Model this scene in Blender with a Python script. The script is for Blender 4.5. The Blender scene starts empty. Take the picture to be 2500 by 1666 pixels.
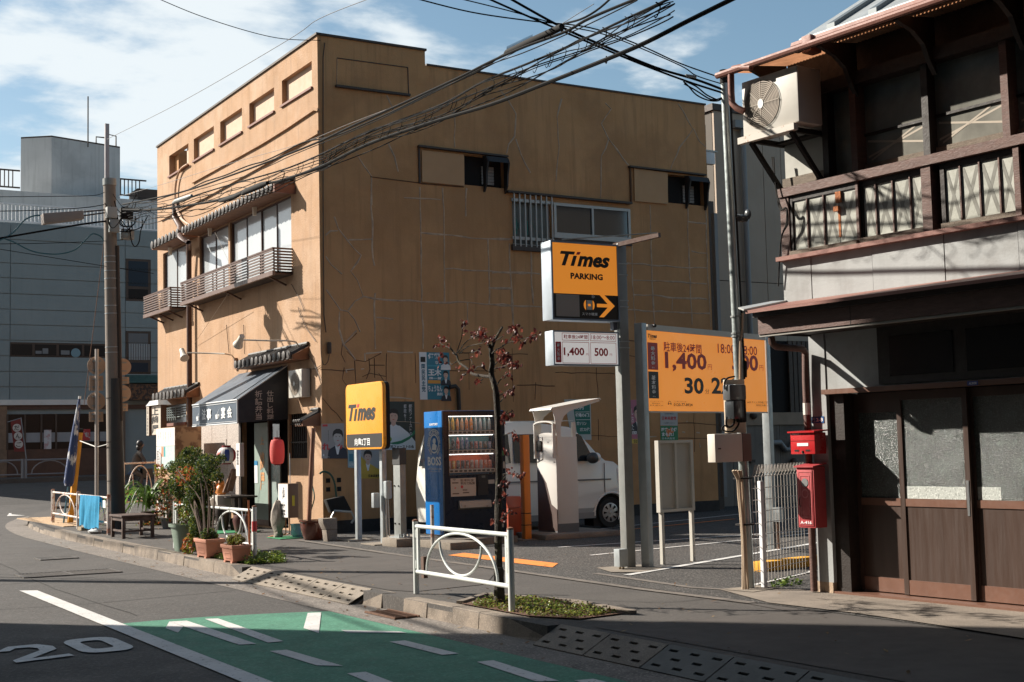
import bpy, bmesh, math, random
from mathutils import Vector as V, Matrix
random.seed(7)
R_ = random.Random(11)
# ------------------------------------------------------------------ camera, sky, sun
SC = bpy.context.scene
COL = SC.collection
CX, CY, FPX = 1250.0, 833.0, 3245.6
yaw, pit, rol = [math.radians(a) for a in (31.17, 4.495, -1.371)]
cF = V((math.sin(yaw)*math.cos(pit), math.cos(yaw)*math.cos(pit), math.sin(pit)))
r0 = V((math.cos(yaw), -math.sin(yaw), 0)); u0 = r0.cross(cF)
cR = r0*math.cos(rol)+u0*math.sin(rol); cU = -r0*math.sin(rol)+u0*math.cos(rol)
CAM = V((0, 0, 1.3))
cam = bpy.data.objects.new('camera', bpy.data.cameras.new('camera')); COL.objects.link(cam)
cam.data.sensor_width = 36; cam.data.lens = 36*FPX/2500; cam.data.clip_end = 3000; cam.data.clip_start = .05
M = Matrix((cR, cU, -cF)).transposed().to_4x4(); M.translation = CAM
cam.matrix_world = M
SC.camera = cam
SUN = V((1.0, -1.2, -0.98)).normalized()          # the way the sunlight travels
w = bpy.data.worlds.new('World'); SC.world = w; w.use_nodes = True
nt = w.node_tree; nt.nodes.clear()
def nn(t, ty, **k):
    n = t.nodes.new(ty)
    for a, b in k.items():
        if a[0] == '_': n.inputs[a[1:].replace('_', ' ')].default_value = b
        else: setattr(n, a, b)
    return n
out = nn(nt, 'ShaderNodeOutputWorld'); bg = nn(nt, 'ShaderNodeBackground')
sky = nn(nt, 'ShaderNodeTexSky', sky_type='NISHITA', sun_disc=False)
elev = math.asin(-SUN.z)
sky.sun_elevation = elev; sky.sun_rotation = math.atan2(-SUN.x, -SUN.y)
sky.air_density = 1.0; sky.dust_density = .9; sky.ozone_density = 1.1
tc = nn(nt, 'ShaderNodeTexCoord')
sep = nn(nt, 'ShaderNodeSeparateXYZ'); nt.links.new(tc.outputs['Generated'], sep.inputs[0])
# clouds: a flat layer far above, so the direction is divided by its height
mz = nn(nt, 'ShaderNodeMath', operation='MAXIMUM'); mz.inputs[1].default_value = .03; nt.links.new(sep.outputs['Z'], mz.inputs[0])
mz2 = nn(nt, 'ShaderNodeMath', operation='ADD'); mz2.inputs[1].default_value = .12; nt.links.new(mz.outputs[0], mz2.inputs[0])
dv = nn(nt, 'ShaderNodeVectorMath', operation='DIVIDE'); nt.links.new(tc.outputs['Generated'], dv.inputs[0])
cmb = nn(nt, 'ShaderNodeCombineXYZ')
for i in range(3): nt.links.new(mz2.outputs[0], cmb.inputs[i])
nt.links.new(cmb.outputs[0], dv.inputs[1])
mp = nn(nt, 'ShaderNodeMapping'); mp.inputs['Scale'].default_value = (1.0, 1.15, .2); mp.inputs['Location'].default_value = (.35, .2, 0)
nt.links.new(dv.outputs[0], mp.inputs[0])
n1 = nn(nt, 'ShaderNodeTexNoise', _Scale=2.3, _Detail=10.0, _Roughness=.55, _Distortion=.15); nt.links.new(mp.outputs[0], n1.inputs['Vector'])
n2 = nn(nt, 'ShaderNodeTexNoise', _Scale=.42, _Detail=2.0); nt.links.new(mp.outputs[0], n2.inputs['Vector'])
# cloud cover is thicker towards the west (away from +X)
az = nn(nt, 'ShaderNodeVectorMath', operation='DOT_PRODUCT'); az.inputs[1].default_value = (-.85, .5, -.3); nt.links.new(tc.outputs['Generated'], az.inputs[0])
a1 = nn(nt, 'ShaderNodeMath', operation='MULTIPLY_ADD'); a1.inputs[1].default_value = .42; nt.links.new(az.outputs['Value'], a1.inputs[0]); nt.links.new(n1.outputs['Fac'], a1.inputs[2])
a2 = nn(nt, 'ShaderNodeMath', operation='MULTIPLY_ADD'); a2.inputs[1].default_value = .25; nt.links.new(n2.outputs['Fac'], a2.inputs[0]); nt.links.new(a1.outputs[0], a2.inputs[2])
cr = nn(nt, 'ShaderNodeMapRange', interpolation_type='SMOOTHSTEP'); cr.inputs['From Min'].default_value = .59; cr.inputs['From Max'].default_value = .75
nt.links.new(a2.outputs[0], cr.inputs['Value'])
mul = nn(nt, 'ShaderNodeMath', operation='MULTIPLY'); mul.inputs[1].default_value = .92; nt.links.new(cr.outputs[0], mul.inputs[0])
hs = nn(nt, 'ShaderNodeHueSaturation'); hs.inputs['Saturation'].default_value = 1.02; hs.inputs['Hue'].default_value = .485; hs.inputs['Value'].default_value = 1.38; nt.links.new(sky.outputs[0], hs.inputs['Color'])
mx = nn(nt, 'ShaderNodeMixRGB'); mx.inputs['Color2'].default_value = (9.8, 10.5, 10.8, 1)
nt.links.new(mul.outputs[0], mx.inputs['Fac']); nt.links.new(hs.outputs[0], mx.inputs['Color1'])
nt.links.new(mx.outputs[0], bg.inputs['Color']); bg.inputs['Strength'].default_value = .050
nt.links.new(bg.outputs[0], out.inputs['Surface'])
sd = bpy.data.lights.new('sun', 'SUN'); sd.energy = 5.0; sd.angle = math.radians(.53); sd.color = (1, .93, .82)
so = bpy.data.objects.new('sun', sd); COL.objects.link(so); so.location = (-10, 15, 20)
so.rotation_euler = SUN.to_track_quat('-Z', 'Y').to_euler()
SC.view_settings.view_transform = 'Standard'; SC.view_settings.look = 'None'
SC.view_settings.exposure = .88; SC.view_settings.gamma = 1.0
SC.cycles.max_bounces = 6

# ------------------------------------------------------------------ photograph to place
def ray(px, py): return (cF*FPX+cR*(px-CX)-cU*(py-CY)).normalized()
def G(px, py, z=0.0):
    d = ray(px, py); return CAM+d*((z-CAM.z)/d.z)
def PX(px, py, X):
    d = ray(px, py); return CAM+d*((X-CAM.x)/d.x)
def PY(px, py, Y):
    d = ray(px, py); return CAM+d*((Y-CAM.y)/d.y)
def PP(px, py, O, n):
    d = ray(px, py); return CAM+d*((O-CAM).dot(n)/d.dot(n))
def zf(ox, oy, k): return lambda x, y: (ox+x/k, oy+y/k)
# ------------------------------------------------------------------ materials
def hx(h):
    h = h.lstrip('#'); c = [int(h[i:i+2], 16)/255 for i in (0, 2, 4)]
    return [((x+.055)/1.055)**2.4 if x > .04045 else x/12.92 for x in c]
MATS = {}
def mat(name, col, rough=.6, metal=0, var=.0, scale=2.5, bump=0, bscale=60, streak=0, spec=.5, col2=None, c2amt=.5, c2scale=4, c2lo=.5, c2hi=.62, trans=0, coat=0, speck=0, speckcol=None, speckscale=90, alpha=1, sub=0, stretch=(1, 1, 1), transl=0, emit=0):
    if name in MATS: return MATS[name]
    if isinstance(col, str): col = hx(col)
    m = bpy.data.materials.new(name); m.use_nodes = True; t = m.node_tree; b = t.nodes['Principled BSDF']
    b.inputs['Base Color'].default_value = (*col, 1); b.inputs['Roughness'].default_value = rough; b.inputs['Metallic'].default_value = metal
    b.inputs['Specular IOR Level'].default_value = spec
    if trans: b.inputs['Transmission Weight'].default_value = trans
    if coat: b.inputs['Coat Weight'].default_value = coat
    if alpha < 1: b.inputs['Alpha'].default_value = alpha
    L = t.links.new
    geo = nn(t, 'ShaderNodeNewGeometry'); mpn = nn(t, 'ShaderNodeMapping'); mpn.inputs['Scale'].default_value = stretch; L(geo.outputs['Position'], mpn.inputs[0])
    P = mpn.outputs[0]
    cur = None
    def noise(sc, det=5, ro=.6, src=P):
        n = nn(t, 'ShaderNodeTexNoise', _Scale=sc, _Detail=float(det), _Roughness=ro); L(src, n.inputs['Vector']); return n.outputs['Fac']
    def mixc(fac, c1, c2):
        x = nn(t, 'ShaderNodeMixRGB'); L(fac, x.inputs['Fac'])
        if isinstance(c1, (list, tuple)): x.inputs['Color1'].default_value = (*c1, 1)
        else: L(c1, x.inputs['Color1'])
        if isinstance(c2, (list, tuple)): x.inputs['Color2'].default_value = (*c2, 1)
        else: L(c2, x.inputs['Color2'])
        return x.outputs[0]
    def rng(v, a, b_, c=0., d=1.):
        r = nn(t, 'ShaderNodeMapRange'); r.inputs['From Min'].default_value = a; r.inputs['From Max'].default_value = b_
        r.inputs['To Min'].default_value = c; r.inputs['To Max'].default_value = d; L(v, r.inputs['Value']); return r.outputs[0]
    if var:
        cur = mixc(rng(noise(scale), .3, .7), [x*(1-var) for x in col], [min(1, x*(1+var)) for x in col])
    if streak:
        m2 = nn(t, 'ShaderNodeMapping'); m2.inputs['Scale'].default_value = (6, 6, .35); L(geo.outputs['Position'], m2.inputs[0])
        f = rng(noise(1.6, 6, .6, m2.outputs[0]), .52, .78, 0, streak)
        cur = mixc(f, cur or list(col), [x*.45 for x in col])
    if col2 is not None:
        if isinstance(col2, str): col2 = hx(col2)
        cur = mixc(rng(noise(c2scale, 7, .65), c2lo, c2hi, 0, c2amt), cur or list(col), list(col2))
    if speck:
        sc2 = hx(speckcol) if isinstance(speckcol, str) else (speckcol or [x*1.9 for x in col])
        cur = mixc(rng(noise(speckscale, 1, .5), .56, .64, 0, speck), cur or list(col), list(sc2))
        cur = mixc(rng(noise(speckscale*.8+7, 1, .5), .58, .66, 0, speck*.8), cur, [x*.35 for x in col])
    if cur is not None: L(cur, b.inputs['Base Color'])
    if rough > .25 and var:
        L(rng(noise(scale*3.1), .3, .7, max(.05, rough-.1), min(1, rough+.1)), b.inputs['Roughness'])
    if bump:
        bn = nn(t, 'ShaderNodeBump', _Strength=min(1, bump), _Distance=.004*max(1, bump)); L(noise(bscale, 4, .6), bn.inputs['Height']); L(bn.outputs[0], b.inputs['Normal'])
    if emit:
        b.inputs['Emission Strength'].default_value = emit
        if cur is not None: L(cur, b.inputs['Emission Color'])
        else: b.inputs['Emission Color'].default_value = (*col, 1)
    if transl:
        tr = nn(t, 'ShaderNodeBsdfTranslucent'); ms_ = nn(t, 'ShaderNodeMixShader'); ms_.inputs[0].default_value = transl
        if cur is not None: L(cur, tr.inputs['Color'])
        else: tr.inputs['Color'].default_value = (*col, 1)
        L(b.outputs[0], ms_.inputs[1]); L(tr.outputs[0], ms_.inputs[2]); L(ms_.outputs[0], t.nodes['Material Output'].inputs['Surface'])
    MATS[name] = m; return m
def emis(name, col, s):
    m = bpy.data.materials.new(name); m.use_nodes = True; b = m.node_tree.nodes['Principled BSDF']
    c = (*(hx(col) if isinstance(col, str) else col), 1)
    b.inputs['Base Color'].default_value = c; b.inputs['Emission Color'].default_value = c; b.inputs['Emission Strength'].default_value = s
    return m
# ------------------------------------------------------------------ mesh building
LOC = {}
class MB:
    def __init__(s): s.v = []; s.f = []; s.mi = []; s.c = 0
    def add(s, vs, fs):
        n = len(s.v); s.v += [V(x) for x in vs]; s.f += [[i+n for i in f] for f in fs]; s.mi += [s.c]*len(fs); return s
    def box(s, x0, x1, y0, y1, z0, z1):
        if x0 > x1: x0, x1 = x1, x0
        if y0 > y1: y0, y1 = y1, y0
        if z0 > z1: z0, z1 = z1, z0
        return s.add([(x0, y0, z0), (x1, y0, z0), (x1, y1, z0), (x0, y1, z0), (x0, y0, z1), (x1, y0, z1), (x1, y1, z1), (x0, y1, z1)],
                     [(0, 3, 2, 1), (4, 5, 6, 7), (0, 1, 5, 4), (1, 2, 6, 5), (2, 3, 7, 6), (3, 0, 4, 7)])
    def bar(s, a, b, w, h, up=(0, 0, 1)):
        a, b, up = V(a), V(b), V(up); d = (b-a).normalized(); x = d.cross(up)
        if x.length < 1e-4: x = d.cross(V((1, 0, 0)))
        x.normalize(); y = x.cross(d).normalized(); x = x*w/2; y = y*h/2
        vs = [p+i*x+j*y for p in (a, b) for i, j in ((-1, -1), (1, -1), (1, 1), (-1, 1))]
        return s.add(vs, [(0, 1, 2, 3)[::-1], (4, 5, 6, 7), (0, 1, 5, 4), (1, 2, 6, 5), (2, 3, 7, 6), (3, 0, 4, 7)])
    def obox(s, fr, x0, x1, y0, y1, d0, d1):        # box in a frame
        vs = [fr(x, y, d) for d in (d0, d1) for x, y in ((x0, y0), (x1, y0), (x1, y1), (x0, y1))]
        return s.add(vs, [(3, 2, 1, 0), (4, 5, 6, 7), (0, 1, 5, 4), (1, 2, 6, 5), (2, 3, 7, 6), (3, 0, 4, 7)])
    def tube(s, pts, r, n=8, caps=True):
        pts = [V(p) for p in pts]; rs = r if isinstance(r, (list, tuple)) else [r]*len(pts)
        base = len(s.v); prev = None; rings = []
        for i, p in enumerate(pts):
            d = (pts[min(i+1, len(pts)-1)]-pts[max(i-1, 0)]).normalized()
            if prev is None:
                a = d.cross(V((0, 0, 1)))
                if a.length < .02: a = d.cross(V((1, 0, 0)))
            else: a = prev-d*prev.dot(d)
            a.normalize(); prev = a; b = d.cross(a)
            rings.append([p+(a*math.cos(k*math.tau/n)+b*math.sin(k*math.tau/n))*rs[i] for k in range(n)])
        vs = [x for rg in rings for x in rg]; fs = []
        for i in range(len(pts)-1):
            for k in range(n):
                fs.append((i*n+k, i*n+(k+1) % n, (i+1)*n+(k+1) % n, (i+1)*n+k))
        if caps: fs.append(tuple(range(n))[::-1]); fs.append(tuple(range((len(pts)-1)*n, len(pts)*n)))
        return s.add(vs, fs)
    def cyl(s, a, b, r0, r1=None, n=12): return s.tube([a, b], [r0, r0 if r1 is None else r1], n)
    def prism(s, poly, vec):
        poly = [V(p) for p in poly]; vec = V(vec); n = len(poly)
        nrm = V((0, 0, 0))
        for i in range(n): nrm += poly[i].cross(poly[(i+1) % n])
        if nrm.dot(vec) < 0: poly = poly[::-1]
        vs = poly+[p+vec for p in poly]
        return s.add(vs, [tuple(range(n))[::-1], tuple(range(n, 2*n))]+[(i, (i+1) % n, (i+1) % n+n, i+n) for i in range(n)])
    def poly(s, pts): return s.add(pts, [tuple(range(len(pts)))])
    def lathe(s, prof, base, n=20, axis='z', cap=True):
        base = V(base); vs = []; fs = []
        for r, h in prof:
            for k in range(n):
                a = k*math.tau/n
                vs.append(base+(V((r*math.cos(a), r*math.sin(a), h)) if axis == 'z' else V((h, r*math.cos(a), r*math.sin(a))) if axis == 'x' else V((r*math.sin(a), h, r*math.cos(a)))))
        m = len(prof)
        for i in range(m-1):
            for k in range(n): fs.append((i*n+k, i*n+(k+1) % n, (i+1)*n+(k+1) % n, (i+1)*n+k))
        if cap: fs.append(tuple(range(n))[::-1]); fs.append(tuple(range((m-1)*n, m*n)))
        return s.add(vs, fs)
    def sphere(s, c, r, n=12, m=8, sc=(1, 1, 1)):
        pr = [(math.sin(math.pi*i/m)*r, -math.cos(math.pi*i/m)*r) for i in range(m+1)]; pr[0] = (1e-4, -r); pr[-1] = (1e-4, r)
        q = MB(); q.lathe(pr, (0, 0, 0), n); c = V(c)
        return s.add([V((v.x*sc[0], v.y*sc[1], v.z*sc[2]))+c for v in q.v], q.f)
    def merge(s, o, T=None):
        return s.add([(T @ v if T else v) for v in o.v], o.f)
    def build(s, name, m, parent=None, smooth=False, bevel=0, origin=None, label=None, cat=None, group=None, kind=None):
        if origin is None:
            if parent is not None: origin = LOC[parent.name]
            else:
                xs = [v.x for v in s.v]; ys = [v.y for v in s.v]; zs = [v.z for v in s.v]
                origin = V(((min(xs)+max(xs))/2, (min(ys)+max(ys))/2, min(zs)))
        origin = V(origin)
        me = bpy.data.meshes.new(name); me.from_pydata([v-origin for v in s.v], [], s.f)
        ms = m if isinstance(m, (list, tuple)) else [m]
        for x in ms: me.materials.append(x)
        if len(ms) > 1: me.polygons.foreach_set('material_index', s.mi)
        if bevel:
            bm = bmesh.new(); bm.from_mesh(me); bmesh.ops.recalc_face_normals(bm, faces=bm.faces)
            bmesh.ops.bevel(bm, geom=[e for e in bm.edges if len(e.link_faces) == 2 and e.calc_face_angle(0) > .6], offset=bevel, segments=2, affect='EDGES', profile=.6)
            bm.to_mesh(me); bm.free()
        if smooth or bevel:
            me.shade_smooth() if hasattr(me, 'shade_smooth') else None
            try: me.set_sharp_from_angle(angle=math.radians(40))
            except Exception: pass
        me.update()
        o = bpy.data.objects.new(name, me); COL.objects.link(o)
        if parent is not None: o.parent = parent; o.location = origin-LOC[parent.name]
        else: o.location = origin
        LOC[o.name] = origin.copy()
        if label: o['label'] = label
        if cat: o['category'] = cat
        if group: o['group'] = group
        if kind: o['kind'] = kind
        return o
def thing(name, label, cat, loc, group=None):
    o = bpy.data.objects.new(name, None); COL.objects.link(o); o.location = loc; o.empty_display_size = .2
    o['label'] = label; o['category'] = cat
    if group: o['group'] = group
    LOC[o.name] = V(loc); return o
def struct(name, m, mb, **k): return mb.build(name, m, kind='structure', **k)
def inst(o, delta=(0, 0, 0), parent=None, label=None, rotz=0):     # a copy of one piece, sharing its mesh
    c = o.copy(); COL.objects.link(c); wl = LOC[o.name]+V(delta)
    c.parent = parent if parent is not None else o.parent
    c.location = wl-(LOC[c.parent.name] if c.parent else V((0, 0, 0))); LOC[c.name] = wl
    if rotz: c.rotation_euler.z += rotz
    if label: c['label'] = label
    return c
def copy_tree(o, delta, label, rotz=0):
    c = o.copy(); COL.objects.link(c); c.location = o.location+V(delta); c.rotation_euler.z += rotz; LOC[c.name] = V(c.location); c['label'] = label
    def rec(a, b):
        for ch in list(a.children):
            d = ch.copy(); COL.objects.link(d); d.parent = b; LOC[d.name] = LOC[ch.name]+V(delta); rec(ch, d)
    rec(o, c); return c
def Fr(O, right, up=(0, 0, 1)):
    O, right, up = V(O), V(right).normalized(), V(up).normalized(); n = right.cross(up).normalized()
    f = lambda x, y, d=0.0: O+right*x+up*y+n*d
    f.O, f.r, f.u, f.n = O, right, up, n
    return f
def holed(mb, fr, x0, x1, y0, y1, holes, depth, d=0.0):   # a wall face with openings and their reveals
    xs = sorted({x0, x1, *[h[i] for h in holes for i in (0, 1)]}); ys = sorted({y0, y1, *[h[i] for h in holes for i in (2, 3)]})
    xs = [x for x in xs if x0 <= x <= x1]; ys = [y for y in ys if y0 <= y <= y1]
    for i in range(len(xs)-1):
        for j in range(len(ys)-1):
            mx_, my_ = (xs[i]+xs[i+1])/2, (ys[j]+ys[j+1])/2
            if any(h[0] < mx_ < h[1] and h[2] < my_ < h[3] for h in holes): continue
            mb.poly([fr(xs[i], ys[j], d), fr(xs[i+1], ys[j], d), fr(xs[i+1], ys[j+1], d), fr(xs[i], ys[j+1], d)])
    for a, b, c, e in holes:
        for p, q in (((a, c), (a, e)), ((a, e), (b, e)), ((b, e), (b, c)), ((b, c), (a, c))):
            mb.poly([fr(*p, d), fr(*q, d), fr(*q, d-depth), fr(*p, d-depth)])
# lettering: a text is turned into flat geometry and fitted into a rectangle (or any quad) of a frame
TXT = {}
def text_geo(s, bold=0.0, shear=0.0, vertical=False):
    key = (s, bold, shear, vertical)
    if key in TXT: return TXT[key]
    def one(t):
        c = bpy.data.curves.new('t', 'FONT'); c.body = t; c.offset = bold; c.shear = shear; c.resolution_u = 3 if len(t) < 4 else 2
        o = bpy.data.objects.new('t', c); COL.objects.link(o); bpy.context.view_layer.update()
        me = bpy.data.meshes.new_from_object(o.evaluated_get(bpy.context.evaluated_depsgraph_get()))
        vs = [v.co.copy() for v in me.vertices]; fs = [tuple(p.vertices) for p in me.polygons]
        bpy.data.objects.remove(o); bpy.data.curves.remove(c); bpy.data.meshes.remove(me); return vs, fs
    if not vertical: vs, fs = one(s)
    else:
        vs, fs = [], []; y = 0
        for ch in s:
            if ch == ' ': y -= .5; continue
            a, b = one('|' if ch == 'ー' else ch); n = len(vs)
            if not a: continue
            mxx = (min(v.x for v in a)+max(v.x for v in a))/2
            vs += [V((v.x-mxx, v.y+y, 0)) for v in a]; fs += [tuple(i+n for i in f) for f in b]; y -= 1.02
    if not vs: vs = [V((0, 0, 0))]
    xs = [v.x for v in vs]; ys = [v.y for v in vs]
    x0, x1, y0, y1 = min(xs), max(xs), min(ys), max(ys)
    TXT[key] = ([((v.x-x0)/max(1e-6, x1-x0), (v.y-y0)/max(1e-6, y1-y0)) for v in vs], fs, (x1-x0)/max(1e-6, y1-y0)); return TXT[key]
def text(mb, fr, s, x0, x1, y0, y1, d=.003, bold=0.0, shear=0.0, vertical=False):
    uv, fs, _ = text_geo(s, bold, shear, vertical)
    mb.add([fr(x0+(x1-x0)*u, y0+(y1-y0)*v, d) for u, v in uv], fs); return mb
def smoothpath(pts, k=6):
    pts = [V(p) for p in pts]; out_ = []
    for i in range(len(pts)-1):
        p0, p1, p2, p3 = pts[max(i-1, 0)], pts[i], pts[i+1], pts[min(i+2, len(pts)-1)]
        for j in range(k):
            t = j/k
            out_.append(.5*((2*p1)+(p2-p0)*t+(2*p0-5*p1+4*p2-p3)*t*t+(3*p1-p0-3*p2+p3)*t**3))
    out_.append(pts[-1]); return out_
# ------------------------------------------------------------------ the ground
Ms = {}
m_road = mat('asphalt_road', (.068, .061, .057), .85, var=.2, scale=.7, bump=1.2, bscale=120, speck=.6, speckscale=42, col2=(.048, .044, .042), c2scale=.35, c2amt=.35)
m_walk = mat('asphalt_walk', (.074, .065, .059), .88, var=.2, scale=.9, bump=1.0, bscale=130, speck=.5, speckscale=48, col2=(.10, .09, .08), c2scale=.6, c2amt=.4)
m_lot = mat('asphalt_lot', (.050, .045, .042), .9, var=.25, scale=1.2, bump=3, bscale=60, speck=.9, speckscale=48, speckcol=(.20, .18, .165))
m_patch = mat('asphalt_patch', (.080, .069, .062), .88, var=.16, scale=2, bump=.4, bscale=220, speck=.15, speckscale=190)
m_gut = mat('gutter_concrete', (.19, .165, .145), .9, var=.2, scale=3, bump=1.5, bscale=120, speck=.7, speckscale=50, col2=(.11, .095, .085), c2scale=1.4, c2amt=.6)
m_kerb = mat('kerb_concrete', (.24, .195, .155), .9, var=.2, scale=4, bump=1.0, bscale=90, col2=(.10, .082, .068), c2scale=3.2, c2amt=.75, c2lo=.45, c2hi=.62, speck=.3)
m_slab = mat('slab_concrete', (.24, .20, .16), .9, var=.15, scale=4, bump=1.0, bscale=120, col2=(.22, .19, .16), c2scale=3, c2amt=.6, speck=.3)
m_conc = mat('old_concrete', (.23, .19, .155), .9, var=.2, scale=2.5, bump=1.2, bscale=70, col2=(.15, .125, .105), c2scale=2.2, c2amt=.7, speck=.3)
m_white = mat('road_white', (.62, .60, .58), .75, var=.12, scale=3, bump=.6, bscale=150, col2=(.16, .15, .14), c2scale=26, c2lo=.60, c2hi=.64, c2amt=.8)
m_green = mat('lane_green', (.065, .215, .14), .8, var=.14, scale=2.2, bump=1, bscale=120, speck=.4, speckscale=45, speckcol=(.13, .38, .26), col2=(.035, .13, .09), c2scale=2.3, c2lo=.52, c2hi=.68, c2amt=.5)
m_orange_p = mat('ground_orange', (.80, .25, .05), .8, var=.1, scale=6, bump=1, bscale=90, col2=(.35, .14, .06), c2scale=20, c2lo=.58, c2hi=.7, c2amt=.6)
m_yel_p = mat('block_yellow', (.85, .42, .04), .75, var=.08, scale=5, bump=.6)
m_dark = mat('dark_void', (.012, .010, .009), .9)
m_iron = mat('cast_iron', (.10, .09, .085), .6, metal=.6, var=.25, scale=20, bump=1)
m_rustiron = mat('rust_iron', (.16, .085, .055), .85, metal=.2, var=.3, scale=30, bump=1)
RZ = -.13
prof = [(-40, RZ), (36, RZ), (39, RZ+.12), (44.5, .60), (60, .68), (400, .7)]
mb = MB()
for (ya, za), (yb, zb) in zip(prof, prof[1:]):
    mb.poly([(-120, ya, za), (300, ya, za), (300, yb, zb), (-120, yb, zb)])
struct('road', m_road, mb)
# pavement and car park: one raised sheet, edge along the kerb
kerb = [(5.2, -8), (5.2, 9.1), (5.2, 14.8), (5.24, 20.6), (5.3, 24.6), (5.42, 26.6), (5.75, 29.2), (6.35, 31.7), (7.4, 34.2), (9.4, 35.7), (12, 36.2), (60, 36.4)]
ks = [V((x, y, 0)) for x, y in kerb[:5]]+smoothpath([V((x, y, 0)) for x, y in kerb[4:]], 3)[1:]
IN = .0
walk = [(p.x, p.y) for p in ks]
mb = MB()

outl = [(5.31, -8, 0), (5.31, 8.2, 0), (5.2, 8.2, 0), (5.2, 11.35, 0), (5.31, 11.35, 0), (5.31, 14.62, 0), (5.2, 14.62, 0)]+[(x, y, 0) for x, y in walk if y > 14.7]
m_all = MB(); m_all.poly([(60, -8, 0)]+outl); 
for a, b in zip(outl, outl[1:]): m_all.poly([(a[0], a[1], RZ), (b[0], b[1], RZ), b, a])
struct('pavement', m_walk, m_all)
lot = MB(); lot.poly([(7.2, 4.2, .004), (60, 4.2, .004), (60, 36.2, .004), (8.2, 36.2, .004), (8.2, 19.3, .004), (7.34, 18.2, .004), (7.2, 13, .004)])
struct('parking_lot', m_lot, lot)
pt = MB(); pt.poly([(5.38, 14.2, .0045), (6.6, 14.9, .0045), (7.22, 15.1, .0045), (7.3, 13.6, .0045), (7.0, 12.0, .0045), (6.3, 11.0, .0045), (5.5, 10.9, .0045), (5.38, 11.2, .0045)])
pt.poly([(5.4, 7.9, .0045), (7.0, 7.6, .0045), (7.16, 8.6, .0045), (7.1, 6.0, .0045), (7.0, 2, .0045), (5.5, 2, .0045)])
struct('pavement_patch', m_patch, pt)
R12 = random.Random(91); sm_ = MB()
for q in ([(1.5, 13.6), (3.1, 13.3), (4.7, 13.45)], [(2.0, 21.5), (3.6, 20.9), (4.74, 21.2)], [(3.3, 12.0), (3.25, 15.5), (3.4, 19), (3.3, 24)], [(0, 16.2), (2.2, 15.9), (4.7, 16.3)], [(3.6, 24), (4.8, 26.5)]):
    pp_ = smoothpath([V((x, y, RZ+.0035)) for x, y in q], 8); pp_ = [p+V((R12.uniform(-.012, .012), R12.uniform(-.012, .012), 0)) for p in pp_]
    for a, b in zip(pp_, pp_[1:]): n = V((-(b-a).y, (b-a).x, 0)).normalized()*R12.uniform(.004, .009); sm_.poly([a-n, b-n, b+n, a+n])
for q in ([(5.4, 12.4), (6.2, 12.9), (7.1, 13.0)], [(6.0, 9.9), (6.6, 8.8), (7.1, 8.7)], [(5.9, 16.2), (6.9, 17.6)]):
    pp_ = smoothpath([V((x, y, .0058)) for x, y in q], 8)
    for a, b in zip(pp_, pp_[1:]): n = V((-(b-a).y, (b-a).x, 0)).normalized()*R12.uniform(.003, .007); sm_.poly([a-n, b-n, b+n, a+n])
sm_.build('road_crack', mat('crack_black', (.02, .018, .017), .9), kind='structure')
# thin concrete band between pavement and car park
bd = MB()
for a, b in (((7.36, 18.3), (7.24, 15.2)), ((7.24, 15.2), (7.16, 12)), ((7.16, 12), (7.1, 9.6)), ((7.1, 9.6), (7.14, 8.2))):
    bd.poly([(a[0]-.05, a[1], .009), (a[0]+.05, a[1], .009), (b[0]+.05, b[1], .009), (b[0]-.05, b[1], .009)])
for a, b in (((7.62, 11.1), (7.5, 9.4)), ((7.5, 9.4), (7.66, 8.9))):
    bd.poly([(a[0]-.04, a[1], .009), (a[0]+.04, a[1], .009), (b[0]+.04, b[1], .009), (b[0]-.04, b[1], .009)])
struct('concrete_band', mat('band_conc', (.17, .145, .125), .9, var=.2, scale=5, bump=1, col2=(.08, .07, .065), c2scale=6, c2amt=.8), bd)
cf = MB(); cf.poly([(7.56, 9.12, .012), (7.95, 9.1, .012), (8.1, 8.2, .012), (8.36, 5.0, .012), (8.4, 2, .012), (7.0, 2, .012), (7.02, 4.5, .012), (7.2, 6.3, .012), (7.26, 7.2, .012), (7.22, 8.1, .012)])
struct('concrete_apron', m_conc, cf)
cp = MB(); cp.poly([(7.95, 11.55, .012), (8.5, 11.5, .012), (8.4, 11.0, .012), (8.0, 10.85, .012), (7.78, 11.05, .012)]); cp.poly([(7.55, 9.05, .016), (8.0, 9.1, .016), (7.98, 8.8, .016), (7.6, 8.72, .016)])
struct('concrete_pad', m_slab, cp)
# gutter
gt = MB()
inner = [V((p.x, p.y, RZ+.004)) for p in ks if p.y < 35.8]
outer = []
for i, p in enumerate(inner):
    d = (inner[min(i+1, len(inner)-1)]-inner[max(i-1, 0)]).normalized(); outer.append(p+V((-d.y, d.x, 0))*.45)
for i in range(len(inner)-1): gt.poly([outer[i], inner[i], inner[i+1], outer[i+1]])
struct('gutter', m_gut, gt)
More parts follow.
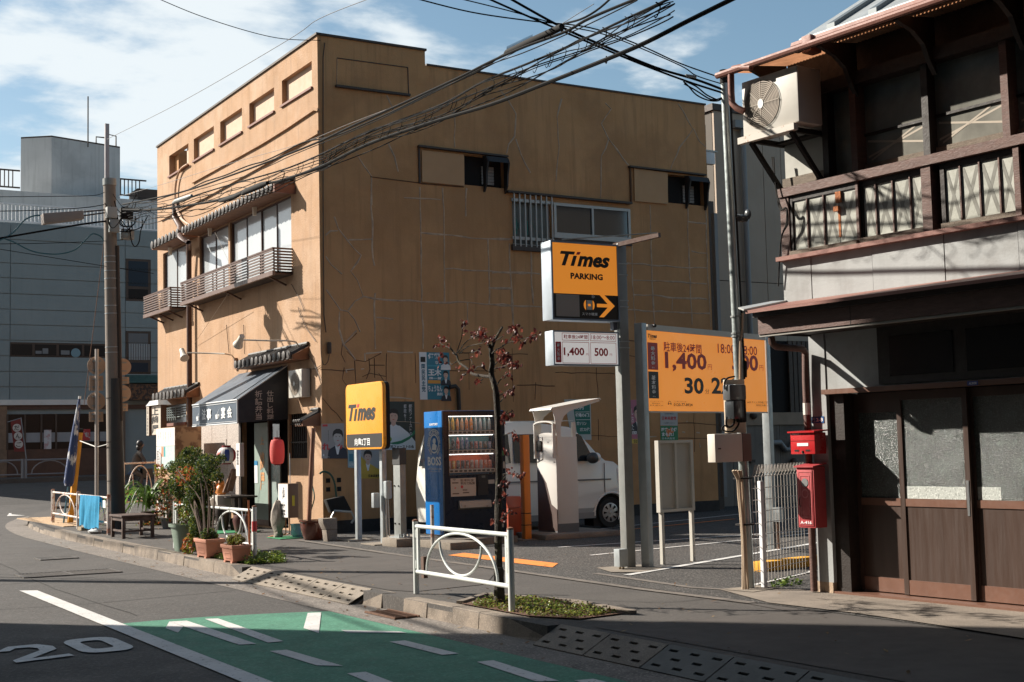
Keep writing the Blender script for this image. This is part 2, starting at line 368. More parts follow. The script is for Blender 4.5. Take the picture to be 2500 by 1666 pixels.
# kerb stones, one by one
kerbo = struct('kerb', m_kerb, MB().box(5.205, 5.33, 9.1, 10.55, -.1, -.02))
def path_pts(pts, step):
    out_ = []; i = 0; pos = pts[0].copy(); rem = 0; seg = 0; cur = pts[0].copy(); out_.append(cur.copy())
    for a, b in zip(pts, pts[1:]):
        L = (b-a).length; t = step-rem
        while t <= L: out_.append(a.lerp(b, t/L)); t += step
        rem = (rem+L) % step if L else rem
    return out_
def kerbstones(pts, step, ztop=.006, lo=RZ):
    pp = path_pts(pts, step); R2 = random.Random(3)
    for a, b in zip(pp, pp[1:]):
        d = (b-a).normalized(); n = V((-d.y, d.x, 0)); g = d*.005
        dz = R2.uniform(-.003, .003); dn = R2.uniform(-.004, .004)
        a2, b2 = a+g, b-g; k = MB()
        pr = [(-.135, lo), (.012+dn, lo), (.0+dn, ztop-.008+dz), (-.01, ztop+dz), (-.135, ztop+dz)]
        va = [a2+n*x+V((0, 0, z)) for x, z in pr]; vb = [b2+n*x+V((0, 0, z)) for x, z in pr]
        N = len(pr); k.add(va+vb, [tuple(range(N)), tuple(range(N, 2*N))[::-1]]+[(i, i+N, (i+1) % N+N, (i+1) % N) for i in range(N)])
        k.build('kerb_stone', m_kerb, kerbo)
kerbstones([V((5.2, 15.0, 0)), V((5.24, 20.6, 0)), V((5.3, 24.6, 0))], .6)
kerbstones([p for p in ks[4:] if p.y < 35.9], .6, ztop=-.03, lo=RZ)
kerbstones([V((5.2, 8.75, 0)), V((5.2, 9.75, 0)), V((5.2, 10.95, 0))], .44)
# ends of the raised kerb: sloping stones down to the drive
for y0, y1, za, zb in ((14.62, 15.0, -.1, .004), (11.35, 10.95, -.1, .004), (8.2, 8.75, -.09, .004)):
    k = MB(); vs = [(5.185, y0, RZ), (5.34, y0, RZ), (5.34, y1, RZ), (5.185, y1, RZ), (5.2, y0, za), (5.34, y0, .0), (5.34, y1, zb), (5.2, y1, zb)]
    k.add(vs, [(0, 3, 2, 1), (4, 5, 6, 7), (0, 1, 5, 4), (1, 2, 6, 5), (2, 3, 7, 6), (3, 0, 4, 7)]); k.build('kerb_stone', m_kerb, kerbo)
# drive slabs with oblong holes
ramp = struct('drive_ramp', m_conc, MB().prism([(5.07, 11.38, -.2), (5.31, 11.38, -.2), (5.31, 11.38, -.036), (5.07, 11.38, -.16)], (0, 3.24, 0)).prism([(5.07, 1.8, -.2), (5.31, 1.8, -.2), (5.31, 1.8, -.036), (5.07, 1.8, -.16)], (0, 6.4, 0)))
def slab(y0, L, m=m_slab, tint=None):
    O = V((5.07, y0+L, -.118)); e = V((5.31, y0+L, .004))
    fr = Fr(O, V((0, -1, 0)), (e-O))            # right = toward camera, up = up the slope, normal = up
    W = (e-O).length; k = MB(); holes = []
    for r in range(3):
        n = 3 if r % 2 == 0 else 2
        for c in range(n):
            cx_ = L*(c+.5+(0 if n == 3 else .5))/3.0; cy_ = W*(.2+.3*r)
            holes.append((cx_-.045, cx_+.045, cy_-.012, cy_+.012))
    holed(k, fr, .006, L-.006, 0, W, holes, .03, .0)
    for h in holes: k.c = 1; k.poly([fr(h[0], h[2], -.029), fr(h[1], h[2], -.029), fr(h[1], h[3], -.029), fr(h[0], h[3], -.029)])
    k.c = 0
    k.poly([fr(.006, 0, 0), fr(.006, 0, -.02), fr(L-.006, 0, -.02), fr(L-.006, 0, 0)])
    k.build('drive_slab', [m, m_dark], ramp)
for i in range(5): slab(11.4+i*.64, .64)
for i in range(9): slab(8.2-.64-i*.64, .64, m_conc if i < 2 else mat('slab_pale', (.15, .145, .135), .9, var=.12, scale=4, bump=1))
# drain grate by the kerb
dg = struct('drain', m_dark, MB().box(4.93, 5.17, 10.15, 10.75, RZ+.004, RZ+.008))
for i in range(15):
    MB().box(4.94, 5.16, 10.17+i*.038, 10.184+i*.038, RZ+.008, RZ+.02).build('grate_bar', m_rustiron, dg)
for x in (4.94, 5.05, 5.16): MB().box(x-.008, x+.008, 10.15, 10.75, RZ+.008, RZ+.023).build('grate_rail', m_rustiron, dg)
# paint
lane = MB(); 
arc = [(3.0, 11.52), (3.3, 11.52), (3.74, 11.46), (4.2, 11.32), (4.55, 11.18), (4.74, 11.08)]
lane.poly([(4.745, 9.5, RZ+.005), (4.745, -6, RZ+.005), (3.0, -6, RZ+.005)]+[(x, y, RZ+.005) for x, y in arc])
struct('cycle_lane', m_green, lane)
mk = MB(); mk.poly([(2.83, -6, RZ+.009), (2.975, -6, RZ+.009), (3.04, 14.95, RZ+.009), (2.88, 15.08, RZ+.009)])
struct('lane_line', m_white, mk)
def paint(name, polys, m=m_white, z=RZ+.010, **k):
    b = MB()
    for p in polys: b.poly([(x, y, z) for x, y in p])
    o = b.build(name, m, kind='structure', **k); return o
ring = lambda o, i: [[o[k], o[(k+1) % len(o)], i[(k+1) % len(i)], i[k]] for k in range(len(o))]
def rr(x0, x1, y0, y1, r, n=4, k=1.6):
    p = []
    for cx_, cy_, a0 in ((x1-r, y1-r*k, 0), (x0+r, y1-r*k, 90), (x0+r, y0+r*k, 180), (x1-r, y0+r*k, 270)):
        for i in range(n+1):
            a = math.radians(a0+90*i/n); p.append((cx_+r*math.cos(a), cy_+r*k*math.sin(a)))
    return p
paint('speed_marking', ring(rr(2.35, 2.74, 9.92, 10.77, .13), rr(2.46, 2.62, 10.12, 10.60, .05))+
      [[(1.86, 9.83), (1.86, 9.95), (1.95, 9.95), (2.26, 10.02), (2.27, 9.90)], [(1.86, 9.95), (2.12, 10.33), (2.24, 10.33), (1.99, 9.96)],
       [(2.12, 10.33), (2.13, 10.46), (2.25, 10.50), (2.24, 10.33)], [(2.13, 10.46), (2.09, 10.55), (2.17, 10.69), (2.25, 10.50)],
       [(2.09, 10.55), (1.99, 10.56), (1.96, 10.69), (2.17, 10.69)], [(1.99, 10.56), (1.93, 10.44), (1.84, 10.46), (1.96, 10.69)]])
paint('cycle_marking', [[(3.23, 10.92), (3.38, 11.32), (3.39, 10.95), (3.23, 10.58)], [(3.38, 11.32), (3.52, 11.28), (3.51, 9.57), (3.39, 9.61)],
      [(3.68, 11.29), (3.78, 11.24), (3.72, 9.56), (3.6, 9.57)], [(4.53, 11.06), (4.64, 11.02), (4.1, 9.79), (4.12, 10.15)],
      [(3.46, 9.16), (3.58, 9.14), (3.61, 8.22), (3.48, 8.35)], [(4.31, 9.84), (4.64, 9.45), (4.64, 9.34), (4.29, 9.68)],
      [(4.33, 9.01), (4.45, 8.99), (4.46, 8.18), (4.34, 8.2)], [(4.38, 7.79), (4.5, 7.78), (4.42, 6.85), (4.3, 6.92)],
      [(3.51, 7.93), (3.63, 7.91), (3.58, 7.0), (3.45, 7.1)], [(4.5, 6.81), (4.62, 6.78), (4.62, 6.3), (4.49, 6.4)]])
A_ = [tuple(G(x/3.92, 950+y/3.92, -.11)[:2]) for x, y in [(20, 1150), (100, 1145), (110, 1180), (110, 1195), (245, 1205), (65, 1210), (85, 1190), (75, 1165)]]
paint('arrow_marking', [A_], z=RZ+.006)
paint('orange_marking', [[(7.62, 14.2), (7.93, 14.36), (7.96, 12.3), (7.66, 11.95)]], m_orange_p, .009)
lw = lambda a, b, w: (lambda d, n: [tuple((V(a)-n*w)[:2]), tuple((V(a)+n*w)[:2]), tuple((V(b)+n*w)[:2]), tuple((V(b)-n*w)[:2])])(V(b)-V(a), V((-(V(b)-V(a)).y, (V(b)-V(a)).x)).normalized())
paint('bay_line', [lw((7.74, 10.72), (11.9, 12.35), .045), lw((9.2, 14.2), (14.5, 13.9), .03), lw((11.2, 16.6), (16, 18.2), .03), lw((8.8, 12.9), (13, 13.6), .03)], m_white, .010)
paint('orange_bay_line', [lw((10.9, 16.0), (14.5, 17.0), .03)], m_orange_p, .011)
# manhole covers in the road
def cover(name, label, q):
    o = MB(); o.poly([(x, y, RZ+.006) for x, y in q]); t_ = o.build(name, m_iron, label=label, cat='manhole cover')
    a, b, c, d = [V((x, y, RZ+.006)) for x, y in q]; k = MB()
    nx, ny = 26, 9
    for i in range(nx):
        for j in range(ny):
            u, v = (i+.5)/nx, (j+.5)/ny; p = a.lerp(d, u).lerp(b.lerp(c, u), v)
            k.box(p.x-.011, p.x+.011, p.y-.02, p.y+.02, p.z, p.z+.006)
    k.build('stud_pattern', mat('iron_worn', (.2, .18, .165), .5, metal=.7), t_, kind='stuff')
    f = MB()
    for p, q_ in ((a, b), (b, c), (c, d), (d, a), (a.lerp(d, .5), b.lerp(c, .5))): f.bar(p+V((0, 0, .002)), q_+V((0, 0, .002)), .03, .012)
    f.build('cover_frame', mat('iron_worn', (.2, .18, .165)), t_)
cover('manhole_cover', 'long dark steel manhole cover in the road, larger and nearer one', [(3.24, 17.2), (3.24, 16.62), (4.34, 16.5), (4.34, 17.06)])
cover('manhole_cover', 'smaller studded manhole cover farther up the road', [(3.97, 19.7), (3.97, 19.25), (4.46, 19.25), (4.46, 19.6)])
# yellow tactile pavers at the corner
m_pav = mat('paver_ochre', (.48, .33, .20), .9, var=.15, scale=5, bump=.6)
tp = struct('paver_field', m_conc, MB().box(5.62, 6.35, 25.4, 29.8, -.004, .006))
pp = MB().box(5.63, 5.82, 25.42, 25.70, .006, .016).build('paver', m_pav, tp)
for i in range(3):
    for j in range(15):
        if i+j: inst(pp, (i*.24, j*.29, R_.uniform(-.002, .002)))
# ------------------------------------------------------------------ the tan corner building
FX, WY, RE, FE = 8.18, 19.3, 16.07, 28.15
m_tanL = mat('stucco_street', (.43, .26, .15), .9, var=.09, scale=1.1, bump=2.2, bscale=45, streak=.5, col2=(.54, .37, .25), c2scale=.6, c2amt=.5, speck=.18, speckscale=60, speckcol=(.62, .44, .3))
m_tanW = mat('stucco_lot', (.54, .285, .125), .85, var=.12, scale=.8, bump=.8, bscale=40, streak=.6, col2=(.41, .21, .09), c2scale=.5, c2amt=.75)
m_panel = mat('panel_cream', (.56, .40, .29), .8, var=.04, scale=3)
m_trim = mat('trim_dark', (.055, .035, .025), .6, var=.15, scale=8)
m_brown = mat('brown_metal', (.10, .052, .038), .45, var=.15, scale=8, spec=.4)
m_redbrown = mat('redbrown_board', (.20, .085, .06), .6, var=.12, scale=6)
m_caulk = mat('crack_caulk', (.46, .33, .23), .85, var=.3, scale=7)
m_crack = mat('crack_dark', (.11, .055, .028), .9)
m_tile = mat('roof_tile', (.028, .024, .022), .45, var=.35, scale=12, spec=.5)
m_tileend = mat('tile_end', (.085, .075, .07), .5, var=.3, scale=15)
m_glassW = mat('glass_curtained', (.55, .58, .60), .12, var=.03, scale=2, spec=.8, coat=.6)
m_glassD = mat('glass_dark', (.02, .024, .028), .06, spec=.8, coat=.5)
m_alu = mat('alu_white', (.42, .40, .37), .4, var=.05, scale=9, metal=.2)
B = thing('tan_building', 'three storey tan stucco corner building with flat roof and tiled eaves', 'building', (FX, WY, 0))
H1, H2, XS = 7.90, 7.655, 10.11
# street facade (X = FX, looking toward +X): frame with x running toward the camera
fl = Fr((FX, FE, 0), (0, -1, 0)); SY = lambda y: FE-y
def pf(px, py, off=0.0):       # photo point on the street facade -> frame x, z
    p = PX(px, py, FX-off); return SY(p.y), p.z
ops = []
for (x0, yt0, yb0, x1, yt1, yb1) in ((688, 193, 258, 761, 154, 214), (608.5, 253, 310, 669, 214, 271), (537.5, 298, 356, 590.6, 263.5, 320), (473, 339, 395, 522, 309, 363), (413, 381, 434, 460, 350.5, 400)):
    a, b = pf(x0, yt0), pf(x0, yb0); c, d = pf(x1, yt1), pf(x1, yb1)
    ops.append((a[0], c[0], (b[1]+d[1])/2, (a[1]+c[1])/2))
# window openings of the upper floor
p8 = zf(350, 350, 3.4845)
def wx(z8x, z8y): return pf(*p8(z8x, z8y))
wz0 = 4.24; 
wins = []
for (xa, xb) in ((168, 372), (478, 722), (738, 1258)):
    xa_, _ = wx(xa, 1000); xb_, _ = wx(xb, 700 if xb > 1000 else 850); wins.append([xa_, xb_])
wtop = wx(1250, 440)[1]
wopen = [(a, b, wz0, wtop) for a, b in wins]
# ground floor openings: shop door bay, dark lattice bay, left window
p5 = zf(350, 1050, 3.92); p4 = zf(350, 750, 3.92)
dz = lambda x, y: pf(*p5(x, y))
door_a, door_b = dz(930, 600)[0], dz(1385, 400)[0]
latt_a, latt_b = dz(1392, 100)[0], dz(1540, 100)[0]
lz = dz(1460, 272)[1]
winl = (pf(*p4(172, 1000))[0], pf(*p4(410, 950))[0], pf(*p4(290, 1110))[1], pf(*p4(290, 930))[1])
gopen = [(door_a, door_b, .02, 1.95), (latt_a, latt_b+.12, lz, 1.9), winl]
W = MB()
holed(W, fl, 0, SY(WY), 0, H1, ops+wopen+gopen, .12)
W.poly([(FX, WY, H1), (FX, FE, H1), (FX+.2, FE, H1), (FX+.2, WY, H1)][::-1])
W.build('street_wall', m_tanL, B)
# walls to the lot, the back and roof
fw = Fr((FX, WY, 0), (1, 0, 0)); pw = lambda px, py: (lambda p: (p.x-FX, p.z))(PY(px, py, WY))
lv = []
for (x0, y0, x1, y1) in ((1132, 377, 1233, 462), (1629, 426, 1721, 505)):
    a, b = pw(x0, y0), pw(x1, y1); lv.append((a[0], b[0], b[1]+.01, a[1]+.005))
bw = (pw(1250, 495)[0], pw(1344, 495)[0], pw(1300, 601)[1], pw(1300, 491)[1])
sw = (pw(1350, 500)[0], pw(1536, 500)[0], pw(1440, 581)[1], pw(1440, 503)[1])
W = MB()
holed(W, fw, 0, XS-FX, .2, H1, [h for h in lv+[bw, sw] if h[1] < XS-FX], .15)
holed(W, fw, XS-FX, RE-FX, .2, H2, lv+[bw, sw], .15)
W.build('lot_wall', m_tanW, B)
W = MB(); W.add([(RE, WY, 0), (RE, FE, 0), (RE, FE, H2), (RE, WY, H2), (FX, FE, 0), (FX, FE, H1), (RE, FE, H1)], [(0, 1, 2, 3), (4, 5, 6, 2, 1)])
W.build('back_wall', m_tanW, B)
W = MB(); W.poly([(FX+.2, WY+.2, 7.0), (RE, WY+.2, 7.0), (RE, FE, 7.0), (FX+.2, FE, 7.0)])
W.build('roof', m_conc, B)
MB().box(FX+.01, RE, WY-.03, WY, -.0, .2).build('plinth', mat('plinth_black', (.03, .026, .024), .8, var=.3, scale=5), B)
# metal coping
cp_ = MB().box(FX-.03, FX+.22, WY-.03, FE, H1, H1+.035).box(FX+.22, XS+.02, WY-.03, WY+.2, H1, H1+.035)
cp_.build('coping', m_trim, B)
MB().box(XS+.02, RE+.02, WY-.025, WY+.2, H2, H2+.03).build('coping', m_trim, B)
# filled parapet openings (the far one stands open)
for i, (a, b, c, d) in enumerate(ops):
    if i < 4: MB().obox(fl, a, b, c, d, -.12, -.085).build('infill_panel', m_panel, B)
    else:
        MB().obox(fl, a+(b-a)*.72, b, c, d, -.12, -.085).build('infill_panel', m_panel, B)
        MB().obox(fl, a, a+(b-a)*.2, c, d, -1.2, -.12).box(FX+1.0, FX+1.1, FE-1.6, FE-.1, c, d-.12).build('inner_pier', m_tanW, B)
    MB().obox(fl, a-.02, b+.03, c-.035, c, 0, .035).build('sill', m_redbrown, B)
# mouldings that run along the street facade
for q in ([(778, 268), (768, 266.5), (700, 312.5), (640, 350), (470, 445)], [(778, 323), (740, 346), (700, 368), (648, 399), (511, 476), (393, 537)]):
    pts = [PX(x, y, FX-.02) for x, y in q]
    mb = MB()
    for a, b in zip(pts, pts[1:]): mb.bar(a, b, .045, .05)
    mb.build('moulding', m_tanL, B)
# upper floor windows
def window(fr, a, b, c, d, n, dep, m_f, m_g, parent, fw_=.03, name='window', bars=None, widths=None):
    f = MB()
    f.obox(fr, a, b, c, c+fw_, -dep, -dep+.05).obox(fr, a, b, d-fw_, d, -dep, -dep+.05).obox(fr, a, a+fw_, c+fw_, d-fw_, -dep, -dep+.05).obox(fr, b-fw_, b, c+fw_, d-fw_, -dep, -dep+.05)
    o = f.build(name, m_f, parent)
    xs = widths or [a+fw_+(b-a-2*fw_)*i/n for i in range(n+1)]
    for i in range(n):
        off = -dep+.012+(.014 if i % 2 else 0)
        MB().obox(fr, xs[i]+.004, xs[i+1]-.004, c+fw_, d-fw_, off, off+.004).build('pane', m_g, o)
        if i: MB().obox(fr, xs[i]-fw_*.4, xs[i]+fw_*.4, c+fw_, d-fw_, -dep+.01, -dep+.045).build('mullion', m_f, o)
    return o
for (a, b), n in zip(wins, (2, 2, 4)):
    window(fl, a, b, wz0, wtop, n, .09, m_brown, m_glassW, B, .028)
# curtains hang behind the panes
for (a, b) in wins:
    for i in range(3):
        x0 = a+(b-a)*(.1+.3*i); MB().obox(fl, x0, x0+(b-a)*.16, wz0, wtop-.1, -.118, -.112).build('curtain', mat('curtain', (.75, .77, .78), .9, var=.05), B)
for (x, y) in ((228, 920), (565, 755), (945, 580)):
    p = PX(*p8(x, y), FX-.12); MB().lathe([(.035, -.075), (.045, .075)], p, 8).build('eave_lamp', mat('cream_plastic', (.72, .60, .47), .5), B, smooth=True)
# tiled eave: fascia, soffit, one barrel tile after another
def tile_eave(X, y0, y1, z, proj, rise, n, parent, name='tiled_eave', fasc=.07, thick=.03):
    """X wall plane, runs y0..y1, front edge at z, projecting proj, rising to the wall"""
    fr = Fr((X, y1, z), (0, -1, 0)); L = y1-y0
    b = MB()
    b.add([fr(0, -fasc, proj), fr(L, -fasc, proj), fr(L, 0, proj), fr(0, 0, proj), fr(0, rise-.02, 0), fr(L, rise-.02, 0), fr(0, -fasc, 0), fr(L, -fasc, 0)],
          [(0, 1, 2, 3), (3, 2, 5, 4), (0, 3, 4, 6), (1, 7, 5, 2), (0, 6, 7, 1), (6, 4, 5, 7)])
    e = b.build(name, mat('eave_wood', (.22, .10, .05), .7, var=.2, scale=6), parent)
    w_ = L/n; k = MB(); a0 = fr(w_*.5, .012, proj+.02); a1 = fr(w_*.5, rise+.012, 0)
    k.tube([a0-V((0, 0, .02)), a1-V((0, 0, .02))], w_*.26, 8); t0 = k.build('roof_tile', m_tile, e, smooth=True)
    k = MB(); k.lathe([(w_*.33, 0), (w_*.33, .02), (w_*.22, .028)], fr(w_*.5, .012, proj+.02), 12, 'x')
    k.v = [V((2*fr(0, 0, proj+.02).x-v.x, v.y, v.z)) for v in k.v]; c0 = k.build('tile_end', m_tileend, e, smooth=True)
    k = MB()                                               # drooping pan tile between the barrels
    pts = [(w_*(.5+.16), -.005), (w_*.75, -.05), (w_*1.0, -.062), (w_*1.25, -.05), (w_*(1.5-.16), -.005), (w_*1.25, -.025), (w_, -.036), (w_*.75, -.025)]
    k.prism([fr(x, y, proj+.02) for x, y in pts], fr.n*-.012); k.prism([fr(x, y+.02, proj+.01) for x, y in ((w_*.7, -.03), (w_*1.3, -.03), (w_*1.3, -.015), (w_*.7, -.015))], V((proj, 0, rise)))
    d0 = k.build('pan_tile', m_tileend, e)
    for i in range(1, n):
        dlt = (0, -w_*i, 0); inst(t0, dlt); inst(c0, dlt)
        if i < n-1: inst(d0, dlt)
    r = MB(); r.tube([fr(0, rise+.03, .02), fr(L, rise+.03, .02)], .03, 6); r.build('ridge_roll', m_tile, e)
    return e
ynear = PX(719, 440, FX).y
zf_ = PY(*p8(1190, 345), ynear).z
EP = .34
ysplit = PX(*p8(335, 740), FX-EP).y; yfar = PX(*p8(72, 880), FX-EP).y
ez = PX(*p8(1150, 350), FX-EP).z
tile_eave(FX, ynear, ysplit, ez, EP, .14, 25, B)
tile_eave(FX, ysplit+.14, yfar, ez-.0, EP, .12, 8, B)
MB().box(FX-EP-.03, FX, ynear-.05, ynear, ez-.11, ez+.03).build('eave_end_board', m_redbrown, B)
# ---- slatted balconies
def balcony(y0, y1, zt, zb, X, parent):
    r = MB().box(X, FX, y0, y0+.03, zb-.02, zb+.03).box(X, FX, y1-.03, y1, zb-.02, zb+.03)
    o = r.build('balcony', m_brown, parent)
    n = 8; h = (zt-zb)
    s0 = MB().box(X-.012, X+.012, y0, y1, zt-.028, zt).build('rail', m_brown, o)
    MB().box(X-.02, X+.03, y0-.01, y1, zb-.04, zb+.035).build('rail', mat('bronze', (.17, .11, .09), .4, var=.1), o)
    m_sl = mat('bronze_slat', (.17, .115, .095), .4, var=.1, scale=7)
    k0 = MB().box(X-.01, X+.01, y0, y1, zt-.028-h/n*.62, zt-.028-h/n*.62+.024).build('slat', m_sl, o)
    for i in range(1, n-1): inst(k0, (0, 0, -h/n*.93*i))
    for yy in (y0, y1-.02):
        e0 = MB().box(X+.012, FX, yy, yy+.02, zt-.028, zt).build('end_slat', m_sl, o)
        for i in range(1, n+1): inst(e0, (0, 0, -h/n*.93*i))
    for i in range(0, int((y1-y0)/.62)+1):
        yy = y0+.02+i*(y1-y0-.04)/max(1, int((y1-y0)/.62)); MB().box(X+.012, X+.03, yy-.012, yy+.012, zb, zt).build('post', m_brown, o)
    for i in range(3):
        yy = y0+.3+i*(y1-y0-.6)/2; MB().bar((X+.02, yy, zb-.02), (FX, yy, zb-.16), .03, .03).build('bracket', m_brown, o)
    MB().box(X+.03, FX, y0+.03, y1-.03, zb-.02, zb).build('balcony_floor', mat('floor_dark', (.05, .035, .03), .8), o)
    return o
by0 = PX(714.5, 604, FX).y; BXf = 7.84
bzt = PX(665.7, 604, BXf).z; bzb = PX(668.6, 670, BXf).z+.03
by1 = PX(*p8(318, 1190), BXf).y
balcony(by0, by1, bzt, bzb, BXf, B)
b2a = PX(*p8(228, 1245), BXf).y; b2b = PX(*p8(5, 1335), BXf).y
balcony(b2a, b2b, bzt, bzb, BXf, B)
# ---- down pipe with its elbow, and the looped pipe above
dp = [PX(*p8(x, y), FX-o) for x, y, o in ((265, 500, .05), (265, 635, .06), (310, 712, .12), (312, 800, EP+.06), (385, 845, EP+.06), (388, 900, .12), (388, 1100, .10))]
pb = PX(461.6, 1150, FX-.1)
dp.append(V((FX-.1, dp[-1].y, 3.0))); dp.append(V((FX-.1, dp[-1].y, .05)))
MB().tube(dp, .052, 10).build('down_pipe', m_brown, B, smooth=True)
lp = [PX(*p8(x, y), FX-.05) for x, y in ((383, 690), (320, 640), (280, 540), (270, 420), (285, 300), (320, 220), (375, 180))]
mb = MB(); mb.tube(smoothpath(lp, 4), .022, 8); mb.tube([p+V((0, -.04, 0)) for p in smoothpath(lp, 4)], .012, 6); mb.build('looped_pipe', mat('pipe_tan', (.38, .2, .1), .6), B, smooth=True)
# corner strip and cable on the lot wall
c0 = [PY(*q, WY-.02) for q in ((793, 105), (789, 140), (789, 500), (791, 770), (796, 812))]
MB().tube(c0, .008, 5).build('corner_cable', m_trim, B)
mb = MB(); p = PY(804, 850, WY-.04); mb.lathe([(.03, -.09), (.035, -.06), (.035, .07), (.03, .09)], p, 10); mb.tube(smoothpath([p+V((0, 0, -.09)), p+V((-.03, 0, -.22)), p+V((-.1, 0, -.26)), p+V((-.14, 0, -.1)), p+V((-.14, 0, .3))], 5), .006, 5)
mb.build('junction_box', m_trim, B, smooth=True)
# ---- lot wall: blanked-up frame, ledges, shutters
def ledge(q, w_=.05, h_=.04, m=m_trim, name='ledge'):
    pts = [PY(x, y, WY-w_/2) for x, y in q]; b = MB()
    for a, c in zip(pts, pts[1:]): b.bar(a, c, w_, h_)
    b.build(name, m, B)
ledge([(820, 210), (1001, 233)], .06, .035)
ledge([(823, 142), (995, 165)], .012, .012); ledge([(995.6, 165), (998, 232)], .012, .012); ledge([(823, 142), (822, 206)], .008, .008, m_caulk)
ledge([(1021, 357), (1239, 383)], .08, .03); ledge([(1022.5, 359), (1025, 448)], .03, .03)
ledge([(1025, 448), (1132, 457)], .015, .015, m_crack); ledge([(1238, 468), (1541, 497)], .09, .035)
ledge([(1536, 407), (1722, 428)], .08, .03); ledge([(1538, 409), (1541, 495)], .03, .03, m_crack)
ledge([(904, 432), (1025, 447)], .01, .012, m_crack)
for q in (((1028, 368), (1131, 379), (1132, 455), (1029, 445)), ((1546, 412), (1628, 423), (1628, 499), (1548, 492))):
    MB().prism([PY(x, y, WY-.004) for x, y in q], (0, -.03, 0)).build('shutter_panel', mat('shutter_tan', (.52, .30, .15), .75, var=.05), B)
for (a, b, c, d), (hx0, hx1) in zip(lv, ((.42, 1.0), (.38, 1.0))):
    o = MB().obox(fw, a, b, c, d, -.15, -.13).build('louvre_opening', m_dark, B)
    ww = b-a
    for i in range(6):
        zz = c+.06+i*(d-c-.1)/8; MB().obox(fw, a+ww*.5, a+ww*.80, zz, zz+.045, -.12, -.10).build('louvre_slat', mat('louvre_grey', (.30, .27, .24), .6), o)
    hd = MB(); xs_ = a+ww*.55; pr = [(0, 0), (.12, -.02), (.17, -.12), (.12, -.3), (.10, -.5), (.02, -.62), (0, -.62)]
    hd.prism([fw(b-.02, d+y, x) for x, y in pr], V((.03, 0, 0))); hd.prism([fw(a+ww*.46, d+y, x) for x, y in pr], V((.03, 0, 0)))
    hd.add([fw(a+ww*.46, d, 0), fw(b, d, 0), fw(b, d-.02, .12), fw(a+ww*.46, d-.02, .12), fw(b, d-.12, .17), fw(a+ww*.46, d-.12, .17)], [(0, 1, 2, 3), (3, 2, 4, 5)])
    hd.build('vent_hood', mat('hood_black', (.025, .02, .018), .6), B)
# barred window
a, b, c, d = bw
window(fw, a, b, c, d, 2, .1, m_alu, mat('glass_frost', (.14, .14, .125), .25, var=.15, scale=6), B, .03, 'barred_window')
for z_ in (c+.09, d-.04): MB().obox(fw, a-.03, b+.03, z_, z_+.05, .03, .045).build('bar_rail', m_alu, B)
br0 = MB().obox(fw, a, a+.022, c-.03, d+.1, .045, .065).build('window_bar', m_alu, B)
for i in range(1, 8): inst(br0, ((b-a-.02)*i/7, 0, 0))
MB().obox(fw, a-.04, b+.02, c-.1, c, 0, .06).build('sill', m_trim, B)
mb = MB()
for x0 in (a+.12, a+.34):
    mb.obox(fw, x0, x0+.012, c+.2, c+.45, -.07, -.068)
for f_, g_ in (((.1, .5), (.22, .2)), ((.22, .5), (.1, .2)), ((.42, .45), (.6, .15))):
    mb.bar(fw(a+f_[0], c+f_[1], -.07), fw(a+g_[0], c+g_[1], -.07), .015, .002)
mb.build('tape_cross', mat('tape_green', (.05, .3, .25), .6), B)
# sliding window
a, b, c, d = sw
so_ = window(fw, a, b, c, d, 2, .02, m_alu, m_glassD, B, .05, 'sliding_window')
MB().obox(fw, a-.02, b+.02, c-.05, c, 0, .05).build('sill', m_alu, B); MB().obox(fw, a-.02, b+.02, c-.10, c-.055, 0, .03).build('sill', m_trim, B)
mb = MB(); R3 = random.Random(5)
mb.obox(fw, a+.75, a+1.25, c+.06, c+.15, -.3, -.2).obox(fw, a+1.2, a+1.45, c+.06, c+.11, -.3, -.2).obox(fw, a+.8, a+1.1, c+.15, c+.2, -.3, -.2)
mb.build('stored_boxes', mat('cardboard', (.25, .12, .06), .8, var=.2), B)
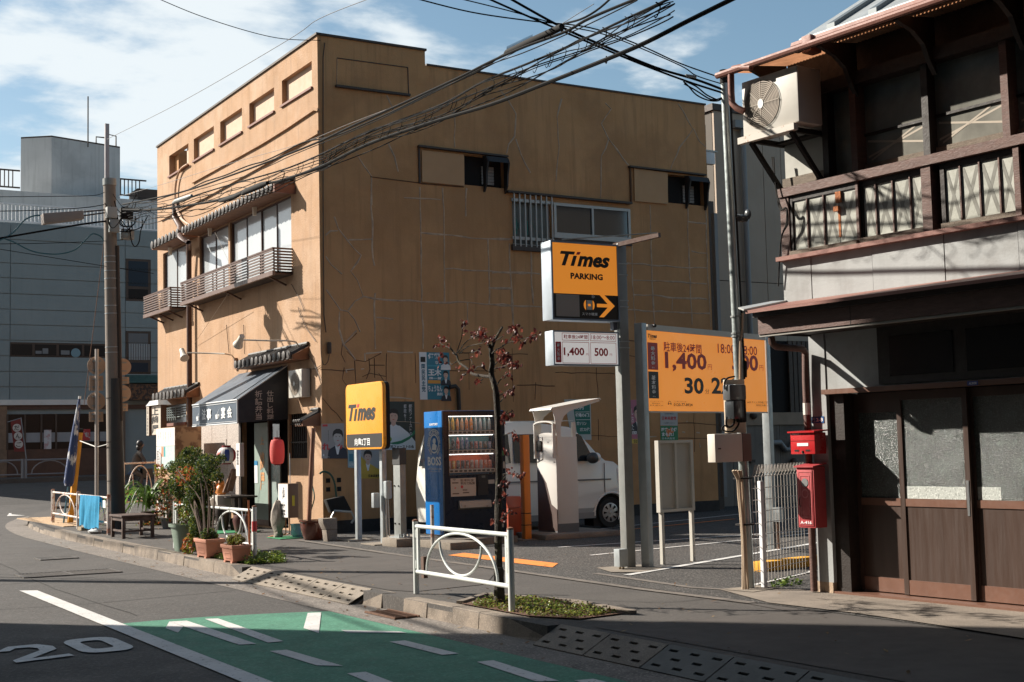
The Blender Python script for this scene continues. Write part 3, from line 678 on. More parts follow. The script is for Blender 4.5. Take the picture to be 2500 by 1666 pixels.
# repaired cracks: thin raised seams, traced on the wall
z7 = zf(750, 450, 3.4836); z4_ = zf(700, 50, 3.485); z5_ = zf(1200, 0, 3.1367); z6_ = zf(1200, 450, 3.1367); zc = zf(750, 800, 3.92); z1_ = zf(1200, 850, 2.85)
seams = [(z7, [(545, 0), (548, 200), (555, 430), (558, 640), (570, 690)]), (z7, [(235, 275), (262, 380), (340, 470), (400, 545), (462, 610), (430, 670), (365, 735), (430, 820), (480, 950)]),
 (z7, [(155, 430), (200, 400), (255, 395)]), (z7, [(350, 470), (450, 478), (555, 470)]), (z7, [(150, 620), (210, 690), (290, 760)]),
 (z7, [(160, 900), (220, 980), (285, 1075), (345, 1082), (400, 1150), (450, 1250)]), (z7, [(355, 1075), (410, 1000), (485, 960), (570, 975), (780, 990), (975, 1000), (1360, 1010), (1740, 1030), (1916, 1040)]),
 (z7, [(280, 1080), (270, 1230), (310, 1360), (410, 1500)]), (z7, [(420, 1250), (315, 1365)]), (z7, [(575, 930), (572, 1120), (575, 1400)]), (z7, [(585, 1135), (730, 1142)]),
 (z7, [(960, 20), (962, 400), (965, 700), (975, 1000), (985, 1400)]), (z7, [(1155, 30), (1160, 430), (1168, 820), (1170, 1010)]), (z7, [(825, 118), (960, 122), (1130, 135)]),
 (z7, [(960, 412), (1160, 430), (1400, 455), (1730, 470)]), (z7, [(1535, 470), (1545, 740), (1550, 1020)]), (z7, [(1170, 715), (1400, 732), (1540, 742), (1730, 752), (1900, 760)]),
 (z7, [(1715, 500), (1725, 740), (1740, 1030), (1750, 1200)]), (z7, [(1545, 880), (1740, 890)]), (z7, [(1350, 30), (1348, 270)]), (z7, [(1900, 560), (1905, 760), (1915, 1010)]), (z7, [(1362, 1015), (1365, 1190)]),
 (z5_, [(60, 680), (130, 770), (185, 870), (180, 1050), (130, 1110), (118, 1180)]), (z5_, [(180, 1060), (225, 1190), (295, 1325)]), (z5_, [(535, 755), (505, 900), (515, 1130), (490, 1395)]),
 (z5_, [(870, 790), (920, 840), (840, 950), (900, 1070), (840, 1200), (835, 1520)]), (z5_, [(900, 1075), (960, 1150), (1050, 1270)]), (z5_, [(1430, 790), (1540, 990), (1440, 1130), (1365, 1300)]), (z5_, [(1545, 990), (1590, 1080), (1640, 1130)]),
 (z4_, [(855, 640), (920, 780)]), (z4_, [(860, 1050), (920, 1160), (950, 1290)]), (z4_, [(590, 1130), (650, 1230), (725, 1330), (720, 1568)]), (z4_, [(1420, 760), (1432, 900), (1425, 1080)]),
 (z6_, [(1035, 605), (1220, 620), (1520, 640), (1650, 640)]), (z6_, [(1085, 735), (1300, 745), (1510, 755), (1650, 762)]), (z6_, [(1085, 850), (1240, 855), (1400, 868), (1650, 880)]), (z6_, [(1045, 962), (1300, 975), (1520, 985), (1675, 992)]),
 (z6_, [(1072, 470), (1080, 700), (1098, 1085)]), (z6_, [(1215, 165), (1222, 420), (1232, 800), (1245, 1080)]), (z6_, [(1500, 190), (1505, 420), (1520, 750), (1535, 1080)]), (z6_, [(1640, 180), (1655, 640), (1675, 1090)]),
 (z6_, [(1500, 285), (1640, 300)]), (z6_, [(1530, 515), (1650, 530)]), (z6_, [(1385, 870), (1385, 960)]), (z6_, [(0, 420), (150, 425)]), (z6_, [(0, 675), (150, 678), (375, 688)]), (z6_, [(0, 925), (160, 932), (390, 940)]), (z6_, [(300, 505), (305, 690), (318, 920)]), (z6_, [(135, 500), (145, 690), (160, 940), (165, 1090)]), (z6_, [(0, 795), (150, 800)])]
darks = [(zc, [(345, 150), (330, 250), (360, 330)]), (zc, [(350, 170), (420, 110), (480, 50)]), (zc, [(350, 390), (330, 500), (380, 560)]), (zc, [(370, 220), (460, 310), (560, 325), (700, 250)]), (zc, [(590, 300), (600, 400), (560, 500)]), (zc, [(640, 290), (640, 480)]), (zc, [(520, 480), (600, 430), (750, 470)]), (zc, [(600, 360), (740, 360)]), (zc, [(680, 440), (740, 520)]),
 (zc, [(140, 680), (230, 790), (280, 820), (330, 900)]), (zc, [(455, 320), (460, 540)]), (zc, [(755, 250), (758, 690)]), (zc, [(130, 405), (450, 412)]), (zc, [(1030, 250), (1040, 530)]), (zc, [(1360, 410), (1550, 415), (1800, 420)]), (zc, [(1550, 240), (1548, 600)]),
 (z1_, [(0, 40), (250, 45)]), (z1_, [(140, 0), (155, 380)]), (z1_, [(175, 255), (440, 262)]), (z1_, [(310, 240), (305, 360)]), (z1_, [(440, 170), (880, 180)]), (z1_, [(730, 140), (740, 360)]), (z1_, [(690, 610), (880, 615)]), (z1_, [(740, 500), (745, 640)])]
zr3 = zf(1500, 750, 3.92)
darks += [(zr3, [(600, 1110), (1000, 1125)]), (zr3, [(610, 1250), (990, 1260)]), (zr3, [(760, 1000), (770, 1380)]), (zr3, [(140, 320), (210, 325)]), (zr3, [(140, 470), (210, 475)])]
lights_ = [(zc, [(555, 245), (715, 240)]), (zc, [(555, 245), (552, 325)]), (zc, [(760, 232), (1010, 238)]), (zc, [(770, 672), (1000, 680)]), (zc, [(760, 905), (1080, 912)]), (zc, [(375, 400), (440, 398)]), (zc, [(375, 400), (375, 435)]), (zc, [(515, 395), (550, 398)]), (zr3, [(645, 1200), (680, 1202)]), (zr3, [(785, 1200), (820, 1202)]), (zr3, [(815, 1300), (818, 1350)]), (zr3, [(680, 1090), (700, 1092)]), (zr3, [(340, 1240), (400, 1242)])]
R4 = random.Random(9)
def seam(lst, w_, m, name, d=.004):
    for i, (z_, q) in enumerate(lst):
        pts = [PY(*z_(x, y), WY) for x, y in q]; dense = []
        for a, b in zip(pts, pts[1:]):
            k = max(1, int((b-a).length/.16)); dense += [a.lerp(b, j/k) for j in range(k)]
        dense.append(pts[-1]); dense = [p+V((R4.uniform(-.012, .012), 0, R4.uniform(-.012, .012))) for p in dense]
        b = MB(); prev = None
        for j, p in enumerate(dense):
            t = (dense[min(j+1, len(dense)-1)]-dense[max(0, j-1)]); t.y = 0; t.normalize(); n = V((-t.z, 0, t.x))*w_*R4.uniform(.55, 1.25)
            l, r, c_ = p+n, p-n, p+V((0, -d*1.6-.0005*(i % 7), 0)); l.y -= .0015+.0003*(i % 5); r.y -= .0015+.0003*(i % 5)
            if prev: b.poly([prev[0], prev[2], c_, l]); b.poly([prev[2], prev[1], r, c_])
            prev = (l, r, c_)
        b.build(name, m, B)
seam(seams, .0145, m_caulk, 'crack_repair'); seam(darks, .007, m_crack, 'crack', .002); seam(lights_, .012, mat('plaster_chip', (.55, .42, .3), .9), 'plaster_scar')
# vent pipe above the vending machine, square holes low on the wall
p = PY(*zc(1455, 790), WY-.06); q = PY(*zc(1445, 590), WY-.06)
MB().tube([p, q, q+V((-.05, 0, .05)), q+V((-.16, 0, .03))], .035, 10).build('vent_pipe', mat('pipe_black', (.035, .025, .02), .6), B, smooth=True)
zv = zf(750, 1050, 3.92)
for x, y in ((198, 485), (303, 480), (200, 570), (305, 565)):
    p = PY(*zv(x, y), WY); MB().box(p.x-.035, p.x+.035, WY-.006, WY-.003, p.z-.035, p.z+.035).build('vent_hole', m_dark, B)
# ------------------------------------------------------------------ old wooden building on the right
RO = V((8.03, 8.33, 0)); Ra = V((-.0729, .9973, 0)).normalized(); fr = Fr(RO, -Ra)          # x runs toward the camera, d out to the street
def rp(px, py, off=0.0):
    d = ray(px, py); n = fr.n; t = ((RO+n*off-CAM).dot(n))/d.dot(n); P = CAM+d*t; return ((P-RO).dot(fr.r), P.z)
RB = thing('wooden_building', 'old two storey wooden house with brown sliding doors and grey metal panels', 'building', (RO.x, RO.y, 0))
m_pan = mat('panel_grey', (.36, .37, .37), .5, var=.06, scale=2, col2=(.22, .21, .20), c2scale=1.6, c2amt=.5, streak=.3, bump=.3)
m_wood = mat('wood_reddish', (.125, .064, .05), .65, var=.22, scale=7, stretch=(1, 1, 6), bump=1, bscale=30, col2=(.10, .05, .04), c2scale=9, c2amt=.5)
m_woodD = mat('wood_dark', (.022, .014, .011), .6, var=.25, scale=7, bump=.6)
m_woodW = mat('wood_weathered', (.20, .16, .125), .85, var=.25, scale=14, stretch=(1, 1, 8), bump=1.2, bscale=60)
m_terra = mat('sheet_terracotta', (.25, .105, .078), .55, var=.14, scale=3, bump=.4, col2=(.2, .08, .06), c2scale=6, c2amt=.5)
m_door = mat('door_brown', (.062, .037, .028), .4, var=.10, scale=3, stretch=(4, 4, .25), spec=.5)
m_rail = mat('door_rail', (.17, .085, .058), .4, var=.08, scale=8)
m_dglass = mat('door_glass', (.05, .062, .058), .2, var=.3, scale=4, spec=.9, bump=2.5, bscale=120, speck=.4, speckscale=75, speckcol=(.13, .16, .15))
m_film = mat('glass_film', (.44, .44, .39), .3, var=.12, scale=4, spec=.8, coat=.3, bump=.2)
m_lat = mat('film_lattice', (.19, .185, .16), .4, var=.1, scale=6)
LEN = 9.0
# ground floor: pilaster, upper panel, header, doors
MB().obox(fr, -.05, .12, .1, 2.2, -.12, 0).build('pilaster', m_pan, RB)
MB().obox(fr, -.08, .11, -.02, .1, -.14, .0).build('foundation_stone', mat('stone_tan', (.42, .31, .22), .95, var=.3, scale=12, bump=3, bscale=25), RB)
MB().obox(fr, .12, LEN, 1.70, 2.2, -.12, -.01).build('wall', m_pan, RB)
sA = rp(2146, 900, 0)[0]
MB().obox(fr, sA, LEN, 1.72, 2.2, -.01, .01).build('transom_frame', m_woodD, RB)
for i in range(4): MB().obox(fr, sA+.12+i*.72, sA+.72+i*.72, 1.78, 2.1, .01, .016).build('transom_pane', mat('pane_black', (.015, .014, .013), .2, spec=.6), RB)
MB().obox(fr, .10, LEN, 1.665, 1.705, -.05, .035).build('header', m_rail, RB)
MB().obox(fr, .12, .27, .02, 1.665, -.2, -.04).build('door_jamb', m_woodD, RB)
MB().obox(fr, .12, LEN, -.02, .03, -.25, .0).build('threshold', m_rail, RB)
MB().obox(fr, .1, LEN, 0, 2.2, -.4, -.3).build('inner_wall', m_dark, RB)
dd = [.27, rp(2195, 1100, -.13)[0], rp(2362, 1100, -.13)[0]]; dwid = dd[2]-dd[1]; dd += [dd[2]+dwid*1.02*i for i in range(1, 7)]
for i in range(len(dd)-1):
    a, b = dd[i]-.01, dd[i+1]+.012; off = -.13-(.035 if i % 2 == 0 else 0); st = .045
    o = MB().obox(fr, a, a+st, .04, 1.66, off-.03, off).obox(fr, b-st, b, .04, 1.66, off-.03, off).obox(fr, a+st, b-st, 1.59 if i else 1.5, 1.66, off-.03, off).build('sliding_door', m_door, RB)
    MB().obox(fr, a+st, b-st, .74, .80, off-.03, off-.003).build('door_rail', m_rail, o)
    MB().obox(fr, a+st, b-st, .04, .155, off-.03, off-.003).build('door_rail', m_rail, o)
    MB().obox(fr, a+st, b-st, .155, .74, off-.028, off-.012).build('door_panel', m_door, o)
    MB().obox(fr, a+st, b-st, .80, 1.59 if i else 1.5, off-.026, off-.014).build('door_glass', m_dglass, o)
    MB().obox(fr, b-.035, b-.015, .68, .80, off, off+.004).build('door_pull', mat('steel_bright', (.6, .6, .6), .3, metal=.9), o)
    if i == 1: MB().obox(fr, b-.036, b-.012, .80, .95, off, off+.005).obox(fr, b-.031, b-.017, .815, .935, off+.005, off+.006).build('door_pull', mat('steel_bright', (.6, .6, .6)), o)
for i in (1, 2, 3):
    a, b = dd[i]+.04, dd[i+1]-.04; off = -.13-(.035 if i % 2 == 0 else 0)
    MB().obox(fr, a, b if i == 1 else a+(b-a)*.35, .802, .90, off-.0138, off-.012).build('painted_glow', mat('painted_glow', (.45, .47, .44), .5, speck=.7, speckscale=70, speckcol=(.7, .72, .68)), RB)  # pale strip paints the bright glow low in the door glass
# lower eave
MB().obox(fr, -.04, LEN, 2.165, 2.305, .58, .61).build('fascia_board', m_wood, RB)
MB().obox(fr, .93, .936, 2.166, 2.304, .61, .6115).build('board_joint', m_woodD, RB)
MB().obox(fr, -.04, LEN, 2.145, 2.163, .56, .60).build('fascia_trim', mat('trim_grey', (.3, .28, .25), .7), RB)
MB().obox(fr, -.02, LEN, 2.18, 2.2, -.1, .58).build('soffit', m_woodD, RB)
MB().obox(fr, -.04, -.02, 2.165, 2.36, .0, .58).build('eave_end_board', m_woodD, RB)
mb = MB(); pr = [(.3, 2.445), (.74, 2.36), (.74, 2.335), (.3, 2.415)]
mb.prism([fr(-.05, z, d) for d, z in pr], fr.r*LEN); mb.build('eave_roof', m_terra, RB)
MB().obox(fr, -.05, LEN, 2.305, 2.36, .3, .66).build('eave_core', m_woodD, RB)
mb = MB(); mb.prism([fr(-.05, 2.36, .76), fr(-.17, 2.39, .70), fr(-.17, 2.46, .3), fr(.0, 2.45, .3)], (0, 0, .012)); mb.build('zinc_flashing', mat('zinc', (.5, .5, .48), .45, metal=.4, var=.1), RB)
# upper floor: grey panels with seams
zt = 2.79
sj = [-.03]+[rp(1850+x/3.1354, 400+750/3.1354, .3)[0] for x in (405, 875, 1430)]
while sj[-1] < LEN: sj.append(sj[-1]+.62)
for i in range(len(sj)-1):
    MB().obox(fr, sj[i]+.003, sj[i+1]-.003, 2.43, zt, .1, .3-.004*(i % 2)).build('wall_panel', m_pan, RB)
MB().obox(fr, -.05, LEN, zt, zt+.035, .1, .36).build('sill', m_terra, RB)
MB().obox(fr, -.03, LEN, zt, 4.3, .0, .08).build('inner_wall', m_woodD, RB)
zb0, zb1 = zt+.035, 3.335
# corner post and posts
def s7(x, y, off=.3): return rp(1850+x/3.1354, 400+y/3.1354, off)[0]
P_ = [(s7(182, 600), s7(246, 600)), (s7(1262, 400), s7(1335, 400)), (s7(1965, 200), s7(2010, 200))]
for a, b in P_: MB().obox(fr, a, b, zb0, zb1, .08, .30).build('post', m_wood, RB)
MB().obox(fr, -.04, LEN, zb1, zb1+.075, .08, .315).build('beam', m_wood, RB)
grp = [(s7(268, 600), s7(752, 500), [s7(375, 500), s7(500, 450), s7(612, 430)]), (s7(790, 500), s7(1278, 400), [s7(885, 400), s7(1015, 380), s7(1148, 330)]), (s7(1415, 300), s7(1968, 250), [s7(1532, 260), s7(1680, 220), s7(1832, 200)])]
for k in range(3):
    a, b, xs = grp[2]; w_ = b-a+.12; grp.append((a+w_*(k+1), b+w_*(k+1), [x+w_*(k+1) for x in xs]))
for gi, (a, b, xs) in enumerate(grp):
    off = .262 if gi else .285
    zb = zb0+.05 if gi else zb0+.04
    o = MB().obox(fr, a-.03, b+.01, zb0, zb, off-.03, off+.03).build('window', m_woodW, RB)
    MB().obox(fr, a-.035, a, zb, zb1, off-.03, off+.006).build('window_stile', m_woodD, o); MB().obox(fr, b, b+.025, zb, zb1, off-.03, off+.006).build('window_stile', m_wood if gi == 0 else m_woodD, o)
    MB().obox(fr, a, b, zb1-.05, zb1, off-.03, off+.004).build('window_head', m_woodD, o)
    ed = [a]+xs+[b]
    for i in range(len(ed)-1):
        x0, x1 = ed[i]+.004, ed[i+1]-.004; z0, z1 = zb, zb1-.05; w_ = x1-x0
        MB().obox(fr, x0, x1, z0, z1, off-.012, off-.008).build('pane', m_film, o)
        l = MB(); t = w_*.14
        for (p, q_) in (((x0, z1-.02), (x1, z0+.02)), ((x1, z1-.02), (x0, z0+.02))):
            dx = t if q_[0] > p[0] else -t
            l.poly([fr(p[0], p[1], off-.0065-.0008*(dx < 0)), fr(p[0]+dx*1.4, p[1], off-.0065-.0008*(dx < 0)), fr(q_[0], q_[1], off-.0065-.0008*(dx < 0)), fr(q_[0]-dx*1.4, q_[1], off-.0065-.0008*(dx < 0))][::(1 if dx < 0 else -1)])
        l.build('film_cross', m_lat, o)
        if i and not (gi == 0 and i == 3): MB().obox(fr, ed[i]-.006, ed[i]+.006, z0, z1, off-.008, off+.006).build('window_bar', m_wood, o)
    if gi == 0:
        x = xs[2]; h = MB().obox(fr, x-.02, x+.035, z1-.09, z1-.0, off, off+.012).obox(fr, x-.03, x+.02, (z0+z1)/2+.05, (z0+z1)/2+.09, off, off+.03).obox(fr, x-.01, x+.012, z0+.05, (z0+z1)/2+.05, off-.007, off-.004)
        h.build('rusty_hinge', mat('rust', (.42, .15, .06), .9, var=.35, scale=30, bump=2), o)
# upper windows
zu0, zu1 = zb1+.075, 4.12
P2 = [(s7(1250, 0)+.02, s7(1330, 0)+.02)]
us = [rp(1850+x/3.1354, y/3.1354, .25)[0] for x, y in ((520, 900), (735, 800), (1290, 800), (1900, 700))]
us += [us[-1]+(us[-1]-us[-2])*k for k in range(1, 5)]
MB().obox(fr, -.03, us[0]-.02, zu0, zu1, .08, .22).build('plaster_panel', mat('plaster_pale', (.45, .44, .40), .8, var=.15), RB)
MB().obox(fr, -.04, us[0], zu0, zu0+.09, .22, .25).build('weatherboard', m_woodW, RB)
m_up = mat('glass_grimy', (.20, .195, .17), .2, var=.3, scale=3, spec=.8, streak=.4, coat=.3)
for i in range(len(us)-1):
    a, b = us[i]+.03, us[i+1]-.03; off = .18-.02*(i % 2)
    if i > 0:
        o = MB().obox(fr, a, b, zu0, zu0+.07, off-.02, off+.02).build('window', m_woodW, RB)
        MB().obox(fr, a, b, zu0+.07, zu1, off-.01, off-.004).build('pane', m_up, o)
        MB().obox(fr, a, b, zu0+.30, zu0+.32, off-.004, off+.015).build('window_bar', m_woodD, o)
        t = MB()
        for (p, q_) in (((a+.02, zu0+.12), (b-.03, zu0+.27)), ((a+.02, zu0+.25), (b-.05, zu0+.14)), ((a+.05, zu0+.09), (b-.15, zu0+.28))):
            dz = (.016); k = off-.0032+.0006*len(t.f)/1
            t.poly([fr(p[0], p[1], k), fr(q_[0], q_[1], k), fr(q_[0], q_[1]+dz, k), fr(p[0], p[1]+dz, k)])
        t.build('tape_strip', mat('tape_cream', (.42, .36, .29), .7), o)
    else: MB().obox(fr, a, b, zu0, zu1, off-.01, off).build('pane', m_up, RB)
    MB().obox(fr, us[i]-.03, us[i]+.03, zu0, zu1, .1, .27).build('post', m_woodD if i % 2 == 0 else m_wood, RB)
MB().obox(fr, us[0]-.06, LEN, zu1, zu1+.10, .08, .30).build('beam', m_woodD, RB)
# corrugated canopy over the upper windows
m_corr = mat('corrugated_plastic', (.36, .17, .09), .4, var=.3, scale=5, spec=.4, transl=.6)
mb = MB(); s0, s1 = -.28, LEN; pitch = .035; z1_ = 4.50; n = int((s1-s0)/pitch*2)
for i in range(n):
    a, b = s0+i*pitch/2, s0+(i+1)*pitch/2; ha, hb = (.010 if i % 2 else 0), (0 if i % 2 else .010)
    mb.poly([fr(a, z1_+ha, .12), fr(b, z1_+hb, .12), fr(b, 4.42+hb, .70), fr(a, 4.42+ha, .70)][::-1])
mb.build('canopy', m_corr, RB); MB().obox(fr, -.03, LEN, zu1+.10, 4.52, .06, .14).build('canopy_wall_board', m_woodD, RB)
mb = MB(); mb.tube([fr(s0-.02, 4.395, .72), fr(LEN, 4.405, .72)], .028, 8); mb.build('canopy_gutter', m_terra, RB, smooth=True)
MB().obox(fr, s0, LEN, 4.385, 4.41, .66, .69).build('canopy_edge_batten', m_woodD, RB)
for i in range(10):
    s = .02+i*.75; b = MB(); pr = [(.25, 4.16), (.25, 4.46), (.68, 4.40), (.68, 4.37), (.5, 4.32), (.38, 4.24), (.32, 4.12), (.25, 4.02)]
    b.prism([fr(s, z, d) for d, z in pr], fr.r*.04); b.build('canopy_bracket', m_woodD, RB)
# main roof above, standing seams
rz0 = 4.50; mb = MB(); oo = .45
Pe = rp(1951, 105, oo); rz0 = Pe[1]; sr = Pe[0]
rise = .60
mb.prism([fr(sr, rz0, oo), fr(LEN+2, rz0, oo), fr(LEN+2, rz0+rise*4, oo-4), fr(sr, rz0+rise*4, oo-4)], (0, 0, .03)); mb.build('main_roof', mat('roof_metal', (.42, .44, .44), .45, metal=.4, var=.08, scale=3), RB)
r0_ = MB().prism([fr(sr+.28, rz0+.03, oo-.02), fr(sr+.36, rz0+.03, oo-.02), fr(sr+.36, rz0+.03+rise*3.9, oo-3.92), fr(sr+.28, rz0+.03+rise*3.9, oo-3.92)], (0, 0, .05)).build('roof_seam', mat('seam_dark', (.16, .18, .19), .45, metal=.4), RB)
for i in range(1, 14): inst(r0_, fr.r*(.42*i))
mb = MB(); mb.tube([fr(sr-.02, rz0-.04, oo+.04), fr(LEN, rz0-.04, oo+.04)], .045, 8); mb.build('roof_gutter', m_terra, RB, smooth=True)
mb = MB(); mb.obox(fr, sr+.12, sr+.22, rz0-.14, rz0-.0, oo-.02, oo+.11); mb.build('gutter_outlet', m_terra, RB, bevel=.01)
MB().obox(fr, -.02, LEN, 2.2, 4.35, -4.5, 0.08).build('body', m_woodD, RB)
MB().obox(fr, -.02, LEN, 0, 2.2, -4.5, -.4).build('body', m_woodD, RB)
# pipes of this building: gutter pipe at the corner of the canopy, downpipe at the pilaster
def off3(px, py, off):
    s, z = rp(px, py, off); return fr(s, z, off)
z5r = zf(1700, 100, 3.135)
mb = MB(); pts = [off3(*z5r(x, y), o) for x, y, o in ((420, 205, .72), (330, 205, .72), (285, 215, .72), (265, 250, .71), (268, 400, .70), (275, 480, .70), (310, 515, .69), (365, 540, .66))]
mb.tube(pts, .028, 10); mb.build('gutter_pipe', m_terra, RB, smooth=True)
zr3 = zf(1500, 750, 3.92)
pts = [off3(*zr3(1500, 285), .56), off3(*zr3(1510, 345), .55), off3(*zr3(1545, 378), .5), off3(*zr3(1800, 400), .12), off3(*zr3(1828, 440), .05)]
pb_ = off3(1967, 930, .05); pts += [pb_]
pe_ = fr(rp(1967, 1030, .05)[0], .02, .05); pts += [V((pb_.x, pb_.y, .02))]
MB().tube(pts, .030, 10).build('down_pipe', m_wood, RB, smooth=True)
mb = MB(); mb.tube([V((pb_.x, pb_.y, z)) for z in (1.50, 1.60)], .0325, 10); mb.build('pipe_tape', mat('tape_white', (.7, .68, .62), .7), RB)
# electric cables loosely hanging at the corner
mb = MB()
for k in range(3): mb.tube(smoothpath([off3(*z5r(580+6*k, 890), .33), off3(*z5r(610, 1140), .34), off3(*z5r(640+8*k, 1290), .36), off3(*z5r(690, 1280), .36), off3(*z5r(700-6*k, 1400), .35), off3(*z5r(650, 1520), .34), off3(1900, 700, .33)], 5), .006, 5)
mb.build('hanging_wire', m_dark, RB)
# sticker and address plate
o = MB().obox(fr, *(lambda a, b: (a[0], b[0]))(rp(2361, 925, .036), rp(2387, 925, .036)), 1.667, 1.70, .035, .037).build('sticker', mat('sticker_blue', (.03, .06, .3), .4), RB)
a_, b_ = rp(2361, 925, .04)[0], rp(2387, 925, .04)[0]
t = MB(); text(t, fr, 'ALSOK', a_+.01, b_-.01, 1.674, 1.692, .0378, bold=.02, shear=.2); t.build('lettering', mat('print_white', (.8, .8, .8), .5), o)
ap0, ap1 = rp(1976, 1027, .004), rp(2007, 1017, .004)
AP = MB().obox(fr, -.045, .09, ap1[1]-.055, ap1[1]+.0, .001, .005).build('address_plate', mat('plate_blue', (.02, .085, .25), .35), label='small blue enamel address plate 2-8 on the grey pilaster', cat='plate')
t = MB(); z_ = ap1[1]; text(t, fr, '2-8', .005, .08, z_-.042, z_-.012, .0065, bold=.02); text(t, fr, '向島', -.04, -.01, z_-.028, z_-.006, .0065); text(t, fr, '二丁目', -.04, -.005, z_-.05, z_-.035, .0065)
t.build('lettering', mat('print_white', (.8, .8, .8)), AP)
# ------------------------------------------------------------------ blue grey building across the side street
BY = 47.0
m_blue = mat('siding_bluegrey', (.19, .23, .24), .6, var=.05, scale=.8, streak=.15)
m_lite = mat('cladding_light', (.5, .5, .49), .7, var=.1, scale=.6, streak=.45, col2=(.28, .28, .28), c2scale=.5, c2amt=.4)
m_wht = mat('paint_white', (.72, .73, .74), .5, var=.05, scale=4)
m_win = mat('window_bluedark', (.012, .022, .036), .35, spec=.2)
fb = Fr((0, BY, 0), (1, 0, 0))
pbk = lambda px, py, Y=BY: (lambda p: (p.x, p.z))(PY(px, py, Y))
BB = thing('office_building', 'blue grey clad building across the side street with shop at street level', 'building', (8, BY, .6))
zshop = pbk(120, 985)[1]; ztop = pbk(200, 553)[1]
MB().box(2, 24, BY+.05, BY+12, .4, ztop-.02).build('body', m_blue, BB)
rows = [553+0]+[590]+[ (600+y/3.92) for y in (185, 325, 473, 620, 765, 912, 1060, 1207, 1353)]+[985]
zs = [pbk(120, y+ (120*.0))[1] for y in rows]; cols = [2, pbk(24, 900)[0], pbk(306, 900)[0], 24]
hole = [(pbk(307, 700)[0], pbk(368.5, 700)[0], pbk(338, 736)[1], pbk(338, 633)[1]), (pbk(307, 860)[0], pbk(368.5, 860)[0], pbk(338, 914)[1], pbk(338, 809)[1]), (pbk(25, 850)[0], pbk(284, 850)[0], pbk(150, 873)[1], pbk(150, 838)[1])]
for i in range(len(zs)-1):
    for j in range(3):
        b = MB(); b1, b0 = zs[i], zs[i+1]; holed(b, fb, cols[j]+.01, cols[j+1]-.01, b0+.012, b1-.012, [(max(cols[j]+.01, h[0]), min(cols[j+1]-.01, h[1]), max(b0+.012, h[2]), min(b1-.012, h[3])) for h in hole if h[0] < cols[j+1] and h[1] > cols[j] and h[2] < b1-.03 and h[3] > b0+.03], .05, 0)
        b.build('siding_panel', m_blue, BB)
for i, h in enumerate(hole):
    if i < 2:
        o = MB().obox(fb, h[0], h[1], h[2], h[3], -.04, -.02).build('window', m_trim, BB); zm = h[2]+(h[3]-h[2])*(.32 if i == 0 else .30)
        MB().obox(fb, h[0]+.1, h[1]-.1, zm+.05, h[3]-.08, -.018, -.012).build('pane', m_win if i == 0 else mat('blind_grey', (.10, .11, .12), .5), o)
        MB().obox(fb, h[0]+.1, h[1]-.1, h[2]+.08, zm-.05, -.018, -.012).build('pane', m_win if i else m_dark, o)
        if i:
            for k in range(9): MB().obox(fb, h[0]+.12+k*.085, h[0]+.17+k*.085, zm+.05, zm+.62, -.011, -.008).build('blind_strip', mat('blind_pale', (.25, .27, .28), .6), o)
    else:
        o = MB().obox(fb, h[0], h[1], h[2], h[3], -.04, -.02).build('window', m_trim, BB); e = [h[0]]+[pbk(x, 850)[0] for x in (82, 141, 203)]+[h[1]]
        for k in range(4): MB().obox(fb, e[k]+.04, e[k+1]-.04, h[2]+.06, h[3]-.06, -.018, -.012).build('pane', mat('strip_glass', (.014, .014, .014), .4, spec=.15), o)
        for x0, x1, y0, y1 in ((87, 102, 857, 864), (149, 170, 856, 866), (104, 118, 851, 864)):
            a, b = pbk(x0, y1), pbk(x1, y0); MB().obox(fb, a[0], b[0], a[1], b[1], -.011, -.009).build('window_notice', mat('paper_dim', (.16, .17, .18), .7), o)
        a = pbk(185, 862); MB().lathe([(.16, 0), (.16, -.006)], fb(a[0], a[1], -.010), 16, 'y').build('round_sticker', mat('paper_blue', (.15, .25, .3), .7), o)
MB().box(2, pbk(243, 990)[0], BY-.12, BY, zshop-.06, zshop+.12).build('ledge', mat('ledge_grey', (.55, .54, .52), .6, var=.1), BB)
MB().box(2, 24, BY-.03, BY, pbk(100, 1000)[1], zshop-.06).build('shop_fascia', mat('brown_deep', (.075, .035, .022), .6, var=.2, scale=3), BB)
MB().box(2, pbk(16, 1100)[0], BY-.06, BY, .4, zshop-.1).build('pier', mat('brick_brown', (.20, .125, .08), .8, var=.2, scale=6), BB)
MB().box(pbk(286, 1000)[0], pbk(305, 1000)[0], BY-.06, BY, .4, zshop-.1).build('pier', mat('tile_brown', (.13, .09, .065), .8), BB)
sx0, sx1, sz0, sz1 = pbk(17, 1090)[0], pbk(285, 1090)[0], pbk(150, 1096)[1], pbk(150, 1011)[1]
MB().box(sx0, sx1, BY-.05, BY, .4, sz0).build('shop_dado', mat('brown_deep', (.075, .035, .022)), BB)
SW = MB().box(sx0, sx1, BY-.04, BY-.02, sz0, sz1).build('shop_window', mat('shop_dark', (.022, .012, .008), .5, spec=.2), BB)
MB().box(sx0, sx1, BY-.05, BY-.042, pbk(150, 1079)[1], pbk(150, 1056)[1]).build('frosted_band', mat('band_pale', (.24, .25, .27), .6, var=.1), SW)
for x in (17, 60, 100, 136, 190, 240, 283): a = pbk(x, 1050)[0]; MB().box(a-.03, a+.03, BY-.075, BY-.04, sz0, sz1).build('mullion', m_trim, SW)
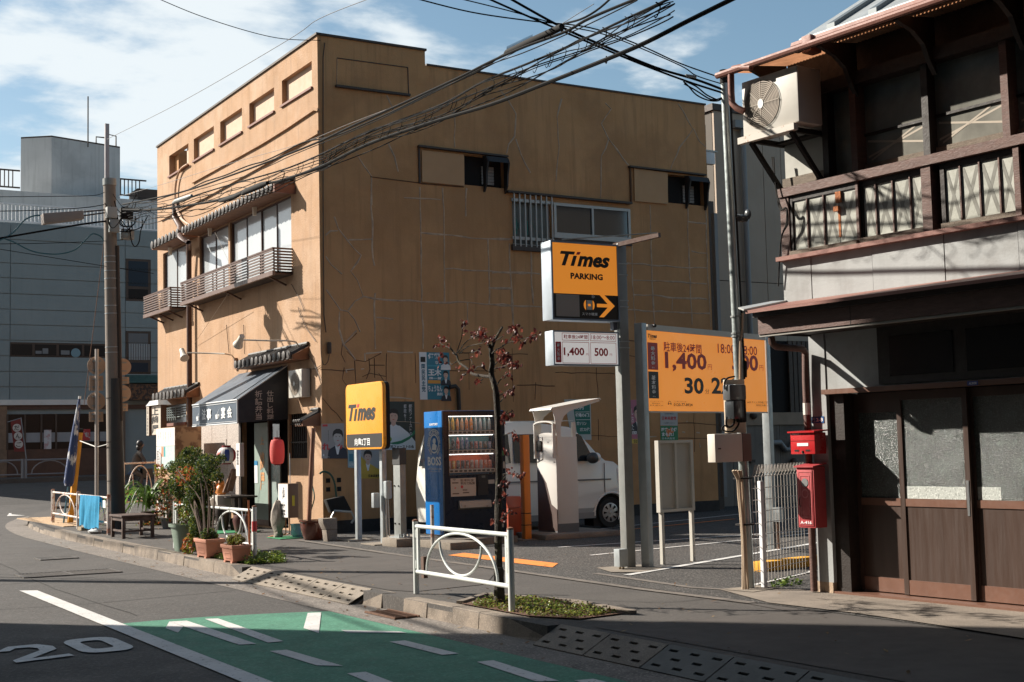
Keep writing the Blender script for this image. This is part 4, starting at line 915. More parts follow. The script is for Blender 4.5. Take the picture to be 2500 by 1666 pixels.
for x0, x1, y0, y1, m_ in ((106, 124, 1050, 1097, mat('paper_white', (.5, .5, .52), .8, col2=(.35, .1, .1), c2scale=6, c2amt=.6)), (192, 219, 1048, 1076, mat('paper_redwhite', (.4, .35, .35), .8, col2=(.4, .04, .04), c2scale=5, c2lo=.4, c2hi=.45, c2amt=1))):
    a, b = pbk(x0, y1), pbk(x1, y0); MB().box(a[0], b[0], BY-.09, BY-.08, a[1], b[1]).build('window_poster', m_, SW)
# little green-tiled porch with carved brown frieze at its right end
px0, px1 = pbk(305, 1)[0], pbk(400, 1)[0]; zt_ = pbk(350, 923)[1]
MB().prism([(px0, BY, zt_+.1), (px0, BY-.5, zt_-.2), (px0, BY, zt_-.2)], (px1-px0, 0, 0)).build('porch_roof', mat('tile_green', (.05, .09, .075), .5, var=.3, scale=8), BB)
MB().box(px0, px1, BY-.45, BY-.05, zt_-.8, zt_-.25).build('porch_frieze', mat('carved_brown', (.13, .055, .02), .6, col2=(.02, .01, .008), c2scale=9, c2lo=.48, c2hi=.52, c2amt=1, bump=3, bscale=9), BB)
# roof block, railings and mast
RBk = thing('roof_block', 'grey stained concrete stair tower on the flat roof of the blue building', 'stair tower', (10, 50, ztop))
zc_ = PY(126, 335, 50).z; A3 = [G(51, 339, zc_), G(126, 335, zc_), G(293, 362, zc_)]; A3.append(A3[0]+A3[2]-A3[1])
mb = MB(); mb.prism([V((p.x, p.y, ztop-.5)) for p in A3], (0, 0, zc_-ztop+.5)); mb.build('tower_walls', m_lite, RBk)
mb = MB(); mb.prism([V((p.x, p.y, zc_)) for p in A3], (0, 0, .06)); mb.build('tower_cap', m_trim, RBk)
mb = MB(); mb.tube([A3[2]+V((-.5, 0, 0)), A3[2]+V((-.5, 0, .5)), A3[2]+V((-.15, 0, .45)), A3[2]+V((-.15, 0, 0))], .03, 5); mb.tube([A3[2]+V((-.9, 0, 0)), A3[2]+V((-.9, 0, .35)), A3[2]+V((-.5, 0, .35))], .03, 5); mb.build('ladder_hoop', m_trim, RBk)
yw = 48.6; a = pbk(-20, 1, yw)[0]; b_ = pbk(400, 1, yw)[0]
MB().box(a, b_, yw, yw+6, ztop-.3, pbk(200, 478, yw)[1]).build('attic_storey', m_lite, BB)
ms = MB(); p = PY(218, 360, 50); ms.cyl((p.x, 50.2, zc_-.2), (p.x, 50.2, PY(217, 236, 50.2).z), .025, n=6)
ms.build('mast', m_trim, label='thin dark lightning mast standing on the grey stair tower', cat='mast')
def railing(name, label, x0, x1, Y, zb, zt, m, sp, group=None, rr_=.022):
    o = thing(name, label, 'railing', (x0, Y, zb), group)
    MB().box(x0, x1, Y-.03, Y+.03, zt-.05, zt).build('top_rail', m, o); MB().box(x0, x1, Y-.03, Y+.03, zb, zb+.05).build('bottom_rail', m, o)
    k = MB().box(x0, x0+rr_*1.6, Y-.015, Y+.015, zb+.05, zt-.05).build('picket', m, o); n = int((x1-x0)/sp)
    for i in range(1, n): inst(k, (sp*i, 0, 0))
    return o
railing('roof_railing', 'long white picket railing along the edge of the blue building roof', pbk(-8, 500)[0], pbk(402, 500)[0], BY+.1, ztop+.02, pbk(200, 507)[1], m_wht, .125)
railing('roof_railing', 'black railing on the left side of the grey stair tower', pbk(-8, 1, 49)[0], pbk(51, 1, 49)[0], 49, pbk(25, 459, 49)[1], pbk(25, 414, 49)[1], m_trim, .14)
railing('roof_railing', 'black railing on the right side of the grey stair tower', pbk(293, 1, 49)[0], pbk(356, 1, 49)[0], 49, pbk(325, 480, 49)[1], pbk(325, 438, 49)[1], m_trim, .14)
MB().box(pbk(335, 1, 49.3)[0], pbk(386, 1, 49.3)[0], 49.3, 50.5, pbk(350, 482, 49.3)[1]-.5, pbk(360, 462, 49.3)[1]).build('roof_box', m_trim, label='low dark box on the roof right of the stair tower', cat='box')
# far guard rail of the side street
gy = 44.0; gz = .56
def farrail(x0, x1, label):
    o = thing('guard_rail', label, 'guard rail', (x0, gy, gz), 'grey guard rails along the far pavement'); m = mat('rail_grey', (.20, .20, .21), .5)
    zt2 = 1.25; mb = MB(); mb.tube([(x0, gy, gz), (x0, gy, zt2)], .045, 6).build('post', m, o); MB().tube([(x1, gy, gz), (x1, gy, zt2)], .045, 6).build('post', m, o)
    MB().tube([(x0, gy, zt2-.04), (x1, gy, zt2-.04)], .03, 6).build('top_rail', m, o); MB().tube([(x0, gy, gz+.2), (x1, gy, gz+.2)], .025, 6).build('bottom_rail', m, o)
    mb = MB(); xm = (x0+x1)/2; mb.tube([V((xm+math.cos(t)*(x1-x0)*.38, gy, gz+.2+.42*math.sin(t))) for t in [math.pi*i/10 for i in range(11)]], .02, 5, False)
    mb.build('hoop', m, o)
X0 = pbk(-30, 1, gy)[0]; stp = pbk(68, 1, gy)[0]-X0
farrail(X0, X0+stp-.1, 'grey guard rail on the far pavement in front of the red banner')
farrail(X0+stp, X0+2*stp+.25, 'grey guard rail on the far pavement right of the red banner, behind the leaning post')
struct('far_pavement', m_walk, MB().box(-60, 60, 43.6, 46.9, .3, .64))
# red banner flag
bn = thing('banner_flag', 'dark red vertical banner with white discs hung by the shop across the street', 'banner', (pbk(60, 1, 45)[0], 45, .6))
b = MB(); q = [PY(*z_, 45) for z_ in ((26, 1030), (50, 1021), (62, 1103), (35, 1103))]; b.prism(q, (0, .01, 0)); b.build('flag', mat('banner_red', (.16, .022, .02), .7, var=.15), bn)
t = MB()
for x, y, ch in ((41, 1045, '和'), (44, 1065, '食'), (46, 1085, '酒')):
    p = PY(x, y, 44.97); t.lathe([(.13, 0), (.13, -.01)], p, 14, 'y')
t.build('white_disc', mat('print_pale', (.5, .48, .46), .8), bn)
t = MB()
for x, y, ch in ((41, 1045, 'だ'), (44, 1065, 'ん'), (46, 1085, 'ご')):
    p = PY(x, y, 44.95); text(t, Fr(p, (1, 0, 0)), ch, -.08, .08, -.08, .08, .002, bold=.01)
t.build('lettering', m_dark, bn)
MB().tube([PY(51, 1020, 45), PY(64, 1120, 45)], .02, 5).build('pole', mat('rail_grey', (.2, .2, .21)), bn); MB().tube([PY(18, 1031, 45), PY(52, 1021, 45)], .014, 5).build('cross_pole', mat('rail_grey', (.2, .2, .21)), bn)
# ------------------------------------------------------------------ beige building and the wall beyond the car park
EB = thing('beige_building', 'beige panelled building with grey down pipes behind the tan building', 'building', (17, 21.5, 0))
EY = 21.4; pe = lambda px, py, Y=EY: (lambda p: (p.x, p.z))(PY(px, py, Y))
m_bei = mat('panel_beige', (.40, .31, .235), .7, var=.07, scale=.9, streak=.15)
xe0 = pe(1742, 300)[0]; ztE = pe(1780, 275)[1]
ex = [xe0, pe(1765, 1)[0], pe(1847, 1)[0], pe(1890, 1)[0], pe(1990, 1)[0], pe(2100, 1)[0]]
zseam = [0, pe(1850, 1000)[1], pe(1850, 690)[1], ztE]
for i in range(len(ex)-1):
    for j in range(3): MB().box(ex[i]+.008, ex[i+1]-.008, EY, EY+.06, zseam[j]+.008, zseam[j+1]-.008).build('wall_panel', m_bei, EB)
MB().box(xe0, ex[-1], EY+.062, EY+8, 0, ztE-.02).build('body', mat('joint_dark', (.1, .085, .07), .8), EB)
MB().box(xe0-.05, ex[-1]+.1, EY-.04, EY+8, ztE, ztE+.14).build('coping', m_trim, EB)
MB().box(pe(1722, 1)[0], pe(1744, 1)[0], EY+.4, EY+.5, 0, pe(1735, 345)[1]).build('dark_strip', m_dark, EB)
MB().box(pe(1719, 1)[0]-.1, pe(1744, 1)[0], EY+.55, EY+.7, 0, ztE-.02).build('wall_panel', mat('panel_beige_lit', (.50, .40, .30), .7), EB)  # sunlit left face: the light is put into a paler beige
for px, w_ in ((1820, .06), ):
    a = pe(px, 500, EY-.1)[0]; MB().tube([(a, EY-.1, .1), (a, EY-.1, pe(1812, 320)[1])], w_, 10).build('down_pipe', mat('pipe_grey', (.22, .22, .22), .5), EB, smooth=True)
a = pe(1800, 305); MB().box(a[0]-.18, a[0]+.18, EY-.15, EY, a[1]-.1, a[1]+.06).build('pipe_head', mat('pipe_grey', (.22, .22, .22)), EB)
# pipes on the edge of the tan building
a = PY(1755, 700, WY).x; MB().box(a-.035, a+.04, WY+.02, WY+.12, .25, 5.6).build('edge_pipe', mat('pipe_grey', (.22, .22, .22)), B)
MB().box(a+.10, a+.24, WY+.35, WY+.5, .0, 5.9).build('gap_pipe', m_trim, B)
p = PY(1731, 375, WY+.4); lt = thing('wall_light', 'small white floodlight in the gap beside the tan building', 'light', p)
MB().box(p.x-.12, p.x+.1, p.y-.06, p.y+.06, p.z-.22, p.z+.02).build('lamp_housing', m_wht, lt, bevel=.015); MB().box(p.x-.14, p.x+.16, p.y-.07, p.y+.07, p.z+.02, p.z+.05).build('lamp_bracket', m_alu, lt)
# stained wall with black slatted fence on it
YW = 20.4; pw2 = lambda px, py: (lambda p: (p.x, p.z))(PY(px, py, YW))
xw0 = 16.15; zwt = pw2(1850, 1008)[1]
GW = thing('concrete_wall', 'stained grey concrete wall at the back of the car park', 'wall', (xw0, YW, 0))
m_stain = mat('wall_stained', (.20, .175, .15), .9, var=.15, scale=1.5, streak=.8, col2=(.09, .078, .068), c2scale=1.1, c2amt=.7, bump=1)
for i in range(6):
    x0 = xw0+i*1.25; MB().box(x0+.006, x0+1.244, YW, YW+.15, 0, zwt-.25).build('wall_panel', m_stain, GW)
MB().box(xw0, xw0+7.6, YW-.04, YW+.15, zwt-.25, zwt).build('capping', mat('cap_tan', (.30, .23, .17), .9, var=.15), GW)
mb = MB(); zp = pw2(1850, 1078)[1]; pr = [(pw2(1830, 1)[0], 1082), (pw2(1856, 1)[0], 1082), (pw2(1862, 1)[0], 1092), (pw2(1868, 1)[0], 1100), (pw2(1878, 1)[0], 1100), (pw2(1884, 1)[0], 1090), (pw2(1892, 1)[0], 1079), (pw2(1960, 1)[0], 1079)]
mb.tube([(x, YW-.08, pw2(1850, y)[1]) for x, y in pr], .055, 10); mb.build('trap_pipe', mat('pipe_grey', (.22, .22, .22)), GW, smooth=True)
for px, py in ((1840, 1014), (1939, 1128)):
    p = PY(px, py, YW-.06); MB().sphere(p, .085, 12, 8, (1, .7, 1)).build('vent_cap', m_trim, GW, smooth=True)
FB = thing('slat_fence', 'black vertical slat fence on top of the stained concrete wall', 'fence', (xw0, YW+.05, zwt))
xf0 = pw2(1893, 1)[0]; zf1 = pw2(1930, 832)[1]
k = MB().box(xf0, xf0+.10, YW+.03, YW+.07, zwt, zf1).build('slat', m_trim, FB)
for i in range(1, 24): inst(k, (i*.125, 0, 0))
for z_ in (zwt+.12, zf1-.12): MB().box(xf0, xf0+3, YW+.07, YW+.1, z_, z_+.06).build('fence_rail', m_trim, FB)
MB().box(xf0-3, xf0+6, YW+.12, YW+.16, zwt, zf1).build('backing', m_dark, FB)
p = PY(1840, 1126, YW-.02); MB().box(p.x-.1, p.x+.02, p.y-.03, p.y+.02, p.z-.03, p.z+.03).build('tap', m_trim, GW)
# ------------------------------------------------------------------ buildings on our own side of the street (out of frame; they give the shade)
m_opp = mat('opposite_render', (.09, .08, .07), .85, var=.1, scale=1)
def block(label, x0, x1, y0, y1, h):
    o = thing('street_building', label, 'building', (x1, y0, 0), 'buildings along our side of the street')
    MB().box(x0, x1, y0, y1, RZ, h).build('walls', m_opp, o); MB().box(x0-.1, x1+.1, y0-.1, y1+.1, h, h+.15).build('roof', m_trim, o)
    for i in range(int((y1-y0)/2.2)):
        for j in range(int(h/3)): MB().box(x1-.02, x1+.03, y0+.6+i*2.2, y0+1.9+i*2.2, 1+j*3, 2.3+j*3).build('window', m_glassD, o)
    return o
o = block('grey rendered apartment house across the street from the car park', -12, -2.6, -24, 18.1, 21)
for y_, z_, w_ in ((17.3, 4.0, 1.0), (17.5, 7.8, 1.1), (17.7, 12.25, 2.2)): MB().sphere((-3.1, y_, z_), 1.0, 20, 14, (.7, w_, .75)).build('shade_blob', mat('opp_green', (.03, .05, .02), .9), o, smooth=True)  # ellipsoids added out of view to bend the edge of the cast shadow
OP = thing('utility_pole', 'utility pole on our own side of the street', 'utility pole', (-.4, 20.6, RZ)); MB().tube([(-.4, 20.6, RZ), (-.4, 20.6, 6.6)], [.14, .11], 16).build('shaft', m_opp, OP)
for k_, (q, r_) in enumerate((([(-9, 31.5, 6.2), (-4, 25.6, 5.7), (-.4, 20.6, 5.5)], .022), ([(-.4, 20.6, 5.2), (-.9, 12, 4.9), (-1.2, 2, 5.0), (-1.5, -14, 5.6)], .018), ([(-.4, 20.6, 5.5), (-.7, 12, 5.15), (-1.1, 2, 5.2), (-1.5, -14, 5.9)], .03), ([(-8, 33, 5.9), (-3, 25, 5.3), (-.4, 20.6, 5.2)], .012), ([(-.4, 38, 6.2), (-.4, 29, 5.5), (-.4, 20.6, 5.8)], .02))):
    MB().tube(smoothpath(q, 8), r_, 6).build('cable', m_trim, label=['heavy cable slanting to the pole on our side', 'cable over our pavement toward the camera, lower', 'thick cable over our pavement toward the camera', 'thin cable slanting to the pole on our side', 'cable up the street beyond the pole on our side'][k_], cat='cable', group='cables over our own pavement')
block('lower grey house beside the apartment house on our side of the street', -12, -5.2, 20.5, 31, 4.2)
block('tall grey block behind the wooden house', 14, 26, -26, 3, 9)
block('grey house closing the street behind the camera', -4, 14, -34, -22, 12)
# ------------------------------------------------------------------ flat print helpers
def disc(mb, f, cx_, cy_, rx, ry=None, d=.003, n=20, a0=0, a1=360):
    ry = rx if ry is None else ry
    pts = [f(cx_+rx*math.cos(math.radians(a0+(a1-a0)*i/n)), cy_+ry*math.sin(math.radians(a0+(a1-a0)*i/n)), d) for i in range(n+(0 if a1-a0 == 360 else 1))]
    return mb.poly(pts)
def annulus(mb, f, cx_, cy_, r0, r1, d=.003, n=24, a0=0, a1=360, k=1.0):
    for i in range(n):
        A, Bq = [math.radians(a0+(a1-a0)*j/n) for j in (i, i+1)]
        mb.poly([f(cx_+r*math.cos(t), cy_+k*r*math.sin(t), d) for r, t in ((r0, A), (r1, A), (r1, Bq), (r0, Bq))])
def rect(mb, f, x0, x1, y0, y1, d=.003): return mb.poly([f(x0, y0, d), f(x1, y0, d), f(x1, y1, d), f(x0, y1, d)])
def rrect(mb, f, x0, x1, y0, y1, r, d=.003, n=4):
    p = []
    for cx_, cy_, a0 in ((x1-r, y1-r, 0), (x0+r, y1-r, 90), (x0+r, y0+r, 180), (x1-r, y0+r, 270)):
        for i in range(n+1): a = math.radians(a0+90*i/n); p.append((cx_+r*math.cos(a), cy_+r*math.sin(a)))
    mb.poly([f(x, y, d) for x, y in p]); return p
def frame_line(mb, f, x0, x1, y0, y1, t, d=.003):
    for a in ((x0, x1, y0, y0+t), (x0, x1, y1-t, y1), (x0, x0+t, y0+t, y1-t), (x1-t, x1, y0+t, y1-t)): rect(mb, f, *a, d)
pm = lambda n, c, r=.5, **k: mat('print_'+n, c, r, **k)
p_blk, p_red, p_wh = pm('black', (.02, .018, .016)), pm('red', (.58, .05, .055)), pm('white', (.78, .77, .75))
m_steel = mat('galvanised', (.40, .43, .44), .45, metal=.35, var=.1, scale=5, streak=.15)
m_steelD = mat('galvanised_grey', (.26, .27, .26), .5, metal=.25, var=.1, scale=5)
m_frameB = mat('frame_bluegrey', (.22, .27, .34), .4, metal=.5, var=.05)
m_orange = mat('sign_orange', (.86, .29, .035), .35, var=.03, scale=1, spec=.4, emit=.30)  # glow added in place of sunlight coming through the sign sheet
m_cream = mat('steel_cream', (.56, .53, .47), .5, var=.05, scale=4, col2=(.40, .34, .26), c2scale=5, c2lo=.6, c2hi=.75, c2amt=.5)
def times_logo(mb, red, f, x0, x1, y0, y1, d):
    w = x1-x0; h = y1-y0
    text(mb, f, 'T', x0, x0+w*.30, y0, y1, d, bold=.035, shear=.3)
    text(mb, f, 'ı', x0+w*.20, x0+w*.335, y0, y0+h*.72, d+.0006, bold=.04, shear=.3)
    text(mb, f, 'mes', x0+w*.335, x1, y0-h*.02, y0+h*.74, d, bold=.045, shear=.3)
    red.poly([f(x0+w*.315, y0+h*.80, d), f(x0+w*.385, y0+h*.80, d), f(x0+w*.415, y0+h*1.0, d), f(x0+w*.345, y0+h*1.0, d)])
# ------------------------------------------------------------------ tall pylon: Times PARKING + price box
Y1 = 11.27
PB = G(1538, 1388); zt1 = PY(1506, 597, Y1).z
T1 = thing('parking_sign', 'tall grey post with orange Times PARKING box above a white price box', 'sign', (PB.x, PB.y, 0))
xl = PB.x-.075; 
MB().box(xl+.02, xl+.13, Y1+.03, Y1+.14, .01, zt1+.02).build('post', m_steelD, T1, bevel=.006)
a = PY(1343, 587, Y1); b = PY(1510, 692, Y1); c = PY(1512, 786, Y1)
def boxsign(nm, x0, x1, z0, z1, dpt, rim=.018):
    o = MB().box(x0, x1, Y1, Y1+dpt, z0, z1).build(nm, mat('sign_side', (.50, .56, .62), .4, metal=.3, var=.05), T1, bevel=.006)
    f = Fr((x0, Y1, z0), (1, 0, 0)); w, h = x1-x0, z1-z0
    r = MB()
    for q in ((0, w, 0, rim), (0, w, h-rim, h), (0, rim, rim, h-rim), (w-rim, w, rim, h-rim)): r.obox(f, q[0], q[1], q[2], q[3], 0, .012)
    r.build('rim', m_frameB, o); return o, f, w, h, rim
o, f, w, h, rim = boxsign('upper_box', a.x, PY(1510, 690, Y1).x, c.z, a.z, .18)
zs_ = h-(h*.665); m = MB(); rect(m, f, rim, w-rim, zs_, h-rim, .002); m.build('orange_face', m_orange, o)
m = MB(); rect(m, f, rim, w-rim, rim, zs_, .002); m.build('black_face', pm('charcoal', (.03, .028, .025), .3), o)
t, rd = MB(), MB(); W_ = w-2*rim
times_logo(t, rd, f, w*.135, w*.875, h*.69, h*.875, .004)
text(t, f, 'PARKING', w*.28, w*.76, h*.525, h*.605, .004, bold=.045)
t.build('lettering', p_blk, o); rd.build('lettering', p_red, o)
t = MB(); text(t, f, 'スマホ精算', w*.435, w*.665, h*.065, h*.105, .004, bold=.01)
for k_ in range(3): annulus(t, f, w*.585, h*.285, .012+.012*k_, .017+.012*k_, .005, 6, 20, 90)
t.build('lettering', p_wh, o)
t = MB(); disc(t, f, w*.545, h*.20, .068, d=.003)
cxa, cya = w*.93, h*.20
for s_ in (1, -1): t.poly([f(cxa, cya, .0031), f(cxa-w*.17, cya+s_*h*.15, .0031), f(cxa-w*.24, cya+s_*h*.15, .0031), f(cxa-w*.085, cya, .0031)])
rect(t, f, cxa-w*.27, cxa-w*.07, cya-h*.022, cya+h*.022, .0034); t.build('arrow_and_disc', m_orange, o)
t = MB(); rrect(t, f, w*.495, w*.595, h*.115, h*.285, .008, .0045); t.build('phone_symbol', p_blk, o)
t = MB(); rect(t, f, w*.505, w*.585, h*.14, h*.26, .006); t.build('phone_screen', pm('greywhite', (.5, .5, .48)), o)
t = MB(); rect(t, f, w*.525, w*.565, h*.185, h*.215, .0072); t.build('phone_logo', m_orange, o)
t = MB(); rect(t, f, w*.06, w*.40, h*.045, h*.325, .003); t.build('led_panel', pm('led_ground', (.34, .31, .28), .35), o)
t = MB()
for i in range(22):
    for j in range(22):
        if (i*7+j*3) % 5 < 4: rect(t, f, w*.07+i*w*.0147, w*.07+i*w*.0147+.004, h*.055+j*h*.0118, h*.055+j*h*.0118+.004, .004)
t.build('led_dots', pm('led_dot', (.42, .20, .16)), o, kind='stuff')
a2 = PY(1349, 807, Y1); c2 = PY(1512, 894, Y1)
o, f, w, h, rim = boxsign('price_box', a2.x, c2.x-.002, c2.z, a2.z, .15, .014)
m = MB(); rect(m, f, rim, w-rim, rim, h-rim, .002); m.build('white_face', pm('facewhite', (.66, .63, .61), .35, emit=.3), o)  # slight glow added for light coming through the face
t = MB()
for x0, x1, y0, y1 in ((.135, .54, .72, .94), (.56, .96, .72, .94), (.135, .54, .06, .68), (.56, .96, .06, .68)): frame_line(t, f, w*x0, w*x1, h*y0, h*y1, .005, .003)
rrect(t, f, w*.035, w*.12, h*.08, h*.68, .008, .003)
text(t, f, '駐車後24時間', w*.16, w*.52, h*.77, h*.89, .004, bold=.015); text(t, f, '18:00～8:00', w*.58, w*.94, h*.77, h*.89, .004, bold=.01)
text(t, f, '1,400', w*.155, w*.465, h*.25, h*.52, .004, bold=.03); text(t, f, '500', w*.62, w*.83, h*.28, h*.52, .004, bold=.03)
text(t, f, '円', w*.49, w*.525, h*.29, h*.36, .004); text(t, f, '円', w*.855, w*.89, h*.29, h*.36, .004)
t.build('lettering', p_red, o)
t = MB(); text(t, f, '最大料金', w*.055, w*.10, h*.13, h*.63, .005, bold=.02, vertical=True); t.build('lettering', p_wh, o)
# clamps and the boom on top
for py in (645, 672, 735, 750, 835, 850):
    z_ = PY(1525, py, Y1).z; MB().box(xl+.014, xl+.136, Y1+.024, Y1+.146, z_, z_+.012).build('clamp', m_steel, T1)
MB().box(xl-.05, xl+.0, Y1+.05, Y1+.11, zt1-.9, zt1).build('bracket_plate', mat('bracket_dark', (.06, .065, .08), .5), T1)
p0 = PY(1500, 600, Y1+.1); p1 = PY(1610, 574, Y1-.5)
MB().bar(p0, p1, .04, .045).build('boom', m_brown, T1)
MB().tube([PY(1372, 585, Y1), p1+V((-.03, 0, .02))], .007, 6).build('stay_rod', m_steelD, T1)
p = PY(1517, 1362, Y1-.02); MB().box(p.x-.06, p.x+.05, p.y-.05, p.y+.05, p.z-.09, p.z+.09).build('cable_box', m_steel, T1, bevel=.006)
mb = MB()
for k_ in (-.02, .02): mb.tube([V((p.x+k_, p.y, p.z-.09)), V((p.x+k_, p.y, .01))], .012, 8)
mb.build('conduit', mat('brass', (.5, .38, .2), .4, metal=.6), T1)
# ------------------------------------------------------------------ orange price billboard
OL, OR_ = G(1582, 1387), G(1893, 1341); dirx = (OR_-OL).normalized(); fo = Fr((OL.x, OL.y, 0), dirx); fo.n
def po(px, py, off=0.): 
    P = PP(px, py, V((OL.x, OL.y, 0))+fo.n*off, fo.n); return ((P-OL).dot(fo.r), P.z)
Lb = (OR_-OL).length
O1 = thing('price_billboard', 'large orange price billboard reading 1,400 and 30 minutes 220 on two grey posts', 'billboard', (OL.x, OL.y, 0))
ztb = po(1567, 790)[1]
for s_ in (.0, Lb-.06): MB().obox(fo, s_-.045, s_+.045, .0, ztb, -.05, .045).build('post', m_steel, O1, bevel=.005)
mb = MB(); q = V((OR_-dirx*.06)); mb.obox(fo, Lb-.11, Lb-.02, .33, .50, .05, .14).build('cable_box', m_steel, O1); MB().obox(fo, Lb-.09, Lb-.05, .0, .33, .06, .1).build('conduit', m_rustiron, O1)
b0 = po(1579, 1004, .04); b1 = (Lb-.14, 0); ztp = po(1573, 806, .04)[1]; x0, x1 = .065, Lb-.125
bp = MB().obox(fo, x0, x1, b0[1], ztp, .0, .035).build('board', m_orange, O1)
MB().obox(fo, x0, x1, ztp, ztb-.01, -.01, .05).obox(fo, x0, x1, b0[1]-.015, b0[1], -.01, .045).build('board_frame', m_cream, O1)
w, h = x1-x0, ztp-b0[1]; f = Fr(fo(x0, b0[1], .036), dirx)
def bq(px, py):  s_, z_ = po(px, py, .036); return (s_-x0, z_-b0[1])
z3 = lambda x, y: bq(1500+x/3.92, 750+y/3.92)
def tx(mb, s, xa, ya, xb, yb, **k): 
    a_, b_ = z3(xa, yb), z3(xb, ya); text(mb, f, s, a_[0], b_[0], a_[1], b_[1], .003, **k)
t = MB(); R_red = pm('signred', (.56, .05, .04))
def rc(mb, xa, ya, xb, yb, d=.002):
    a_, b_ = z3(xa, yb), z3(xb, ya); rect(mb, f, a_[0], b_[0], a_[1], b_[1], d)
tx(t, '駐車後24時間', 470, 358, 830, 425, bold=.015); tx(t, '1,400', 485, 450, 878, 615, bold=.03); tx(t, '円', 893, 550, 930, 600)
tx(t, '18:00～8:00', 988, 378, 1362, 440, bold=.01); tx(t, '500', 1125, 465, 1370, 603, bold=.03); tx(t, '円', 1387, 558, 1423, 606)
rc(t, 322, 344, 410, 598); t.build('lettering', R_red, bp)
t = MB(); rc(t, 330, 620, 418, 874); tx(t, '30', 672, 680, 850, 830, bold=.03); tx(t, '分', 868, 782, 905, 832); tx(t, '220', 930, 683, 1190, 832, bold=.03); tx(t, '円', 1215, 782, 1250, 832)
tx(t, 'コンタクトセンター', 566, 898, 695, 914); tx(t, '0120-77-8924', 566, 923, 745, 950, bold=.015); tx(t, 'タイムズパーキングの', 336, 898, 465, 910); tx(t, '最大料金は', 360, 916, 436, 928); tx(t, '繰り返し適用されます', 338, 935, 465, 948)
tx(t, '2620 タイムズ向島2丁目', 1268, 903, 1465, 922); tx(t, '墨田区向島2-2', 1355, 932, 1467, 950)
a_ = z3(527, 922); annulus(t, f, a_[0], a_[1], .022, .028, .003, 16, -30, 210); disc(t, f, a_[0]-.026, a_[1]-.005, .008, .012); disc(t, f, a_[0]+.026, a_[1]-.005, .008, .012); tx(t, '24h', 514, 918, 540, 930)
rd = MB(); a_, b_ = z3(318, 292), z3(405, 262); times_logo(t, rd, f, a_[0], b_[0], a_[1], b_[1], .003); tx(t, 'PARKING', 335, 301, 392, 312)
t.build('lettering', p_blk, bp); rd.build('lettering', R_red, bp)
t = MB(); tx(t, '最大料金', 348, 380, 385, 556, vertical=True, bold=.02); tx(t, '基本料金', 356, 655, 392, 832, vertical=True, bold=.02); tx(t, '税込', 357, 573, 384, 586); tx(t, '税込', 364, 850, 392, 862); 
t.v = [v+f.n*.001 for v in t.v]; t.build('lettering', p_wh, bp)
p = fo(po(1586, 797)[0], po(1586, 797)[1], .05); MB().lathe([(.018, -.03), (.018, .03)], p, 8, 'y').build('sensor', p_blk, O1)
# ------------------------------------------------------------------ cream notice frame seen from behind
NF = G(1618.6, 1379); nd = (G(1692, 1371)-NF); nL = nd.length; nd = nd.normalized(); fn = Fr(NF, nd)
NB = thing('notice_stand', 'narrow cream steel notice stand on two thin legs in front of the tan wall', 'sign stand', NF)
hz = lambda py: PP(1650, py, NF, fn.n).z
zt_, zm = hz(1075), hz(1249)
for s_ in (0, nL): MB().obox(fn, s_-.02, s_+.02, 0, zm, -.02, .02).build('leg', m_cream, NB)
MB().obox(fn, -.045, nL+.03, zm, zm+.03, -.025, .03).obox(fn, -.045, nL+.03, zt_-.03, zt_, -.025, .03).obox(fn, -.045, -.01, zm+.03, zt_-.03, -.025, .03).obox(fn, nL-.01, nL+.03, zm+.03, zt_-.03, -.025, .03).obox(fn, nL*.5-.02, nL*.5+.01, zm+.03, zt_-.03, -.015, .024).build('frame', m_cream, NB)
m = MB(); m.obox(fn, -.01, nL*.5-.02, zm+.03, zt_-.03, -.01, 0); m.build('panel', mat('panel_cream_grey', (.44, .42, .37), .55, var=.05), NB); MB().obox(fn, nL*.5+.01, nL-.01, zm+.03, zt_-.03, -.01, 0).build('panel', mat('panel_cream_grey', (.44, .42, .37)), NB)
# ------------------------------------------------------------------ yellow Times board
XY_ = 7.72; ya = PX(843, 943, XY_).y; yb = PX(933, 930, XY_).y; z0, z1 = PX(845, 1099, XY_).z, PX(931, 930, XY_).z
YB = thing('location_sign', 'rounded yellow Times board with black name strip on two grey posts', 'sign', (XY_, (ya+yb)/2, 0))
f = Fr((XY_, ya, z0), (0, -1, 0)); w, h = ya-yb, z1-z0
for q_ in (G(876, 1320), G(938, 1329)): MB().box(q_.x-.035, q_.x+.035, q_.y-.04, q_.y+.04, .0, z0+.02).build('post', m_steel, YB, bevel=.004); MB().box(q_.x-.25, q_.x+.2, q_.y-.22, q_.y+.22, 0.005, .018).build('post_base', m_slab, YB)
tmp = MB(); pts = rrect(tmp, f, 0, w, 0, h, .09, 0, 6)
mb = MB(); mb.prism([f(x, y, -.0) for x, y in pts], f.n*-.055); yb_ = mb.build('board', mat('sign_yellow', (.88, .36, .03), .3, var=.03, scale=1.5), YB, bevel=.014)
mb = MB(); mb.prism([f(x, y, -.056) for x, y in pts], f.n*-.055); mb.build('rear_shell', m_dark, YB, bevel=.01)
t = MB(); pz = [(x, y) for x, y in ((.03, .055), (.06, .03), (w-.06, .03), (w-.03, .055), (w-.03, h*.235), (.03, h*.235))]; t.poly([f(x, y, .0025) for x, y in pz]); rd = MB()
times_logo(t, rd, f, w*.08, w*.82, h*.44, h*.69, .0035)
t.build('black_print', p_blk, yb_); rd.build('lettering', p_red, yb_)
t = MB(); text(t, f, '向島2丁目', w*.25, w*.66, h*.06, h*.175, .0045, bold=.02); t.build('lettering', p_wh, yb_)
